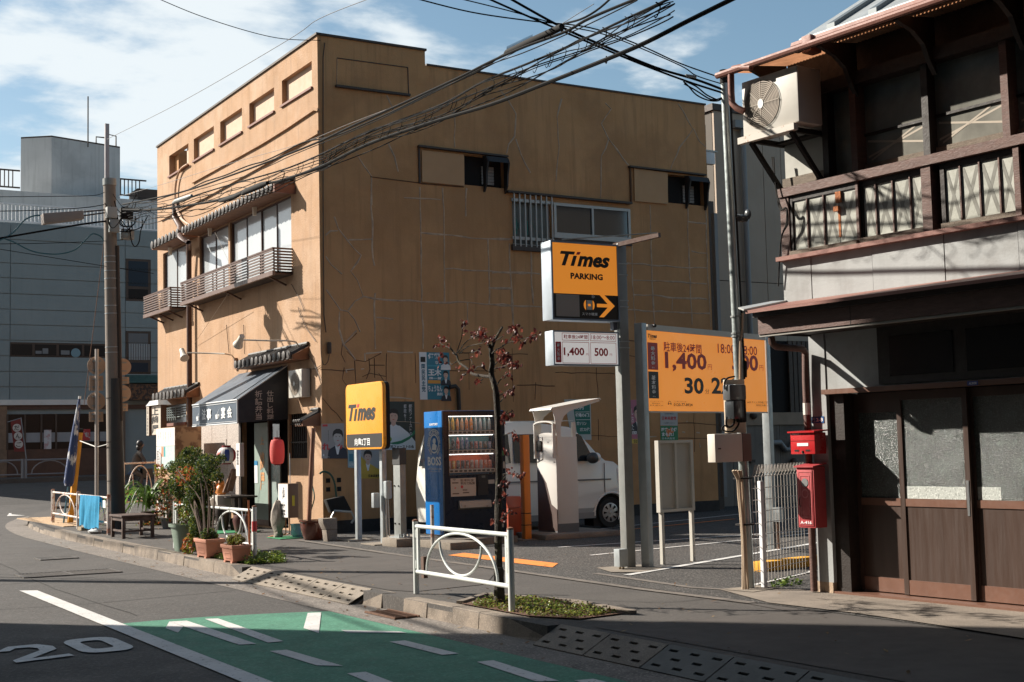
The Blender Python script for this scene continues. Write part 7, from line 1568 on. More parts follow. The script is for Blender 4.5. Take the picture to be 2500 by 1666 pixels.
# thin green hose from pipe to jar
MB().tube(smoothpath([PX(*zB(x, y), 7.75) for x, y in ((1050, 580), (1045, 700), (1085, 900), (1050, 1050), (1000, 1200), (985, 1250))], 4), .010, 6).build('thin_hose', mat('hose_green2', (.03, .16, .12), .45), label='thin green hose hanging into the brown glazed jar', cat='hose', smooth=True)
# low shelf with orange gourds, white unit and clutter left of the door
shX = 7.75; g0 = G(500, 1262)
sf = thing('display_shelf', 'dark low wooden shelf crowded with ornaments under the striped lantern', 'shelf', (7.8, 22.6, 0))
ysh0, ysh1 = PX(*zA(1100, 1300), shX).y, PX(*zA(1620, 1300), shX).y; zsh = PX(*zA(1350, 1345), shX).z
MB().box(shX-.1, FX-.05, ysh1, ysh0+.3, zsh-.03, zsh).build('shelf_board', m_woodD, sf)
for yy in (ysh1+.05, ysh0): MB().box(shX, shX+.05, yy, yy+.05, 0, zsh-.03).build('shelf_leg', m_woodD, sf)
R8 = random.Random(21)
for k_, (x, y, rr_) in enumerate(((1180, 1150, .10), (1290, 1150, .12), (1345, 1230, .10), (1215, 1260, .07))):
    p = PX(*zA(x, y), shX-.05); mb = MB(); mb.lathe([(rr_*.4, -rr_*1.2), (rr_*.95, -rr_*.7), (rr_, -rr_*.1), (rr_*.75, rr_*.5), (rr_*.5, rr_*.75), (rr_*.62, rr_*1.1), (rr_*.45, rr_*1.5), (rr_*.1, rr_*1.6)], p, 14); mb.build('gourd', mat('gourd_orange', (.62, .22, .04), .45, var=.2, scale=12, coat=.3), label=['tallest orange gourd at the left of the shelf', 'large orange gourd in the middle of the shelf', 'orange gourd right, next to the wooden plank', 'smallest orange gourd in front of the others'][k_], cat='gourd', group='orange gourds on the display shelf', smooth=True)
for k_, (xa, ya_, xb, yb__) in enumerate(((1420, 1290, 1580, 870), (1500, 1260, 1600, 900))):
    MB().bar(PX(*zA(xa, ya_), shX-.05), PX(*zA(xb, yb__), shX-.0), .03, .10, (1, 0, 0)).build('leaning_plank', mat('plank_brown', (.26, .15, .10), .8, var=.25, scale=14), label=('long weathered' if k_ == 0 else 'second shorter')+' wooden plank leaning behind the gourds', cat='plank')
p = G(*zD(1180, 735)); au, ff = outdoor_unit('old off-white outdoor unit behind the round hoop of the shop guard rail', V((7.55, PX(*zD(1085, 600), 7.55).y, .06)), V((0, -1, 0)), .42, .5, .25, .42)
p = G(*zD(300, 625)); wb_ = thing('white_cabinet', 'narrow white metal cabinet with a ledge behind the orange-leaved plant', 'cabinet', (7.75, 26.4, 0))
xa_ = PX(*zD(165, 600), 7.6).y; xb_ = PX(*zD(330, 600), 7.6).y; zt2 = PX(*zD(330, 130), 7.6).z
MB().box(7.6, 7.95, xb_, xa_, .05, zt2).build('cabinet_body', mat('cabinet_white', (.60, .56, .53), .6, var=.08, scale=3), wb_, bevel=.008); MB().box(7.52, 8.0, xb_-.02, xa_+.12, zt2, zt2+.04).build('cabinet_top', mat('cabinet_white', (.6, .56, .53)), wb_, bevel=.006)
for yy in (xa_-.05, xb_+.08): MB().box(7.62, 7.68, yy-.03, yy+.03, 0, .05).build('cabinet_foot', m_slab, wb_)
# dark pots and tubs below the shelf, folding chair frame
for k_, (x, y, rr_, hh) in enumerate(((1300, 735, .13, .42), (1640, 740, .15, .28), (1520, 800, .09, .2))):
    p = G(*zD(x, y)); p.x = min(p.x, 7.9); p = V((7.35+.1*k_, PX(*zD(x, 650), 7.35+.1*k_).y, 0)); MB().lathe([(rr_*.7, 0), (rr_, hh*.7), (rr_*.85, hh), (rr_*.7, hh)], p, 14).build('plant_pot', mat('pot_dark%d' % (k_ % 2), (.05+.05*(k_ % 2), .03, .025), .4, var=.2), label=['tall dark glazed pot behind the hoop of the rail', 'wide dark tub near the green mat', 'little dark pot between the two tubs'][k_], cat='pot', group='dark pots by the shop door', smooth=True)
mb = MB(); c_ = V((7.2, PX(*zD(1680, 700), 7.2).y, 0)); 
for s_ in (-1, 1): mb.tube([c_+V((0, s_*.12, .0)), c_+V((0, -s_*.10, .38))], .009, 6)
mb.build('folding_stand', m_steel, label='small folding steel stand in the shade by the shop door', cat='stand')
q = G(*zD(1350, 860)); MB().box(q.x-.2, q.x+.5, q.y-.3, q.y+.5, .006, .012).build('green_mat', mat('mat_green', (.03, .22, .09)), label='green plastic mat seen through the hoop of the shop guard rail', cat='mat')
# ------------------------------------------------------------------ guard rails
m_gr = mat('rail_white', (.66, .68, .66), .4, var=.05, scale=8, col2=(.30, .12, .06), c2scale=7, c2lo=.66, c2hi=.72, c2amt=.9)
m_grr = mat('rail_rusty', (.62, .55, .50), .5, var=.06, scale=8, col2=(.36, .14, .08), c2scale=9, c2lo=.52, c2hi=.60, c2amt=.95)
m_rust = mat('rust_cap', (.20, .09, .05), .85, var=.3, scale=20)
def guard(label, A, Bp, zt_, m, hoops=1, mid=False, post_r=.026, flare=1.0):
    A, Bp = V(A), V(Bp); d_ = (Bp-A); L = d_.length; d_ = d_.normalized(); o_ = thing('guard_rail', label, 'guard rail', A); f_ = Fr(A, d_) 
    cap_h = .012
    for s_ in [0, L]+([L/2] if mid else []):
        MB().tube([f_(s_, 0), f_(s_, zt_+.01)], post_r, 14).build('post', m, o_, smooth=True); MB().lathe([(post_r+.002, 0), (post_r, .012), (.004, .02)], f_(s_, zt_+.008), 14).build('post_cap', m_rust, o_, smooth=True)
    npan = 2 if mid else 1
    for k_ in range(npan):
        a_, b_ = L*k_/npan+post_r+.03, L*(k_+1)/npan-post_r-.03; zl, zh = .20*zt_/.65, zt_-.035
        MB().tube([f_(a_-.03, zh), f_(b_+.03, zh)], .0185, 10).build('top_rail', m, o_, smooth=True); MB().tube([f_(a_-.03, zl), f_(b_+.03, zl)], .019, 10).build('bottom_rail', m, o_, smooth=True)
        for s_ in (a_, b_): MB().obox(f_, s_-.014, s_+.014, zl, zh, -.012, .012).build('side_bar', m, o_)
        W_ = (b_-a_)/hoops
        for j in range(hoops):
            xm = a_+W_*(j+.5); H_ = zh-zl
            MB().tube([f_(xm+W_*.40*math.cos(t_), zl+H_*.93*math.sin(t_)**.9 if 0 < t_ < math.pi else zl) for t_ in [math.pi*i/24 for i in range(25)]], .012, 8, False).build('arch', m, o_, smooth=True)
            xs_ = W_*.235
            MB().tube([f_(xm+xs_*math.cos(t_), zl+H_*.72+H_*.66*math.sin(t_)) for t_ in [math.pi+math.pi*i/20 for i in range(21)]], .011, 8, False).build('loop', m, o_, smooth=True)
        for s_ in (a_-.035, b_+.035):
            for z_ in (zl+.03, zh-.10): MB().obox(f_, s_-.012, s_+.012, z_, z_+.07, -.016, .016).build('hinge_plate', m, o_)
    return o_, f_, L
A_, B_ = G(1017, 1449, .006), G(1250, 1494, .006); zt_ = PY(1250, 1297, B_.y).z
g1, f1, L1 = guard('clean white guard rail with hoop beside the red-leaved tree', A_, B_, zt_, m_gr)
MB().obox(f1, -.02, .03, .13, .32, -.10, -.06).build('post_sleeve', mat('sleeve_brown', (.12, .07, .05), .8), g1); MB().tube([f1(.06, .42, -.14), f1(.06, .78, -.14)], .018, 8).build('stub_post', m_grr, g1)
A_, B_ = V((5.55, 18.3, 0)), G(622, 1371); zt_ = PX(621, 1240, B_.x).z
g2, f2, L2 = guard('white guard rail with hoop behind the terracotta planters, red band on its post', A_, B_, zt_, m_gr, hoops=2)
MB().tube([f2(L2, zt_-.16), f2(L2, zt_-.28)], .0315, 14).build('red_band', p_red, g2)
p = f2(L2-.11, 0); mb = MB().tube([p+V((-.02, 0, .02)), p+V((-.03, 0, .72))], .012, 8); mb.build('marker_rod', mat('rod_striped', (.35, .10, .03), .5), label='thin red and orange rod tied to the shop guard rail post', cat='rod', smooth=True)
A_, B_ = G(129, 1278), G(266, 1307); zt_ = PX(270, 1214, B_.x).z
g3, f3, L3 = guard('rusty pinkish guard rail at the street corner with a blue cloth over it', A_, B_, zt_+.02, m_grr, mid=True, post_r=.034)
t = MB(); q = f3(L3-.38, zt_-.16, .03); MB().obox(f3, L3-.42, L3-.12, zt_-.18, zt_-.06, .025, .032).build('name_plate', p_wh, g3)
# rail across the side street corner behind the pole
A_, B_ = PX(262, 1150, 6.9), PX(383, 1130, 7.95)
A_ = V((7.0, PX(300, 1150, 7.0).y, 0)); B_ = V((8.1, PX(381, 1150, 8.1).y, 0)); 
g4, f4, L4 = guard('brownish guard rail with name plate between utility pole and shop', A_, B_, PX(381, 1125, 8.1).z, m_grr, hoops=1)
t = MB().obox(f4, .05, .45, .50, .60, .03, .035).build('name_plate', mat('plate_wood', (.30, .17, .09), .7), g4); tt = MB(); text(tt, f4, '言問橋', .08, .42, .52, .58, .037, bold=.02); tt.build('lettering', p_blk, t)
# blue cloth
N1, N2 = 30, 26; xa, xb = PX(201, 1200, 5.6), PX(249, 1210, 5.6); zt_c = zt_+.01; zb_c = PX(225, 1288, 5.6).z
mb = MB(); R9 = random.Random(6); ph = [R9.uniform(0, 6) for _ in range(6)]
y0c, y1c = xa.y, xb.y
def cl(u, v):
    y = y0c+(y1c-y0c)*u; fold = .018*math.sin(u*26+ph[0])+.012*math.sin(u*47+ph[1]+v*2)+.010*math.sin(u*11+v*3)
    z = zt_c-(zt_c-zb_c)*v*(1-.05*math.sin(u*9)); return V((5.59-.035-fold*min(1, .25+v*1.4)-.02*v, y+.02*math.sin(v*5+u*7)*v, z))
vs = [cl(i/N1, j/N2) for j in range(N2+1) for i in range(N1+1)]
back = [cl(i/N1, 0)+V((.03+.025*min(1, j/3), 0, .012-.09*j/3)) for j in range(1, 5) for i in range(N1+1)]
fs_ = [(j*(N1+1)+i, j*(N1+1)+i+1, (j+1)*(N1+1)+i+1, (j+1)*(N1+1)+i) for j in range(N2) for i in range(N1)]
nb = (N1+1)*(N2+1); fs_ += [(i, nb+i, nb+i+1, i+1) for i in range(N1)]+[(nb+j*(N1+1)+i, nb+(j+1)*(N1+1)+i, nb+(j+1)*(N1+1)+i+1, nb+j*(N1+1)+i+1) for j in range(3) for i in range(N1)]
mb.add(vs+back, fs_); mb.build('blue_cloth', mat('cloth_blue', (.03, .33, .58), .85, var=.12, scale=12, bump=.8, bscale=60, transl=.3), label='bright blue cloth hung over the rusty corner guard rail', cat='cloth', smooth=True)
# bits under the cloth
for k_, (x, y, m_, lb) in enumerate(((232, 1303, mat('rag_white', (.65, .65, .64), .9), 'white rag lying under the blue cloth'), (214, 1292, m_steelD, 'grey block behind the end of the blue cloth'), (205, 1295, mat('wood_pale', (.3, .24, .16), .8), 'short piece of timber on the ground left of the rag'))):
    p = G(x, y); mb = MB().box(p.x-.08, p.x+.08, p.y-.14, p.y+.14, 0, .06+.05*(k_ == 1)); 
    if k_ == 0: mb = MB(); mb.sphere(p+V((0, 0, .03)), .11, 9, 6, (1, 1.3, .4)); mb.v = [v+V((R9.uniform(-.02, .02), R9.uniform(-.02, .02), R9.uniform(0, .02))) for v in mb.v]
    mb.build('ground_bit' if k_ else 'rag', m_, label=lb, cat=['rag', 'block', 'timber'][k_], smooth=(k_ == 0))
# leaning yellow post and rolled flag
p = G(171, 1278); q = PY(195, 1056, p.y-.1); YP_ = thing('leaning_post', 'square yellow post with black top leaning at the street corner', 'post', p)
MB().bar(p, q, .10, .10, (1, 0, 0)).build('shaft', mat('post_yellow', (.72, .33, .03), .55, var=.08, scale=6, streak=.3), YP_, bevel=.008); MB().bar(q, q+(q-p).normalized()*.07, .11, .11, (1, 0, 0)).build('black_top', m_dark, YP_, bevel=.01)
p = G(155, 1279); q = PY(194, 974, p.y-.2); RF = thing('rolled_flag', 'dark blue and white flag rolled round its leaning pole', 'flag', p); a_ = p.lerp(q, .30); d_ = (q-p)
MB().tube([p, a_], .018, 8).build('pole', mat('pole_blue', (.08, .2, .28), .5), RF); MB().tube([q, q+d_*.02], .03, 8).build('pole_tip', p_wh, RF)
pts = [p+d_*t_ for t_ in (.30, .33, .42, .55, .7, .85, .96, 1.0)]; MB().tube(pts, [.07, .095, .095, .085, .07, .05, .03, .018], 12).build('rolled_cloth', mat('flag_blue', (.035, .06, .16), .8, col2=(.6, .6, .62), c2scale=9, c2lo=.56, c2hi=.60, c2amt=1, stretch=(1, 1, .3)), RF, smooth=True)
# ------------------------------------------------------------------ stool
p = V((5.78, 21.3, 0)); SL = thing('stool', 'low dark wooden stool on the pavement in front of the utility pole', 'stool', p); m_st = mat('stool_wood', (.075, .045, .035), .6, var=.3, scale=10, col2=(.16, .12, .10), c2scale=6, c2amt=.5)
x0, x1, y0, y1, zs_ = 5.52, 6.02, 20.93, 21.62, PX(300, 1253, 5.7).z
zs_ = .36; MB().box(x0-.02, x1+.02, y0-.03, y1+.03, zs_-.03, zs_).build('seat', m_st, SL, bevel=.008)
for x_ in (x0, x1-.05):
    for y_ in (y0, y1-.05): MB().box(x_, x_+.05, y_, y_+.05, 0, zs_-.03).build('leg', m_st, SL, bevel=.004)
MB().box(x0+.01, x0+.03, y0+.05, y1-.05, zs_-.09, zs_-.03).box(x1-.03, x1-.01, y0+.05, y1-.05, zs_-.09, zs_-.03).box(x0+.05, x1-.05, y0+.01, y0+.03, zs_-.09, zs_-.03).box(x0+.05, x1-.05, y1-.03, y1-.01, zs_-.09, zs_-.03).build('apron', m_st, SL)
for q_ in ((x0+.015, x0+.035, y0+.05, y1-.05), (x1-.035, x1-.015, y0+.05, y1-.05)): MB().box(*q_, .10, .13).build('stretcher', m_st, SL)
MB().box(x0+.05, x1-.05, y0+.015, y0+.035, .10, .13).build('stretcher', m_st, SL)
# ------------------------------------------------------------------ utility pole with its fittings
PBx = G(283, 1292); UPx, UPy = PBx.x, PBx.y; zt_ = PY(268, 440, UPy).z
tp_ = PY(267, 440, UPy); UP = thing('utility_pole', 'tall concrete utility pole with steel top, boxes and bands', 'utility pole', (UPx, UPy, 0))
r0_, r1_ = .140, .105; MB().tube([(UPx, UPy, 0), (tp_.x, UPy, zt_)], [r0_, r1_], 28).build('shaft', mat('pole_concrete', (.22, .18, .15), .8, var=.12, scale=3, streak=.3, bump=.4, bscale=90), UP, smooth=True)
pz = lambda z_: V((UPx+(tp_.x-UPx)*z_/zt_, UPy, z_))
st_ = PY(261, 303, UPy); MB().box(st_.x-.035, st_.x+.035, UPy-.03, UPy+.03, zt_-.02, st_.z).build('steel_top', mat('steel_pinkgrey', (.36, .33, .33), .45, metal=.5, var=.05), UP)
MB().tube([pz(zt_-.1)-V((0, 0, 0)), pz(zt_+.02)], r1_+.012, 20).build('pole_cap', m_steelD, UP)
for py in (628, 642, 663, 682, 706, 748, 767, 849, 862, 973, 1080, 1175):
    c_ = PY(272, py, UPy).z; rr_ = r0_+(r1_-r0_)*c_/zt_+.005; MB().tube([pz(c_), pz(c_+.012)], rr_, 24).build('band', m_steel if py < 900 else m_trim, UP)
zl_ = PY(280, 1005, UPy).z; MB().tube([pz(.0)+V((.02, -.02, 0)), pz(PY(280, 925, UPy).z)+V((.02, -.02, 0))], [r0_+.004, .122], 28).build('dark_wrap', mat('wrap_dark', (.04, .038, .036), .6, var=.1), UP, smooth=True)
mb = MB(); mb.tube([pz(1.9)+V((.10, -.10, 0)), pz(zt_-1.2)+V((.095, -.09, 0))], .035, 8); mb.build('riser_pipe', m_trim, UP, smooth=True)
def ub(x0, x1, y0, y1, yy, nm, m, dep=.15, **k):
    a_, b_ = PY(x0, y1, yy), PY(x1, y0, yy); return MB().box(a_.x, b_.x, yy, yy+dep, a_.z, b_.z).build(nm, m, UP, bevel=.01)
ub(262, 287, 506, 531, UPy-.28, 'meter_box', mat('box_grey', (.36, .36, .34), .5)); ub(297, 326, 508, 533, UPy-.1, 'dark_box', m_dark); ub(268, 292, 536, 566, UPy-.26, 'small_box', m_steelD, .1)
o = ub(297, 328, 560, 583, UPy-.15, 'glass_lamp', mat('lamp_smoke', (.25, .25, .23), .15, spec=.8), .15)
a_, b_ = PY(105, 520, UPy-.3), PY(205, 515, UPy-.3); SLm = thing('street_lamp', 'long flat grey street lamp held out left of the utility pole', 'street lamp', a_)
mb = MB(); mb.prism([PY(x, y, UPy-.3) for x, y in ((105, 521), (203, 514), (206, 534), (108, 546))], (0, .22, 0)); mb.build('lamp_housing', mat('lamp_brown', (.25, .21, .185), .5, var=.06), SLm, bevel=.008)
mb = MB(); mb.tube([PY(204, 518, UPy-.2), PY(255, 513, UPy-.1)], .014, 6); mb.tube([PY(204, 527, UPy-.2), PY(255, 520, UPy-.1)], .014, 6); mb.build('lamp_arm', m_trim, SLm)
# ------------------------------------------------------------------ backs of round road signs
m_sb = mat('sign_back', (.42, .30, .22), .55, var=.06, metal=.3)
def signpost(label, base, X_, items, lab=None, group=None):
    o_ = thing('road_sign', label, 'road sign', (base.x, base.y, 0), group); top = PY(*items[0][:2], base.y-.06).z+.3
    MB().tube([(base.x, base.y, 0), (base.x, base.y, top)], .032, 10).build('post', mat('post_pale', (.50, .44, .40), .5, metal=.2), o_, smooth=True)
    for (x, y, kind, rx, ry) in items:
        c_ = PY(x, y, base.y+.05); sx = abs(PY(x+rx, y, base.y).x-c_.x); sz = abs(PY(x, y+ry, base.y).z-c_.z); mb = MB(); f_ = Fr(c_, (1, 0, 0))
        if kind == 'o': mb.lathe([(sz, 0), (sz, .006)], c_, 24, 'y'); 
        else: mb.obox(f_, -sx, sx, -sz, sz, -.006, 0)
        mb.v = [V((c_.x+(v.x-c_.x), v.y, v.z)) for v in mb.v]; d_ = mb.build('sign_disc' if kind == 'o' else 'sign_plate', m_sb, o_)
        for dz_ in (-.5, .5): MB().obox(f_, -sx*.6, sx*.6, dz_*sz-.014, dz_*sz+.014, .0, .02).build('sign_bracket', m_steelD, d_)
    return o_
b1 = G(236, 1292); signpost('road sign post with round discs seen from behind, left of the utility pole', b1, 0, [(236, 893, 'o', 19, 22), (235, 936, 'r', 19, 18), (235, 980, 'o', 19, 22), (235, 1018, 'r', 19, 12)], group='road signs turned away at the corner')
b2 = V((UPx+1.0, UPy+2.3, 0)); b2 = PX(292, 1200, 7.0); b2 = V((7.0, b2.y, 0)); signpost('road sign post with round discs half hidden behind the utility pole', b2, 0, [(300, 896, 'o', 16, 20), (302, 929, 'r', 15, 8), (300, 961, 'o', 16, 20), (300, 995, 'r', 14, 9)], group='road signs turned away at the corner')
# ------------------------------------------------------------------ pipe pole on the right with meter, box and conduits
sb = G(1830, 1440); stp_ = PY(1767, 172, sb.y); SPo = thing('steel_pole', 'slim galvanised steel pole with meter board and cream switch box', 'pole', (sb.x, sb.y, 0))
m_gal = mat('galv_bright', (.42, .46, .45), .38, metal=.65, var=.12, scale=9)
pole_at = lambda z_: V((sb.x+(stp_.x-sb.x)*z_/stp_.z, sb.y, z_))
MB().tube([pole_at(0), pole_at(stp_.z-.12)], [.046, .036], 18).build('shaft', m_gal, SPo, smooth=True); MB().tube([pole_at(stp_.z-.12), pole_at(stp_.z)], .040, 16).build('pole_cap', m_dark, SPo, smooth=True)
zS = lambda x, y: (1500+x/3.92, 750+y/3.92); yS = sb.y-.06
def sbox(nm, xa, xb, ya_, yb__, dep, m, yy=None, **k):
    yy = yS if yy is None else yy; a_, b_ = PY(*zS(xa, yb__), yy), PY(*zS(xb, ya_), yy); return MB().box(a_.x, b_.x, yy, yy+dep, a_.z, b_.z).build(nm, m, SPo, **k), a_, b_
m_bx = mat('switch_cream', (.66, .60, .52), .45, var=.03, scale=3)
sbox('meter_board', 1078, 1245, 696, 1205, .03, mat('board_beige', (.62, .50, .38), .5, var=.04), bevel=.004)
# the box's door looks toward the street
yb0 = sb.y-.05; a_ = PX(*zS(965, 1490), sb.x-.22); xb1 = sb.x-.22; yA = PX(*zS(968, 1480), xb1).y; yB2 = PX(*zS(1240, 1490), xb1)
a_, b_ = PY(*zS(968, 1488), sb.y-.16), PY(*zS(1222, 1210), sb.y-.16)
bx = MB().box(a_.x, b_.x+.0, sb.y-.16, sb.y-.06, a_.z, b_.z).build('switch_box', m_bx, SPo, bevel=.006)
MB().box(b_.x+.008, b_.x+.11, sb.y-.15, sb.y+.02, a_.z+.0, b_.z).build('box_back', mat('switch_brown', (.20, .13, .11), .5), SPo, bevel=.005)
MB().box(b_.x, b_.x+.008, sb.y-.155, sb.y-.06, a_.z, b_.z).build('box_gap', m_dark, SPo)
MB().box(a_.x+.035, a_.x+.06, sb.y-.168, sb.y-.16, a_.z+.11, b_.z-.12).build('box_handle', mat('handle_dark', (.08, .08, .08), .3, metal=.7), bx)
c_ = PY(*zS(1150, 930), yS-.04); mb = MB(); w_ = .105
MB().box(c_.x-.10, c_.x+.09, yS-.10, yS, c_.z+.03, c_.z+.17).build('meter_upper', mat('meter_grey', (.10, .105, .11), .3, coat=.3), SPo, bevel=.02)
MB().box(c_.x-.08, c_.x+.04, yS-.12, yS, c_.z-.13, c_.z+.03).build('meter_lower', mat('meter_dark', (.03, .034, .037), .25, coat=.4), SPo, bevel=.012)
MB().box(c_.x+.04, c_.x+.10, yS-.08, yS, c_.z-.16, c_.z+.10).build('meter_cover', m_dark, SPo, bevel=.015)
cab = [([(1150, 665), (1085, 680), (1055, 720), (1058, 790)], .008), ([(1075, 1050), (1070, 1120), (1100, 1150), (1140, 1120), (1150, 1065)], .009), ([(1190, 1065), (1185, 1130), (1130, 1190), (1050, 1185), (1030, 1160), (1060, 1135), (1080, 1150)], .008)]
mb = MB()
for q, r_ in cab: mb.tube(smoothpath([PY(*zS(x, y), yS-.05) for x, y in q], 5), r_, 6)
mb.build('meter_cable', m_dark, SPo, smooth=True)
mb = MB(); rcn = [(1245, -600), (1230, -200), (1215, 100), (1205, 250), (1215, 400), (1220, 640)]
mb.tube([PY(*zS(x, y), sb.y-.045) for x, y in ((1225, 60), (1222, 200), (1205, 330), (1205, 690))], .012, 8); mb.build('conduit', mat('conduit_tan', (.42, .28, .18), .5), SPo, smooth=True)
mb = MB(); mb.tube([pole_at(1.9)+V((.045, -.02, 0)), pole_at(4.3)+V((.04, -.02, 0))], .012, 6); mb.tube(smoothpath([pole_at(1.85)+V((.05, -.03, 0)), PY(*zS(1255, 520), sb.y-.03), PY(*zS(1240, 690), sb.y-.03)], 5), .012, 6); mb.build('black_cable', m_dark, SPo, smooth=True)
m_cond = mat('conduit_cream', (.55, .42, .30), .55, var=.1)
zQ = zf(1600, 1050, 3.4845)
for k_ in range(4):
    q = [(660+22*k_, 345), (700+12*k_, 420), (708+12*k_, 560), (722+10*k_, 700), (738+9*k_, 900), (745+10*k_, 1100), (745+14*k_, 1360)]
    MB().tube([PY(*zQ(x, y), sb.y-.05-.012*(k_ % 2)) for x, y in q], .011, 8).build('conduit', m_cond, SPo, smooth=True)
for y_ in (415, 808): c_ = PY(*zQ(745, y_), sb.y).z; MB().tube([pole_at(c_)+V((-.03, -.02, 0)), pole_at(c_+.012)+V((-.03, -.02, 0))], .085, 14).build('cable_tie', m_dark, SPo)
for y_ in (100, 260, 290): c_ = PY(*zS(1190, y_), sb.y).z; MB().tube([pole_at(c_), pole_at(c_+.014)], .050, 14).build('band', m_steelD, SPo)
c_ = PY(1807, 533, sb.y); mb = MB(); mb.lathe([(.03, -.07), (.035, -.05), (.025, -.04), (.035, -.03), (.025, -.02), (.035, -.01), (.025, 0), (.035, .02), (.03, .07)], c_, 12, 'x'); mb.sphere(c_+V((.09, 0, .04)), .04, 10, 6, (.6, 1, 1.2)); mb.bar(pole_at(c_.z), c_, .03, .03); mb.build('insulator', mat('insulator_dark', (.05, .055, .06), .35), SPo, smooth=True)
# mesh fence between the pole and the wooden house
FA, FB2 = G(1845, 1441), G(1972, 1412); fd = (FB2-FA); fL = fd.length; ff = Fr(FA, fd.normalized()); zt_ = PP(1815, 1170, FA, ff.n).z
MF = thing('mesh_fence', 'white wire mesh fence with looped top between steel pole and wooden house', 'fence', FA); m_wire = mat('wire_white', (.60, .55, .50), .5, var=.1)
n_ = int(fL/.066); H_ = .98
hw = MB().tube([ff(0, .03), ff(0, H_), ff(0, H_+.04, .035), ff(0, H_+.09, .04)], .0028, 5).build('upright_wire', m_wire, MF)
for i in range(1, n_+1): inst(hw, fd.normalized()*(.066*i))
for i in range(10): MB().tube([ff(-.01, .06+i*.102, .004), ff(fL, .06+i*.102, .004)], .0036, 5).build('cross_wire', m_wire, MF)
for i in range(n_): 
    MB().tube([ff(.066*i, H_, .01), ff(.066*i+.02, H_+.10, .03), ff(.066*i+.045, H_+.10, .03), ff(.066*i+.066, H_, .01)], .0028, 5).build('top_loop', m_wire, MF)
q = G(1866, 1438); zq_ = PY(1853, 1175, q.y).z; MB().box(q.x-.018, q.x+.022, q.y-.02, q.y+.02, 0, zq_).build('fence_post', mat('post_white', (.72, .72, .74), .4), MF, bevel=.004)
# yellow wheel stop, white edge line behind the fence
p = G(1849, 1397); q = G(1990, 1397); q = p+(G(1972, 1390)-p).normalized()*.75; MB().bar(p+V((0, 0, .05)), p+V((1.0, .12, .05)), .14, .10).build('wheel_stop', m_yel_p, label='yellow painted wheel stop block behind the mesh fence', cat='wheel stop', bevel=.01)
paint('edge_line', [lw((7.95, 9.15), (9.3, 9.75), .03)], m_white, .012)
# ------------------------------------------------------------------ letter boxes
m_red1 = mat('letterbox_red', (.52, .022, .025), .3, coat=.5, var=.05); m_red2 = mat('postbox_faded', (.42, .055, .06), .5, var=.12, scale=6)
# upper: bright red, lower: faded with a tall door
def street_box(nm, label, cat, px0, px1, yt, yb_, pxs, m):
    n = fr.n; off_f = .20; a_ = rp(px0, (yt+yb_)/2, off_f); b_ = rp(px1, (yt+yb_)/2, off_f); z0_, z1_ = rp(px1, yb_, off_f)[1], rp(px1, yt, off_f)[1]
    o_ = thing(nm, label, cat, fr(a_[0], z0_, off_f)); f_ = Fr(fr(a_[0], z0_, off_f), fr.r); w_ = b_[0]-a_[0]; h_ = z1_-z0_
    MB().obox(f_, 0, w_, 0, h_, -.14, 0).build('case', m, o_, bevel=.006); return o_, f_, w_, h_
o, f, w, h = street_box('letter_box', 'bright red letter box with white name strip, upper of the two red boxes', 'letter box', 1930, 1989, 1056, 1109, 2013, m_red1)
mb = MB(); mb.prism([f(-.015, h, .02), f(w+.015, h, .02), f(w+.015, h+.012, -.155), f(-.015, h+.012, -.155)], (0, 0, .012)); mb.build('lid', m_red1, o)
MB().obox(f, .0, w, h*.62, h*.63, 0, .003).build('flap_gap', m_dark, o); t = MB(); rect(t, f, w*.28, w*.74, h*.38, h*.52, .003); t.build('name_strip', p_wh, o)
for x0, x1 in ((.16, .34), (.62, .80)): t = MB(); rect(t, f, w*x0, w*x1, h*.13, h*.21, .003); t.build('window_slot', m_dark, o)
MB().lathe([(.012, 0), (.008, .02)], f(w*.5, h*.05, .0), 8).build('lock_knob', m_dark, o)
o, f, w, h = street_box('post_box', 'faded red wall box marked A-416 below the bright red letter box', 'box', 1947, 1989, 1140, 1290, 2020, m_red2)
mb = MB(); mb.prism([f(-.012, h-.005, .02), f(w+.012, h-.005, .02), f(w+.012, h+.02, -.15), f(-.012, h+.02, -.15)], (0, 0, .01)); mb.build('lid', m_red2, o)
MB().obox(f, w*.06, w*.92, h*.03, h*.95, 0, .006).build('door', m_red2, o, bevel=.003)
t = MB(); frame_line(t, f, w*.12, w*.86, h*.06, h*.92, .005, .010); frame_line(t, f, w*.22, w*.76, h*.17, h*.86, .006, .010); t.build('door_moulding', mat('postbox_pale', (.55, .14, .14), .5), o)
t = MB(); disc(t, f, w*.5, h*.74, w*.19, d=.010, n=16); t.build('round_window', mat('window_grey', (.22, .22, .22), .3), o); t = MB(); annulus(t, f, w*.5, h*.56, w*.15, w*.2, .010, 16); t.build('round_emblem', mat('postbox_pale', (.55, .14, .14)), o)
MB().tube([f(w*.2, h*.50, .012), f(w*.26, h*.46, .03), f(w*.26, h*.38, .03), f(w*.2, h*.34, .012)], .005, 6).build('door_handle', m_dark, o)
t = MB(); text(t, f, 'A-416', w*.18, w*.82, h*.065, h*.115, .0125, bold=.02); t.build('lettering', p_wh, o)
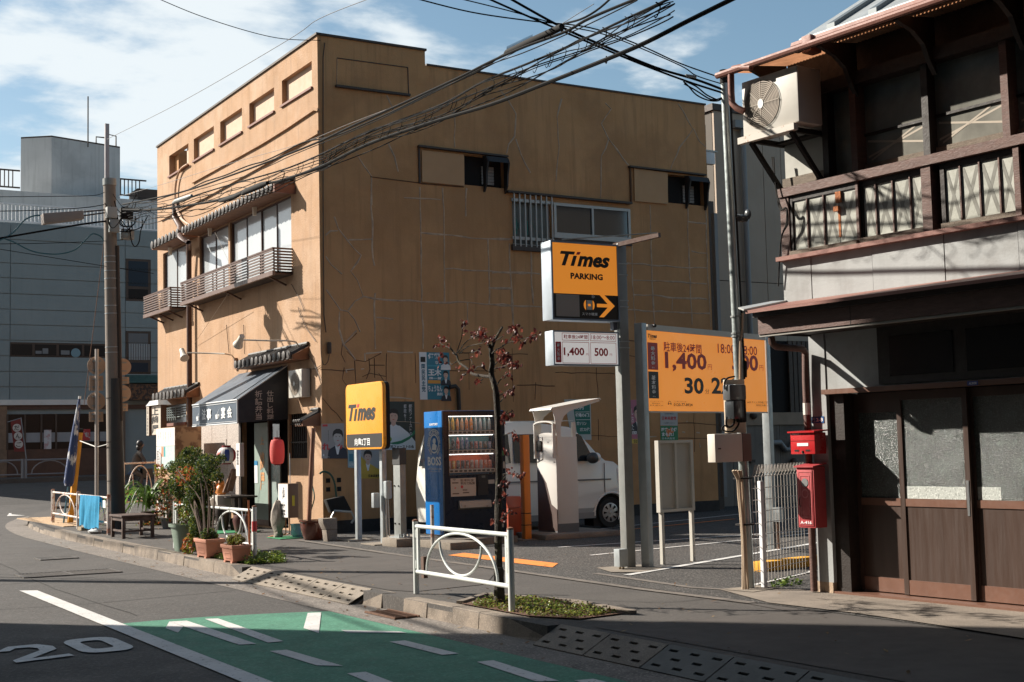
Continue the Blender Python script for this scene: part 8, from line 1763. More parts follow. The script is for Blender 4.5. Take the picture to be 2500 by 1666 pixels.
# ------------------------------------------------------------------ air conditioner high on the wooden house
s0_, z0_ = rp(1815, 337, .62); s1_, z1_ = rp(1945, 158, .62); z0_ = rp(1950, 297, .62)[1]; 
AC, fac = outdoor_unit('big white air conditioner unit bracketed high on the wooden house', fr(s0_, z0_, .62), fr.r, s1_-s0_, z1_-z0_, .28, .36, fanr=.43)
MB().obox(fac, -.04, (s1_-s0_)*.95, -.06, -.005, -.02, .03).build('base_angle', mat('angle_rusty', (.55, .50, .44), .6, col2=(.35, .16, .08), c2scale=14, c2lo=.55, c2hi=.62, c2amt=.9), AC)
for x_ in (.05, .5):
    mb = MB(); mb.obox(fac, x_, x_+.04, -.06, -.02, -.42, 0); mb.bar(fac(x_+.02, -.06, -.02), fac(x_+.02, -.5, -.42), .035, .035, fac.r); mb.build('wall_bracket', m_dark, AC)
mb = MB(); mb.obox(fac, .03, .5, -.05, -.03, -.42, -.3); mb.build('bracket_bar', m_dark, AC)
# ------------------------------------------------------------------ cables
m_cab = mat('cable_black', (.008, .0075, .008), .8, spec=.15); m_cabg = mat('cable_grey', (.12, .11, .11), .5)
KX = 6.0
def cable(label, pts, r, plane=('X', KX), name='cable', m=m_cab, group='overhead cables', wob=0, sm=True, seed=0, smk=6):
    P_ = [PX(x, y, plane[1]) if plane[0] == 'X' else PY(x, y, plane[1]) for x, y in pts]
    if sm: P_ = smoothpath(P_, smk)
    if wob:
        Rw = random.Random(seed); D = []
        for a_, b_ in zip(P_, P_[1:]):
            k_ = max(1, int((b_-a_).length/.12)); D += [a_.lerp(b_, j/k_) for j in range(k_)]
        D.append(P_[-1]); n_ = len(D); f1_, f2_ = Rw.uniform(.25, .5), Rw.uniform(.6, 1.1); p1, p2 = Rw.uniform(0, 6), Rw.uniform(0, 6)
        P_ = [p+V((wob*math.sin(i*f2_+p2), 0, wob*(math.sin(i*f1_+p1)+.5*math.sin(i*f2_+p2)))) for i, p in enumerate(D)]
    mb = MB().tube(P_, r, 6); return mb.build(name, m, label=label, cat='cable', group=group, smooth=True)
zk4 = zf(700, 50, 3.485); zk5 = zf(1200, 0, 3.1367); zk1 = zf(0, 200, 3.136); zk8 = zf(350, 350, 3.4845)
pA = (285, 508)
main = [(1800, -8), (1683, 50), (1560, 112), (1419, 170), (1330, 205), (1200, 255), (1050, 300), (900, 352), (782, 408), (690, 440), (640, 452), (540, 487), (470, 500), (380, 512), (300, 512)]
cable('thickest lower black cable running from the utility pole up across the lot wall', main, .017, sm=True)
cable('thick black cable just above the lowest thick one', [(1640, -5), (1500, 60), (1400, 108), (1290, 155), (1180, 200), (1080, 255), (960, 300), (850, 345), (782, 378), (690, 415), (560, 452), (470, 480), (400, 505), (300, 520)], .010, ('X', 6.05))
tb = [(1640, 2), (1500, 66), (1400, 116), (1290, 163), (1180, 212), (1080, 262), (960, 308), (850, 350), (782, 385), (690, 424), (560, 462), (430, 500), (310, 512)]
for i in range(8): cable(('uppermost', 'second', 'third', 'fourth', 'fifth', 'sixth', 'seventh', 'lowest')[i]+' of the eight thin twisted wires bundled under the thick cable', [(x, y-4+i*5.5) for x, y in tb], .0045+.001*(i % 2), ('X', 6.0+.02*i), wob=.028, seed=i, group='overhead cables')
cable('long plain black cable above the twisted bundle', [(1560, -5), (1440, 45), (1380, 78), (1280, 115), (1200, 150), (1120, 190), (1000, 245), (860, 308), (782, 345), (690, 382), (560, 430), (440, 470), (300, 500)], .012, ('X', 6.02))
cable('pair of wires lashed below the plain black cable', [(1560, 4), (1440, 54), (1280, 124), (1200, 160), (1120, 200), (1000, 254), (860, 318), (782, 355), (690, 392), (560, 440), (440, 480), (310, 505)], .005, ('X', 5.98), wob=.02, seed=31)
cable('black cable sagging highest over the roof corner with ribbed sleeve', [(1500, -6), (1441, 33), (1375, 62), (1300, 98), (1232, 132), (1170, 175), (1060, 220), (960, 275), (880, 305), (800, 338), (730, 352), (640, 395), (540, 430), (460, 462), (380, 490), (300, 498)], .009, ('X', 6.1), wob=.012, seed=77)
cable('faint grey wire beside the highest cable', [(1450, 10), (1232, 142), (1060, 222), (860, 300), (730, 352), (560, 400), (391, 452), (290, 480)], .003, ('X', 6.12), m=m_cabg)
# ribbed sleeve and two splice boxes
a_, b_ = PX(1232, 131, 6.1), PX(1372, 66, 6.1); mb = MB(); mb.tube([a_, a_.lerp(b_, .05), a_.lerp(b_, .5), b_], [.012, .026, .032, .030], 10); sv = mb.build('cable_sleeve', m_dark, label='ribbed black sleeve on the highest cable', cat='cable sleeve', smooth=True)
for i in range(26): c_ = a_.lerp(b_, .04+i*.018); mb = MB(); mb.cyl(c_, c_+V((0, -.01, .055)), .005, .002, 4); mb.build('sleeve_spike', m_dark, sv)
for k_, (q, rr_, lb) in enumerate((([(653, 447), (640, 452), (600, 468), (592, 474)], .040, 'large black splice case on the cables in front of the tiled eave, right one'), ([(590, 472), (575, 480), (550, 488), (536, 492)], .030, 'black splice case in front of the tiled eave, left one'), ([(468, 478), (460, 482), (430, 492), (423, 496)], .035, 'grey splice box near the utility pole'))):
    MB().tube([PX(x, y, 5.95) for x, y in q], [rr_*.6, rr_, rr_, rr_*.6], 10).build('splice_case', m_dark if k_ < 2 else m_steelD, label=lb, cat='splice case', group='splice cases on the cables', smooth=True)
# lashing loops along the bundle
R10 = random.Random(15); mb = MB()
for (x0, y0), (x1, y1) in zip(tb, tb[1:]):
    for k_ in range(4):
        t_ = (k_+R10.random())/4; x, y = x0+(x1-x0)*t_, y0+(y1-y0)*t_; sc_ = .4+.6*x/1600; P_ = [PX(x+dx*sc_, y+dy*sc_, 5.97) for dx, dy in ((-4, -12), (6, -4), (4, 10), (-4, 26), (-8, 20))]; mb.tube(smoothpath(P_, 3), .0035, 4)
mb.build('lashing_wire', m_cab, label='little lashing loops tying the twisted cable bundle together', cat='wire loops', group='overhead cables', kind='stuff')
c_ = [PX(x, y, 6.0) for x, y in ((1478, 142), (1474, 150), (1480, 155), (1484, 145), (1480, 138))]; MB().tube(c_, .006, 5).build('cable_hook', m_cab, label='little open hook hanging from the thickest cable', cat='hook')
# thin lines to the pole top and the building corner
cable('thin wire climbing from the steel pole top across the sky', [(262, 340), (450, 245), (700, 100), (780, 46), (915, -8)], .004, ('X', 6.0), m=m_cabg)
cable('thin wire from the upper left to the top corner of the tan building', [(370, -10), (480, 36), (600, 75), (690, 95), (782, 99)], .006, ('Y', WY-.05))
# cables crossing to the slim steel pole
pY = sb.y
def xcable(label, pts, r, k=.30, **kw):
    n_ = V((k, 1, 0)).normalized(); O_ = V((stp_.x, pY, 0)); P_ = smoothpath([PP(x, y, O_, n_) for x, y in pts], 6); return MB().tube(P_, r, 6).build('cable', m_cab, label=label, cat='cable', group='overhead cables', smooth=True)
xcable('black cable from the top left to the slim steel pole, upper strand', [(1240, -6), (1370, 66), (1480, 115), (1600, 165), (1700, 195), (1772, 222)], .011)
xcable('black cable from the top left to the slim steel pole, lower strand', [(1185, -6), (1300, 45), (1440, 105), (1560, 155), (1680, 200), (1780, 232)], .009)
xcable('thin cable from the top left that ends at the ring on the steel pole', [(1005, -6), (1150, 30), (1300, 52), (1440, 68), (1560, 110), (1660, 155), (1765, 192)], .006)
xcable('second thin cable bending under the crossing and rising to the steel pole', [(1110, -6), (1240, 26), (1370, 62), (1450, 78), (1520, 100), (1660, 160), (1700, 185), (1765, 206)], .005)
mb = MB(); n_ = V((.30, 1, 0)).normalized(); O_ = V((stp_.x, pY, 0))
for q in ([(1668, 199), (1680, 210), (1700, 232), (1728, 245), (1755, 246), (1770, 230)], [(1670, 205), (1700, 222), (1735, 243), (1760, 240), (1772, 228)], [(1675, 200), (1700, 212), (1725, 232), (1750, 244)]): mb.tube(smoothpath([PP(x, y, O_, n_) for x, y in q], 4), .007, 5)
mb.build('drop_wire', m_cab, label='black drop wires looping just left of the steel pole top', cat='cable', group='overhead cables', smooth=True)
mb = MB(); 
for i in range(5): c_ = PP(1676+i*5, 186+i*.6, O_, n_); mb.sphere(c_, .018, 8, 6)
mb.build('clamp_row', m_steelD, label='row of small grey clamps on the crossing cables near the steel pole', cat='clamp', smooth=True)
# from the pole to the left, over the side street
def lcable(label, pts, r, m=m_cab): P_ = smoothpath([PY(x, y, UPy-.05) for x, y in pts], 6); return MB().tube(P_, r, 6).build('cable', m, label=label, cat='cable', group='cables left of the utility pole', smooth=True)
lcable('thick black cable leaving the utility pole to the lower left', [(-5, 583), (100, 565), (200, 548), (262, 540)], .018)
lcable('black cable running level to the left of the pole at lamp height', [(-5, 516), (90, 514), (200, 508), (255, 500)], .008)
lcable('upper thin cable running left from the pole across the grey tower', [(-5, 481), (120, 480), (225, 478), (255, 470)], .006)
lcable('thin cable crossing the blue building left of the pole', [(-5, 596), (120, 594), (250, 589), (300, 586)], .006)
lcable('lower thin cable falling to the right across the blue building', [(-5, 608), (120, 628), (255, 650), (375, 668)], .006)
mt = mat('cable_teal', (.03, .12, .15), .45)
lcable('teal cable arching from the street lamp down to the left edge', [(-2, 588), (30, 570), (60, 538), (85, 527), (104, 527)], .014, mt)
lcable('teal cable sagging in a long bow left of the pole', [(-2, 580), (30, 590), (80, 614), (135, 621), (180, 612), (205, 590), (225, 572), (245, 577), (253, 590)], .012, mt)
mb = MB(); R11 = random.Random(33)
for i in range(9):
    x0, y0 = R11.uniform(255, 300), R11.uniform(470, 560); P_ = [PY(x0+dx+R11.uniform(-6, 6), y0+dy+R11.uniform(-6, 6), UPy-.2) for dx, dy in ((0, 0), (12, 18), (28, 30), (44, 20), (52, 0))]; mb.tube(smoothpath(P_, 4), R11.choice((.006, .009, .012)), 5)
mb.tube(smoothpath([PY(*zk1(x, y), UPy-.2) for x, y in ((980, 1060), (995, 1150), (1010, 1230), (1035, 1262), (1065, 1225), (1080, 1130), (1130, 1030))], 5), .010, 6)
mb.tube(smoothpath([PY(*zk1(x, y), UPy-.25) for x, y in ((825, 1040), (840, 1100), (865, 1120), (900, 1090), (970, 985))], 5), .014, 6)
mb.build('wire_tangle', m_cab, label='tangle of looping wires around the head of the utility pole', cat='wires', smooth=True, kind='stuff')
MB().tube([PY(258, 560, UPy+.1), PY(232, 770, UPy+.8), PY(205, 990, UPy+1.5)], .006, 5).build('stay_wire', m_rustiron, label='thin rusty stay wire slanting down left of the pole', cat='wire')
p = G(171, 1278); mb = MB(); mb.tube([PY(262, 1085, UPy-.1), PY(236, 1092, b1.y), PY(190, 1075, p.y)], .009, 5); mb.build('white_rope', mat('rope_white', (.6, .58, .55), .8), label='white rope tying the leaning post to the sign post', cat='rope')
# ------------------------------------------------------------------ plants
def leafmat(n, c, **k): return mat('leaf_'+n, c, .5, var=.3, scale=14, spec=.4, transl=.35, **k)
l_g, l_g2, l_y, l_r, l_o, l_d = leafmat('green', (.075, .13, .025)), leafmat('green_dark', (.03, .06, .016)), leafmat('yellowgreen', (.20, .22, .035)), leafmat('red', (.15, .03, .022)), leafmat('orange', (.45, .13, .04)), leafmat('maroon', (.07, .018, .015))
m_stem = mat('stem_brown', (.10, .06, .04), .8, var=.2, scale=12)
def leaves(mb, c, rad, n, size, R, kind=None, sq=(1, 1, 1), asp=2.6, droop=.3, shell=.35):
    for _ in range(n):
        while True:
            d_ = V((R.uniform(-1, 1), R.uniform(-1, 1), R.uniform(-1, 1)))
            if shell < d_.length <= 1: break
        p = c+V((d_.x*rad*sq[0], d_.y*rad*sq[1], d_.z*rad*sq[2])); a = V((R.uniform(-1, 1), R.uniform(-1, 1), R.uniform(-.7, .5)-droop)).normalized(); s = size*R.uniform(.45, 1.55)
        b = a.cross(V((R.uniform(-1, 1), R.uniform(-1, 1), R.uniform(-1, 1)))).normalized()*s/asp; n_ = a.cross(b).normalized()*s*.12
        mb.c = R.randrange(kind) if kind else 0
        mb.add([p-a*s*.5, p+b*.5+n_*.0, p+a*s*.5-V((0, 0, s*.1)), p-b*.5, p+n_], [(0, 1, 4), (1, 2, 4), (2, 3, 4), (3, 0, 4)])
# nandina-like bush in the green tub
RB_ = random.Random(41)
p = G(431, 1348); p.y += .1; p.x += .18
TB = thing('green_tub', 'large grey green tapered plant tub at the kerb with a slim orange-leaved shrub', 'plant tub', p)
mb = MB(); hgt = .36; NT = 24
def tubring(r, z, sq=1.0): return [p+V((r*math.copysign(abs(math.cos(t_))**.6, math.cos(t_)), r*math.copysign(abs(math.sin(t_))**.6, math.sin(t_)), z)) for t_ in [math.tau*i/NT for i in range(NT)]]
rings = [tubring(.155, 0), tubring(.205, hgt*.9), tubring(.23, hgt*.9), tubring(.235, hgt), tubring(.205, hgt), tubring(.20, hgt*.85)]
mb.add([v for r_ in rings for v in r_], [(i*NT+k, i*NT+(k+1) % NT, (i+1)*NT+(k+1) % NT, (i+1)*NT+k) for i in range(5) for k in range(NT)]+[tuple(range(5*NT, 6*NT))]); mb.build('tub', mat('tub_green', (.19, .25, .20), .45, var=.08, scale=6), TB, smooth=True)
mb = MB(); mb.lathe([(.19, hgt*.88), (.17, hgt*.9)], p, 16); mb.build('soil', mat('soil', (.12, .06, .035), .95, var=.3, scale=30, bump=2), TB)
mb = MB(); top = PX(430, 1175, p.x).z
for i in range(5): mb.tube(smoothpath([p+V((RB_.uniform(-.08, .08), RB_.uniform(-.08, .08), hgt*.8)), p+V((RB_.uniform(-.12, .12), RB_.uniform(-.12, .12), .7)), p+V((RB_.uniform(-.2, .2), RB_.uniform(-.3, .3), top-RB_.uniform(0, .4)))], 4), .008, 5)
mb.build('stems', m_stem, TB)
mb = MB(); leaves(mb, p+V((0, .05, .60)), .17, 110, .05, RB_, 3, (1, 1, 1.1), 1.8); leaves(mb, p+V((0, .25, .95)), .15, 60, .05, RB_, 3, (1, 1, 1.0), 1.5); mb.build('foliage', [l_o, l_y, l_g], TB)
mb = MB(); leaves(mb, p+V((.05, -.15, .50)), .22, 350, .06, RB_, 2, (1, 1.2, 1.2), 2.4); mb.build('foliage', [l_y, l_g], TB)
# the big green bush, rooted in the terracotta planter
def planter(label, pc, w_, d_, h_, cat='planter'):
    o_ = thing('planter', label, cat, pc, 'terracotta planters on the kerb'); m_ = mat('terracotta', (.52, .235, .155), .7, var=.08, scale=6, bump=.4)
    mb = MB(); s0 = .80
    def ring_(w2, d2, z): return [pc+V((x*w2/2, y*d2/2, z)) for x, y in ((-1, -1), (1, -1), (1, 1), (-1, 1))]
    rr = [ring_(w_*s0, d_*s0, .02), ring_(w_*.95, d_*.95, h_*.80), ring_(w_*1.03, d_*1.03, h_*.80), ring_(w_*1.06, d_*1.06, h_), ring_(w_*.93, d_*.93, h_), ring_(w_*.9, d_*.9, h_*.8)]
    mb.add([v for r_ in rr for v in r_], [(i*4+k, i*4+(k+1) % 4, (i+1)*4+(k+1) % 4, (i+1)*4+k) for i in range(5) for k in range(4)]+[(3, 2, 1, 0)]); mb.build('pot', m_, o_, bevel=.008)
    MB().prism(ring_(w_*.89, d_*.89, h_*.84), (0, 0, .01)).build('soil', mat('soil', (.12, .06, .035)), o_)
    for x in (-1, 1):
        for y in (-1, 1): MB().box(pc.x+x*w_*.3-.03, pc.x+x*w_*.3+.03, pc.y+y*d_*.3-.03, pc.y+y*d_*.3+.03, pc.z, pc.z+.02).build('foot', m_, o_)
    f_ = Fr(pc+V((-w_*.44, d_*.25, h_*.3)), (0, -1, 0)); t_ = MB(); frame_line(t_, f_, 0, d_*.5, 0, h_*.28, .006, .012); t_.build('relief', m_, o_)
    return o_
pA_ = G(500, 1358); pA_ = V((5.36, 16.25, .006)); o = planter('terracotta planter with the tall dense green bush, left of the two planters', pA_, .24, .46, .235)
Rb = random.Random(17); ht = lambda y: PX(480, y, 5.45).z
mb = MB(); base = pA_+V((0, .1, .18))
brs = []
for i in range(9):
    e = V((5.45+Rb.uniform(-.2, .25), 17.1+Rb.uniform(-.75, .75), ht(Rb.uniform(1105, 1200)))); m_1 = base.lerp(e, .5)+V((Rb.uniform(-.1, .1), Rb.uniform(-.1, .1), .1)); mb.tube(smoothpath([base+V((Rb.uniform(-.05, .05), Rb.uniform(-.05, .05), 0)), m_1, e], 4), [.012]*4+[.008]*4+[.005], 5); brs.append((base, m_1, e))
mb.build('branches', m_stem, o)
cl_ = [(470, 1130, 50, 620), (440, 1150, 35, 300), (505, 1140, 40, 330), (445, 1185, 42, 520), (490, 1190, 45, 650), (478, 1225, 38, 520), (495, 1258, 38, 620), (490, 1290, 34, 480), (510, 1312, 28, 320), (420, 1140, 18, 70), (540, 1120, 16, 50), (530, 1165, 20, 90), (455, 1105, 14, 60)]
mb = MB()
for (x, y, rpx, n) in cl_: c_ = PX(x, y, 5.48+Rb.uniform(-.1, .15)); rad = .82*rpx*(c_-CAM).dot(cF)/FPX; leaves(mb, c_, rad, int(n*3.4), .036, Rb, 4, (1, 1.1, 1.0), 2.6, shell=.0)
bsh = mb.build('foliage', [l_g, l_g2, l_g2, l_y], o)
mb = MB(); leaves(mb, PX(455, 1165, 5.4), .22, 160, .05, Rb, 2, (.6, 1.2, .8), 2.4, shell=0); leaves(mb, PX(460, 1330, 5.35), .14, 130, .06, Rb, 2, (.6, 1.0, 1), 2.0, shell=0); mb.build('foliage', [l_o, l_y], o)
pB_ = V((5.36, 15.28, .006)); o = planter('terracotta planter with low yellowing sprigs, right of the two planters', pB_, .23, .40, .21)
mb = MB(); leaves(mb, pB_+V((0, .02, .26)), .17, 260, .05, Rb, 2, (.6, 1, .4), 2.0, shell=0); mb.build('foliage', [leafmat('ochre', (.20, .15, .04)), l_y], o); mb = MB()
for i in range(10): q = pB_+V((Rb.uniform(-.07, .07), Rb.uniform(-.14, .14), .17)); mb.tube([q, q+V((Rb.uniform(-.03, .03), Rb.uniform(-.05, .05), .12))], .004, 4)
mb.build('stems', m_stem, o)
# strap-leaved plant
c0 = V((7.0, PX(366, 1200, 7.0).y, .0)); AGp = thing('strap_leaf_plant', 'big green plant with long arching strap leaves right of the utility pole', 'plant', c0); Ra_ = random.Random(12); zc_ = PX(385, 1190, 7.0).z
MB().lathe([(.12, 0), (.16, .22), (.17, .25), (.14, .25)], c0, 14).build('pot', mat('pot_dark0', (.05, .03, .025)), AGp, smooth=True)
for i in range(46):
    an = Ra_.uniform(0, math.tau); L_ = Ra_.uniform(.6, 1.15); up_ = Ra_.uniform(.25, .75); dr_ = V((math.cos(an)*.7-.1, math.sin(an)+.25, 0)); dr_.normalize(); w_ = Ra_.uniform(.03, .048); side_ = V((-dr_.y, dr_.x, 0)); mb = MB(); prev = None
    st_p = c0+V((0, 0, .28+Ra_.uniform(0, .25)))
    N_ = 7
    for k in range(N_+1):
        t_ = k/N_; q = st_p+dr_*L_*t_*.95+V((0, 0, up_*math.sin(t_*2.2)*.8-.55*t_*t_*L_)); ww = w_*(1-t_)**.6*(.5+min(1, t_*4)*.5)+.001
        if q.z < .03: q.z = .03
        cur = (q-side_*ww, q+V((0, 0, -.006)), q+side_*ww)
        if prev: mb.poly([prev[0], prev[1], cur[1], cur[0]]); mb.poly([prev[1], prev[2], cur[2], cur[1]])
        prev = cur
    mb.build('strap_leaf', l_g if i % 2 else leafmat('green_bright', (.18, .32, .06)), AGp)
# dry clutter of little plants behind the orange shrub
mb = MB(); Rc = random.Random(77); c_ = V((6.9, PX(410, 1240, 6.9).y, .45)); leaves(mb, c_, .38, 500, .07, Rc, 4, (.8, 1, 1.1), 2.0, shell=0); lo = mb.build('leafy_shrub', [l_o, l_g2, l_g, leafmat('cream', (.42, .34, .22))], label='mixed shrub of orange, cream and green leaves in front of the white cabinet', cat='shrub')
mb = MB(); mb.tube([c_+V((0, 0, -.45)), c_+V((0, 0, .2))], .012, 6); mb.tube([c_+V((.05, .1, -.45)), c_+V((.1, .2, .3))], .01, 6); mb.build('stems', m_stem, lo)
MB().lathe([(.09, 0), (.13, .16), (.14, .18), (.11, .18)], V((6.9, c_.y, 0)), 14).build('plant_pot', mat('pot_grey', (.25, .22, .2), .7), label='grey pot under the mixed orange and green shrub', cat='pot', smooth=True)
for k, (x, y) in enumerate(((392, 1150), (402, 1195))):
    c_ = PX(x, y, 7.3); mb = MB(); leaves(mb, c_, .16, 120, .07, Rc, 2, (.8, 1, 1), 2.2, shell=0); mb.build('wall_sprig', [l_g, l_o] if k else [l_o, l_y], label=['loose orange sprigs just below the menu light box', 'small green sprigs above the white cabinet ledge'][k], cat='plant')
# red-leaved tree in the kerb bed
TR = thing('tree', 'slim pruned street tree with sparse dark red leaves behind the white guard rail', 'tree', V((5.5, 9.45, 0)))
zT = zf(1040, 760, 4.6133); TXp = 5.56
tw = lambda x, y, dx=0: PX(*zT(x, y), TXp+dx)
bz_ = G(1219, 1480); tr = [V((5.55, 9.47, -.02)), PX(1218, 1420, TXp), PX(1217, 1350, TXp), PX(1217, 1250, TXp), PX(1219, 1150, TXp), PX(1217, 1060, TXp), PX(1214, 1000, TXp), tw(785, 900), tw(760, 800), tw(735, 690), tw(745, 600), tw(735, 450), tw(725, 380)]
zb3 = zf(1020, 990, 4.127)
mb = MB(); mb.tube(smoothpath(tr, 4), [ .034-.015*min(1, i/(len(tr)*4-3)) for i in range((len(tr)-1)*4+1)], 12); Rt = random.Random(3)
mb.v = [v+V((Rt.uniform(-.003, .003), Rt.uniform(-.003, .003), 0)) for v in mb.v]
m_bark = mat('bark', (.04, .03, .022), .9, var=.35, scale=18, bump=3, bscale=70, col2=(.16, .15, .08), c2scale=7, c2lo=.55, c2hi=.65, c2amt=.5); mb.build('trunk', m_bark, TR, smooth=True)
mb = MB(); mb.lathe([(.056, 0), (.046, .1), (.040, .25), (.044, .3), (.034, .33)], tr[0]+V((0, 0, .0)), 12); mb.build('trunk_foot', m_bark, TR, smooth=True)
limbs = [([(745, 400), (790, 300), (860, 180)], .015), ([(735, 740), (640, 730), (520, 705), (460, 640), (375, 580), (345, 500), (300, 470)], .014)]
tips = []
for q, r_ in limbs: P_ = smoothpath([tw(x, y) for x, y in q], 5); MB().tube(P_, [r_*(1-.5*i/len(P_)) for i in range(len(P_))], 8).build('limb', m_bark, TR, smooth=True)
twigs = [[(345, 500), (270, 420), (190, 380), (150, 350)], [(345, 490), (360, 420), (400, 300), (410, 220), (430, 130)], [(360, 470), (420, 380), (500, 310), (600, 270)], [(370, 480), (470, 400), (640, 360)], [(380, 470), (500, 470), (600, 440)], [(740, 480), (780, 440), (860, 400), (940, 330), (990, 250)], [(860, 390), (930, 355), (1010, 340), (1100, 310), (1240, 280)], [(860, 460), (870, 400)], [(760, 620), (820, 560), (900, 500)], [(770, 650), (880, 620), (960, 590), (1030, 600)], [(800, 830), (850, 760), (930, 700), (980, 730)], [(820, 950), (870, 930), (940, 880)], [(840, 1020), (880, 960), (900, 930)], [(690, 680), (600, 620), (540, 670)], [(360, 560), (290, 600), (270, 570)], [(460, 690), (420, 730)], [(640, 770), (600, 790)], [(700, 380), (660, 330), (640, 250)], [(790, 330), (840, 300), (870, 280)], [(380, 560), (500, 545), (520, 600)], [(840, 1180), (890, 1160), (920, 1120)], [(345, 495), (300, 440), (250, 370)]]
low = [[(890, 700), (840, 780), (820, 870)], [(830, 700), (920, 690), (1010, 720)], [(820, 310), (870, 300), (960, 270)], [(830, 110), (870, 100), (950, 60)], [(830, 950), (870, 930), (910, 900)], [(830, 1150), (880, 1110), (930, 1060)], [(800, 940), (770, 960)], [(770, 1150), (750, 1145)]]
for q in twigs: P_ = smoothpath([tw(x, y, Rt.uniform(-.12, .12) if i > 0 else 0) for i, (x, y) in enumerate(q)], 4); MB().tube(P_, [.0055*(1-.6*i/len(P_)) for i in range(len(P_))], 5).build('twig', m_bark, TR)
for q in low: P_ = smoothpath([PX(*zb3(x, y), TXp+(Rt.uniform(-.1, .1) if i else 0)) for i, (x, y) in enumerate(q)], 4); MB().tube(P_, .004, 5).build('twig', m_bark, TR)
def bigleaf(mb, p, s, R):
    a = V((R.uniform(-.6, .6), R.uniform(-.6, .6), R.uniform(-1, .3))).normalized(); b = a.cross(V((R.uniform(-1, 1), R.uniform(-1, 1), R.uniform(-.4, .4)))).normalized()*s*.30; n_ = a.cross(b).normalized()*s*.08
    mb.c = R.choice((0, 0, 1, 2, 2)); mb.add([p, p+a*s*.35+b, p+a*s*.7+b*.8, p+a*s+n_, p+a*s*.7-b*.8, p+a*s*.35-b, p+a*s*.5-n_*2], [(0, 1, 6), (1, 2, 6), (2, 3, 6), (3, 4, 6), (4, 5, 6), (5, 0, 6)])
mb = MB()
for x, y, n in ((120, 350, 9), (190, 290, 12), (240, 370, 8), (440, 110, 18), (435, 215, 6), (540, 240, 14), (620, 220, 30), (650, 270, 22), (600, 300, 12), (680, 340, 8), (740, 300, 8), (770, 290, 8), (960, 190, 26), (1000, 230, 22), (1050, 190, 12), (1020, 290, 20), (1060, 330, 14), (1140, 310, 10), (1200, 270, 22), (1250, 290, 10), (860, 500, 26), (910, 520, 24), (930, 490, 14), (820, 500, 10), (960, 580, 12), (1030, 590, 18), (900, 590, 8), (590, 440, 9), (530, 480, 6), (160, 480, 6), (180, 600, 8), (360, 640, 5), (440, 720, 6), (580, 780, 8), (510, 620, 8), (640, 600, 5), (940, 720, 12), (880, 720, 5), (940, 880, 18), (980, 900, 8), (860, 940, 8), (880, 1180, 12), (970, 1125, 8), (860, 430, 8), (820, 430, 6), (820, 630, 5), (880, 300, 6)):
    for _ in range(int(n*.62+.5)): bigleaf(mb, tw(x+Rt.gauss(0, 20), y+Rt.gauss(0, 16), Rt.uniform(-.10, .10)), Rt.uniform(.03, .058), Rt)
for x, y, n in ((860, 160, 12), (870, 110, 8), (960, 270, 8), (990, 320, 8), (890, 450, 8), (910, 650, 6), (960, 680, 8), (1040, 710, 12), (880, 760, 8), (870, 800, 6), (880, 1090, 9), (850, 1150, 6), (940, 1060, 6), (800, 945, 5), (765, 1145, 5), (860, 900, 6), (820, 1320, 5)):
    for _ in range(n): bigleaf(mb, PX(*zb3(x+Rt.gauss(0, 16), y+Rt.gauss(0, 14)), TXp+Rt.uniform(-.08, .08)), Rt.uniform(.03, .05), Rt)
mb.build('crown', [l_r, leafmat('red_bright', (.26, .075, .05)), l_d], TR)
# ground cover in the kerb bed and at the foot of the shop rail
bed = struct('planting_bed', mat('soil', (.12, .06, .035)), MB().poly([(5.35, 9.75, .012), (5.80, 10.1, .012), (6.05, 9.2, .012), (6.0, 8.35, .012), (5.55, 8.3, .012), (5.34, 8.7, .012)][::-1]))
kb = MB()
for a_, b_ in (((5.35, 9.78), (5.82, 10.15)), ((5.82, 10.15), (6.1, 9.2)), ((6.1, 9.2), (6.04, 8.3))): kb.bar(V((*a_, .015)), V((*b_, .015)), .06, .03)
struct('bed_edging', m_kerb, kb)
def cover_(nm, label, poly, n, size, mats, R, hmax=.05):
    from mathutils.geometry import intersect_point_tri_2d
    xs = [p_[0] for p_ in poly]; ys = [p_[1] for p_ in poly]; mb = MB(); cnt = 0
    def inside(x, y):
        c = False
        for i in range(len(poly)):
            (x1, y1), (x2, y2) = poly[i], poly[i-1]
            if (y1 > y) != (y2 > y) and x < (x2-x1)*(y-y1)/(y2-y1)+x1: c = not c
        return c
    clumps = [(R.uniform(min(xs), max(xs)), R.uniform(min(ys), max(ys))) for _ in range(40)]
    while cnt < n:
        if R.random() < .75: cx_, cy_ = R.choice(clumps); x, y = cx_+R.gauss(0, .07), cy_+R.gauss(0, .07)
        else: x, y = R.uniform(min(xs), max(xs)), R.uniform(min(ys), max(ys))
        if not inside(x, y): cnt += .2; continue
        cnt += 1; z = .012+R.uniform(0, hmax)*R.random(); p = V((x, y, z)); a = V((R.uniform(-1, 1), R.uniform(-1, 1), R.uniform(-.1, .8))).normalized()*size*R.uniform(.6, 1.3); b = a.cross(V((R.uniform(-1, 1), R.uniform(-1, 1), 1))).normalized()*size*.4; mb.c = R.randrange(len(mats)); mb.add([p-a*.5, p+b, p+a*.5, p-b], [(0, 1, 2, 3)])
    return mb.build(nm, mats, label=label, cat='ground cover', kind='stuff')
Rg = random.Random(55)
cover_('ground_cover', 'low green and brown clover weeds in the kerb bed round the tree', [(5.35, 9.6), (5.78, 9.95), (6.02, 9.2), (5.98, 8.4), (5.55, 8.33), (5.36, 8.75)], 5200, .024, [leafmat('weed', (.17, .24, .04)), leafmat('weed2', (.26, .26, .05)), leafmat('weed_brown', (.13, .08, .04))], Rg, .055)
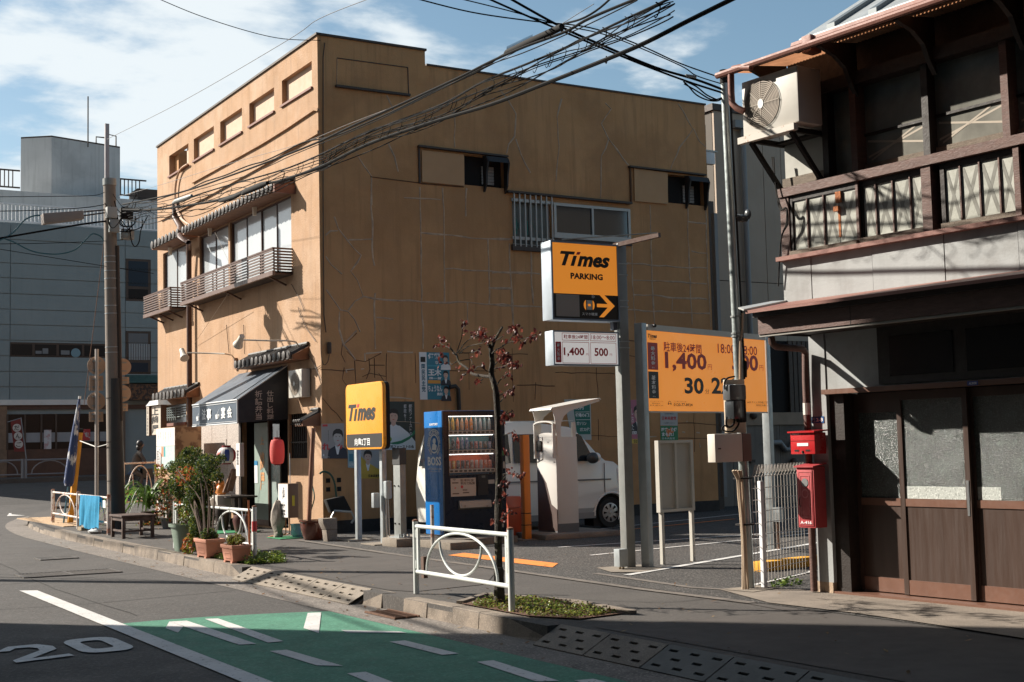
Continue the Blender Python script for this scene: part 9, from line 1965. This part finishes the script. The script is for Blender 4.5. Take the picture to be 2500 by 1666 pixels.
cover_('ground_cover', 'green weeds at the foot of the shop guard rail post', [(5.35, 14.85), (5.35, 16.6), (5.75, 16.4), (5.95, 15.3), (5.8, 14.75)], 4200, .035, [l_g, leafmat('weed', (.17, .24, .04)), l_y], Rg, .10)
cover_('ground_cover', 'few grass tufts at the foot of the mesh fence', [(8.0, 9.0), (8.45, 9.15), (8.4, 8.95), (8.05, 8.85)], 110, .04, [leafmat('weed', (.17, .24, .04)), l_g], Rg, .08)
cover_('ground_cover', 'little weeds under the strap-leaved plant', [(6.7, 24.5), (7.3, 25.5), (7.7, 25), (7.4, 24)], 900, .05, [l_g, l_y, l_o], Rg, .08)
mb = MB()
for _ in range(420):
    t_ = Rg.random(); y = Rg.uniform(5, 24); x = (4.78+Rg.random()**2*.4, 5.4+Rg.random()**2*1.7, 7.3+Rg.random()*2)[Rg.choice((0, 1, 1, 2))]; z = RZ+.012 if x < 5.2 else .016; p = V((x, y, z)); an = Rg.uniform(0, 6.3); s_ = Rg.uniform(.012, .03); a = V((math.cos(an), math.sin(an), .25))*s_; b = V((-math.sin(an), math.cos(an), .1))*s_*.5; mb.c = Rg.randrange(3); mb.add([p-a, p+b, p+a, p-b], [(0, 1, 2, 3)])
mb.build('fallen_leaves', [leafmat('dry', (.20, .10, .04)), leafmat('dry2', (.30, .20, .10)), leafmat('weed_brown', (.13, .08, .04))], label='scattered small dry leaves along the kerb and pavement', cat='leaves', kind='stuff')
# ------------------------------------------------------------------ rider on a bicycle in the shade across the side street
RY = 37.5; rgz = .08; pr_ = lambda x, y, dy=0: PY(x, y, RY+dy)
BK = thing('bicycle', 'dark bicycle ridden in the shade behind the utility pole', 'bicycle', (pr_(330, 1150).x, RY, rgz)); m_bk = mat('bike_dark', (.05, .055, .06), .4, metal=.4)
c1, c2_ = pr_(312, 1143), pr_(352, 1143); c1.z = c2_.z = rgz+.27
for c_ in (c1, c2_):
    mb = MB(); mb.tube([c_+V((.27*math.cos(t_), 0, .27*math.sin(t_))) for t_ in [math.tau*i/20 for i in range(21)]], .016, 6, False); mb.build('wheel', m_bk, BK, smooth=True)
sd_, hd_ = c1+V((.12, 0, .42)), c2_+V((-.10, 0, .55)); mb = MB()
for a_, b_ in ((c1, c1+V((.3, 0, .02))), (c1+V((.3, 0, .02)), sd_), (c1, sd_-V((0, 0, .1))), (c1+V((.3, 0, .02)), hd_), (sd_-V((0, 0, .08)), hd_-V((0, 0, .08))), (hd_, c2_)): mb.tube([a_, b_], .015, 6)
mb.build('frame', m_bk, BK); mb = MB(); mb.tube([hd_+V((0, -.2, .02)), hd_, hd_+V((0, .2, .02))], .012, 6); mb.build('handlebar', m_bk, BK); MB().box(hd_.x+.02, hd_.x+.3, RY-.14, RY+.14, hd_.z-.25, hd_.z).build('basket', m_bk, BK)
def skin_body(name, verts, edges, radii, m, label=None, cat=None, parent=None, root=0, loc=None):
    me = bpy.data.meshes.new(name); O_ = V(loc) if loc is not None else verts[0]; me.from_pydata([v-O_ for v in verts], edges, []); ob = bpy.data.objects.new(name, me); COL.objects.link(ob); ob.location = O_ if parent is None else O_-LOC[parent.name]
    if parent is not None: ob.parent = parent
    LOC[ob.name] = O_.copy(); sk_ = ob.modifiers.new('skin', 'SKIN'); 
    for i, r_ in enumerate(radii):
        sv_ = me.skin_vertices[0].data[i]; sv_.radius = (r_, r_) if not isinstance(r_, tuple) else r_; sv_.use_root = (i == root)
    sb_ = ob.modifiers.new('sub', 'SUBSURF'); sb_.levels = 1; sb_.render_levels = 2; me.materials.append(m)
    if label: ob['label'] = label; ob['category'] = cat
    sk_.use_smooth_shade = True
    return ob
S_ = sd_+V((0, 0, .06)); kk = .83
pv_ = [S_, S_+V((.06, 0, .16)), S_+V((.13, 0, .36)), S_+V((.19, 0, .50)), S_+V((.22, 0, .58)), S_+V((.24, -.0, .66)), S_+V((.24, 0, .76))]
rad_ = [.12, .12, .13, .10, .045, .07, .075]; ed_ = [(i, i+1) for i in range(6)]
for sg in (-1, 1):
    n0 = len(pv_); pv_ += [S_+V((.20, sg*.16, .46)), S_+V((.32, sg*.19, .27)), hd_+V((-.02, sg*.17, .06)), hd_+V((.03, sg*.17, .05))]; rad_ += [.055, .045, .032, .03]; ed_ += [(3, n0), (n0, n0+1), (n0+1, n0+2), (n0+2, n0+3)]
    n0 = len(pv_); kx = .30 if sg > 0 else .26; pv_ += [S_+V((.05, sg*.09, -.02)), S_+V((kx, sg*.10, -.06-(.08 if sg < 0 else 0))), c1+V((.30, sg*.10, .04 if sg < 0 else .12)), c1+V((.40, sg*.10, .02 if sg < 0 else .10))]; rad_ += [.085, .062, .04, .035]; ed_ += [(0, n0), (n0, n0+1), (n0+1, n0+2), (n0+2, n0+3)]
PR = skin_body('person', pv_, ed_, rad_, mat('coat_grey', (.10, .085, .075), .9), 'person in a grey brown coat riding the dark bicycle', 'person', None, 0, S_)
LOC[PR.name] = V(S_)
hc = pv_[6]; mb = MB(); mb.sphere(hc+V((.01, 0, -.02)), .083, 14, 10, (1, .85, 1.15)); mb.sphere(hc+V((.09, 0, -.03)), .014, 6, 4); mb.build('face', mat('skin_shade', (.36, .22, .16), .6), PR, smooth=True)
mb = MB(); mb.sphere(hc+V((-.02, 0, .01)), .098, 14, 10, (1, .95, 1.1)); mb.sphere(hc+V((-.07, 0, -.10)), .06, 10, 8, (1, 1.2, 1.3)); mb.build('hair', mat('print_hair', (.025, .02, .018)), PR, smooth=True)
MB().sphere(S_+V((.05, 0, -.06)), .13, 12, 8, (1.3, 1.0, .6)).build('trousers', mat('denim', (.03, .045, .09), .9), PR, smooth=True)
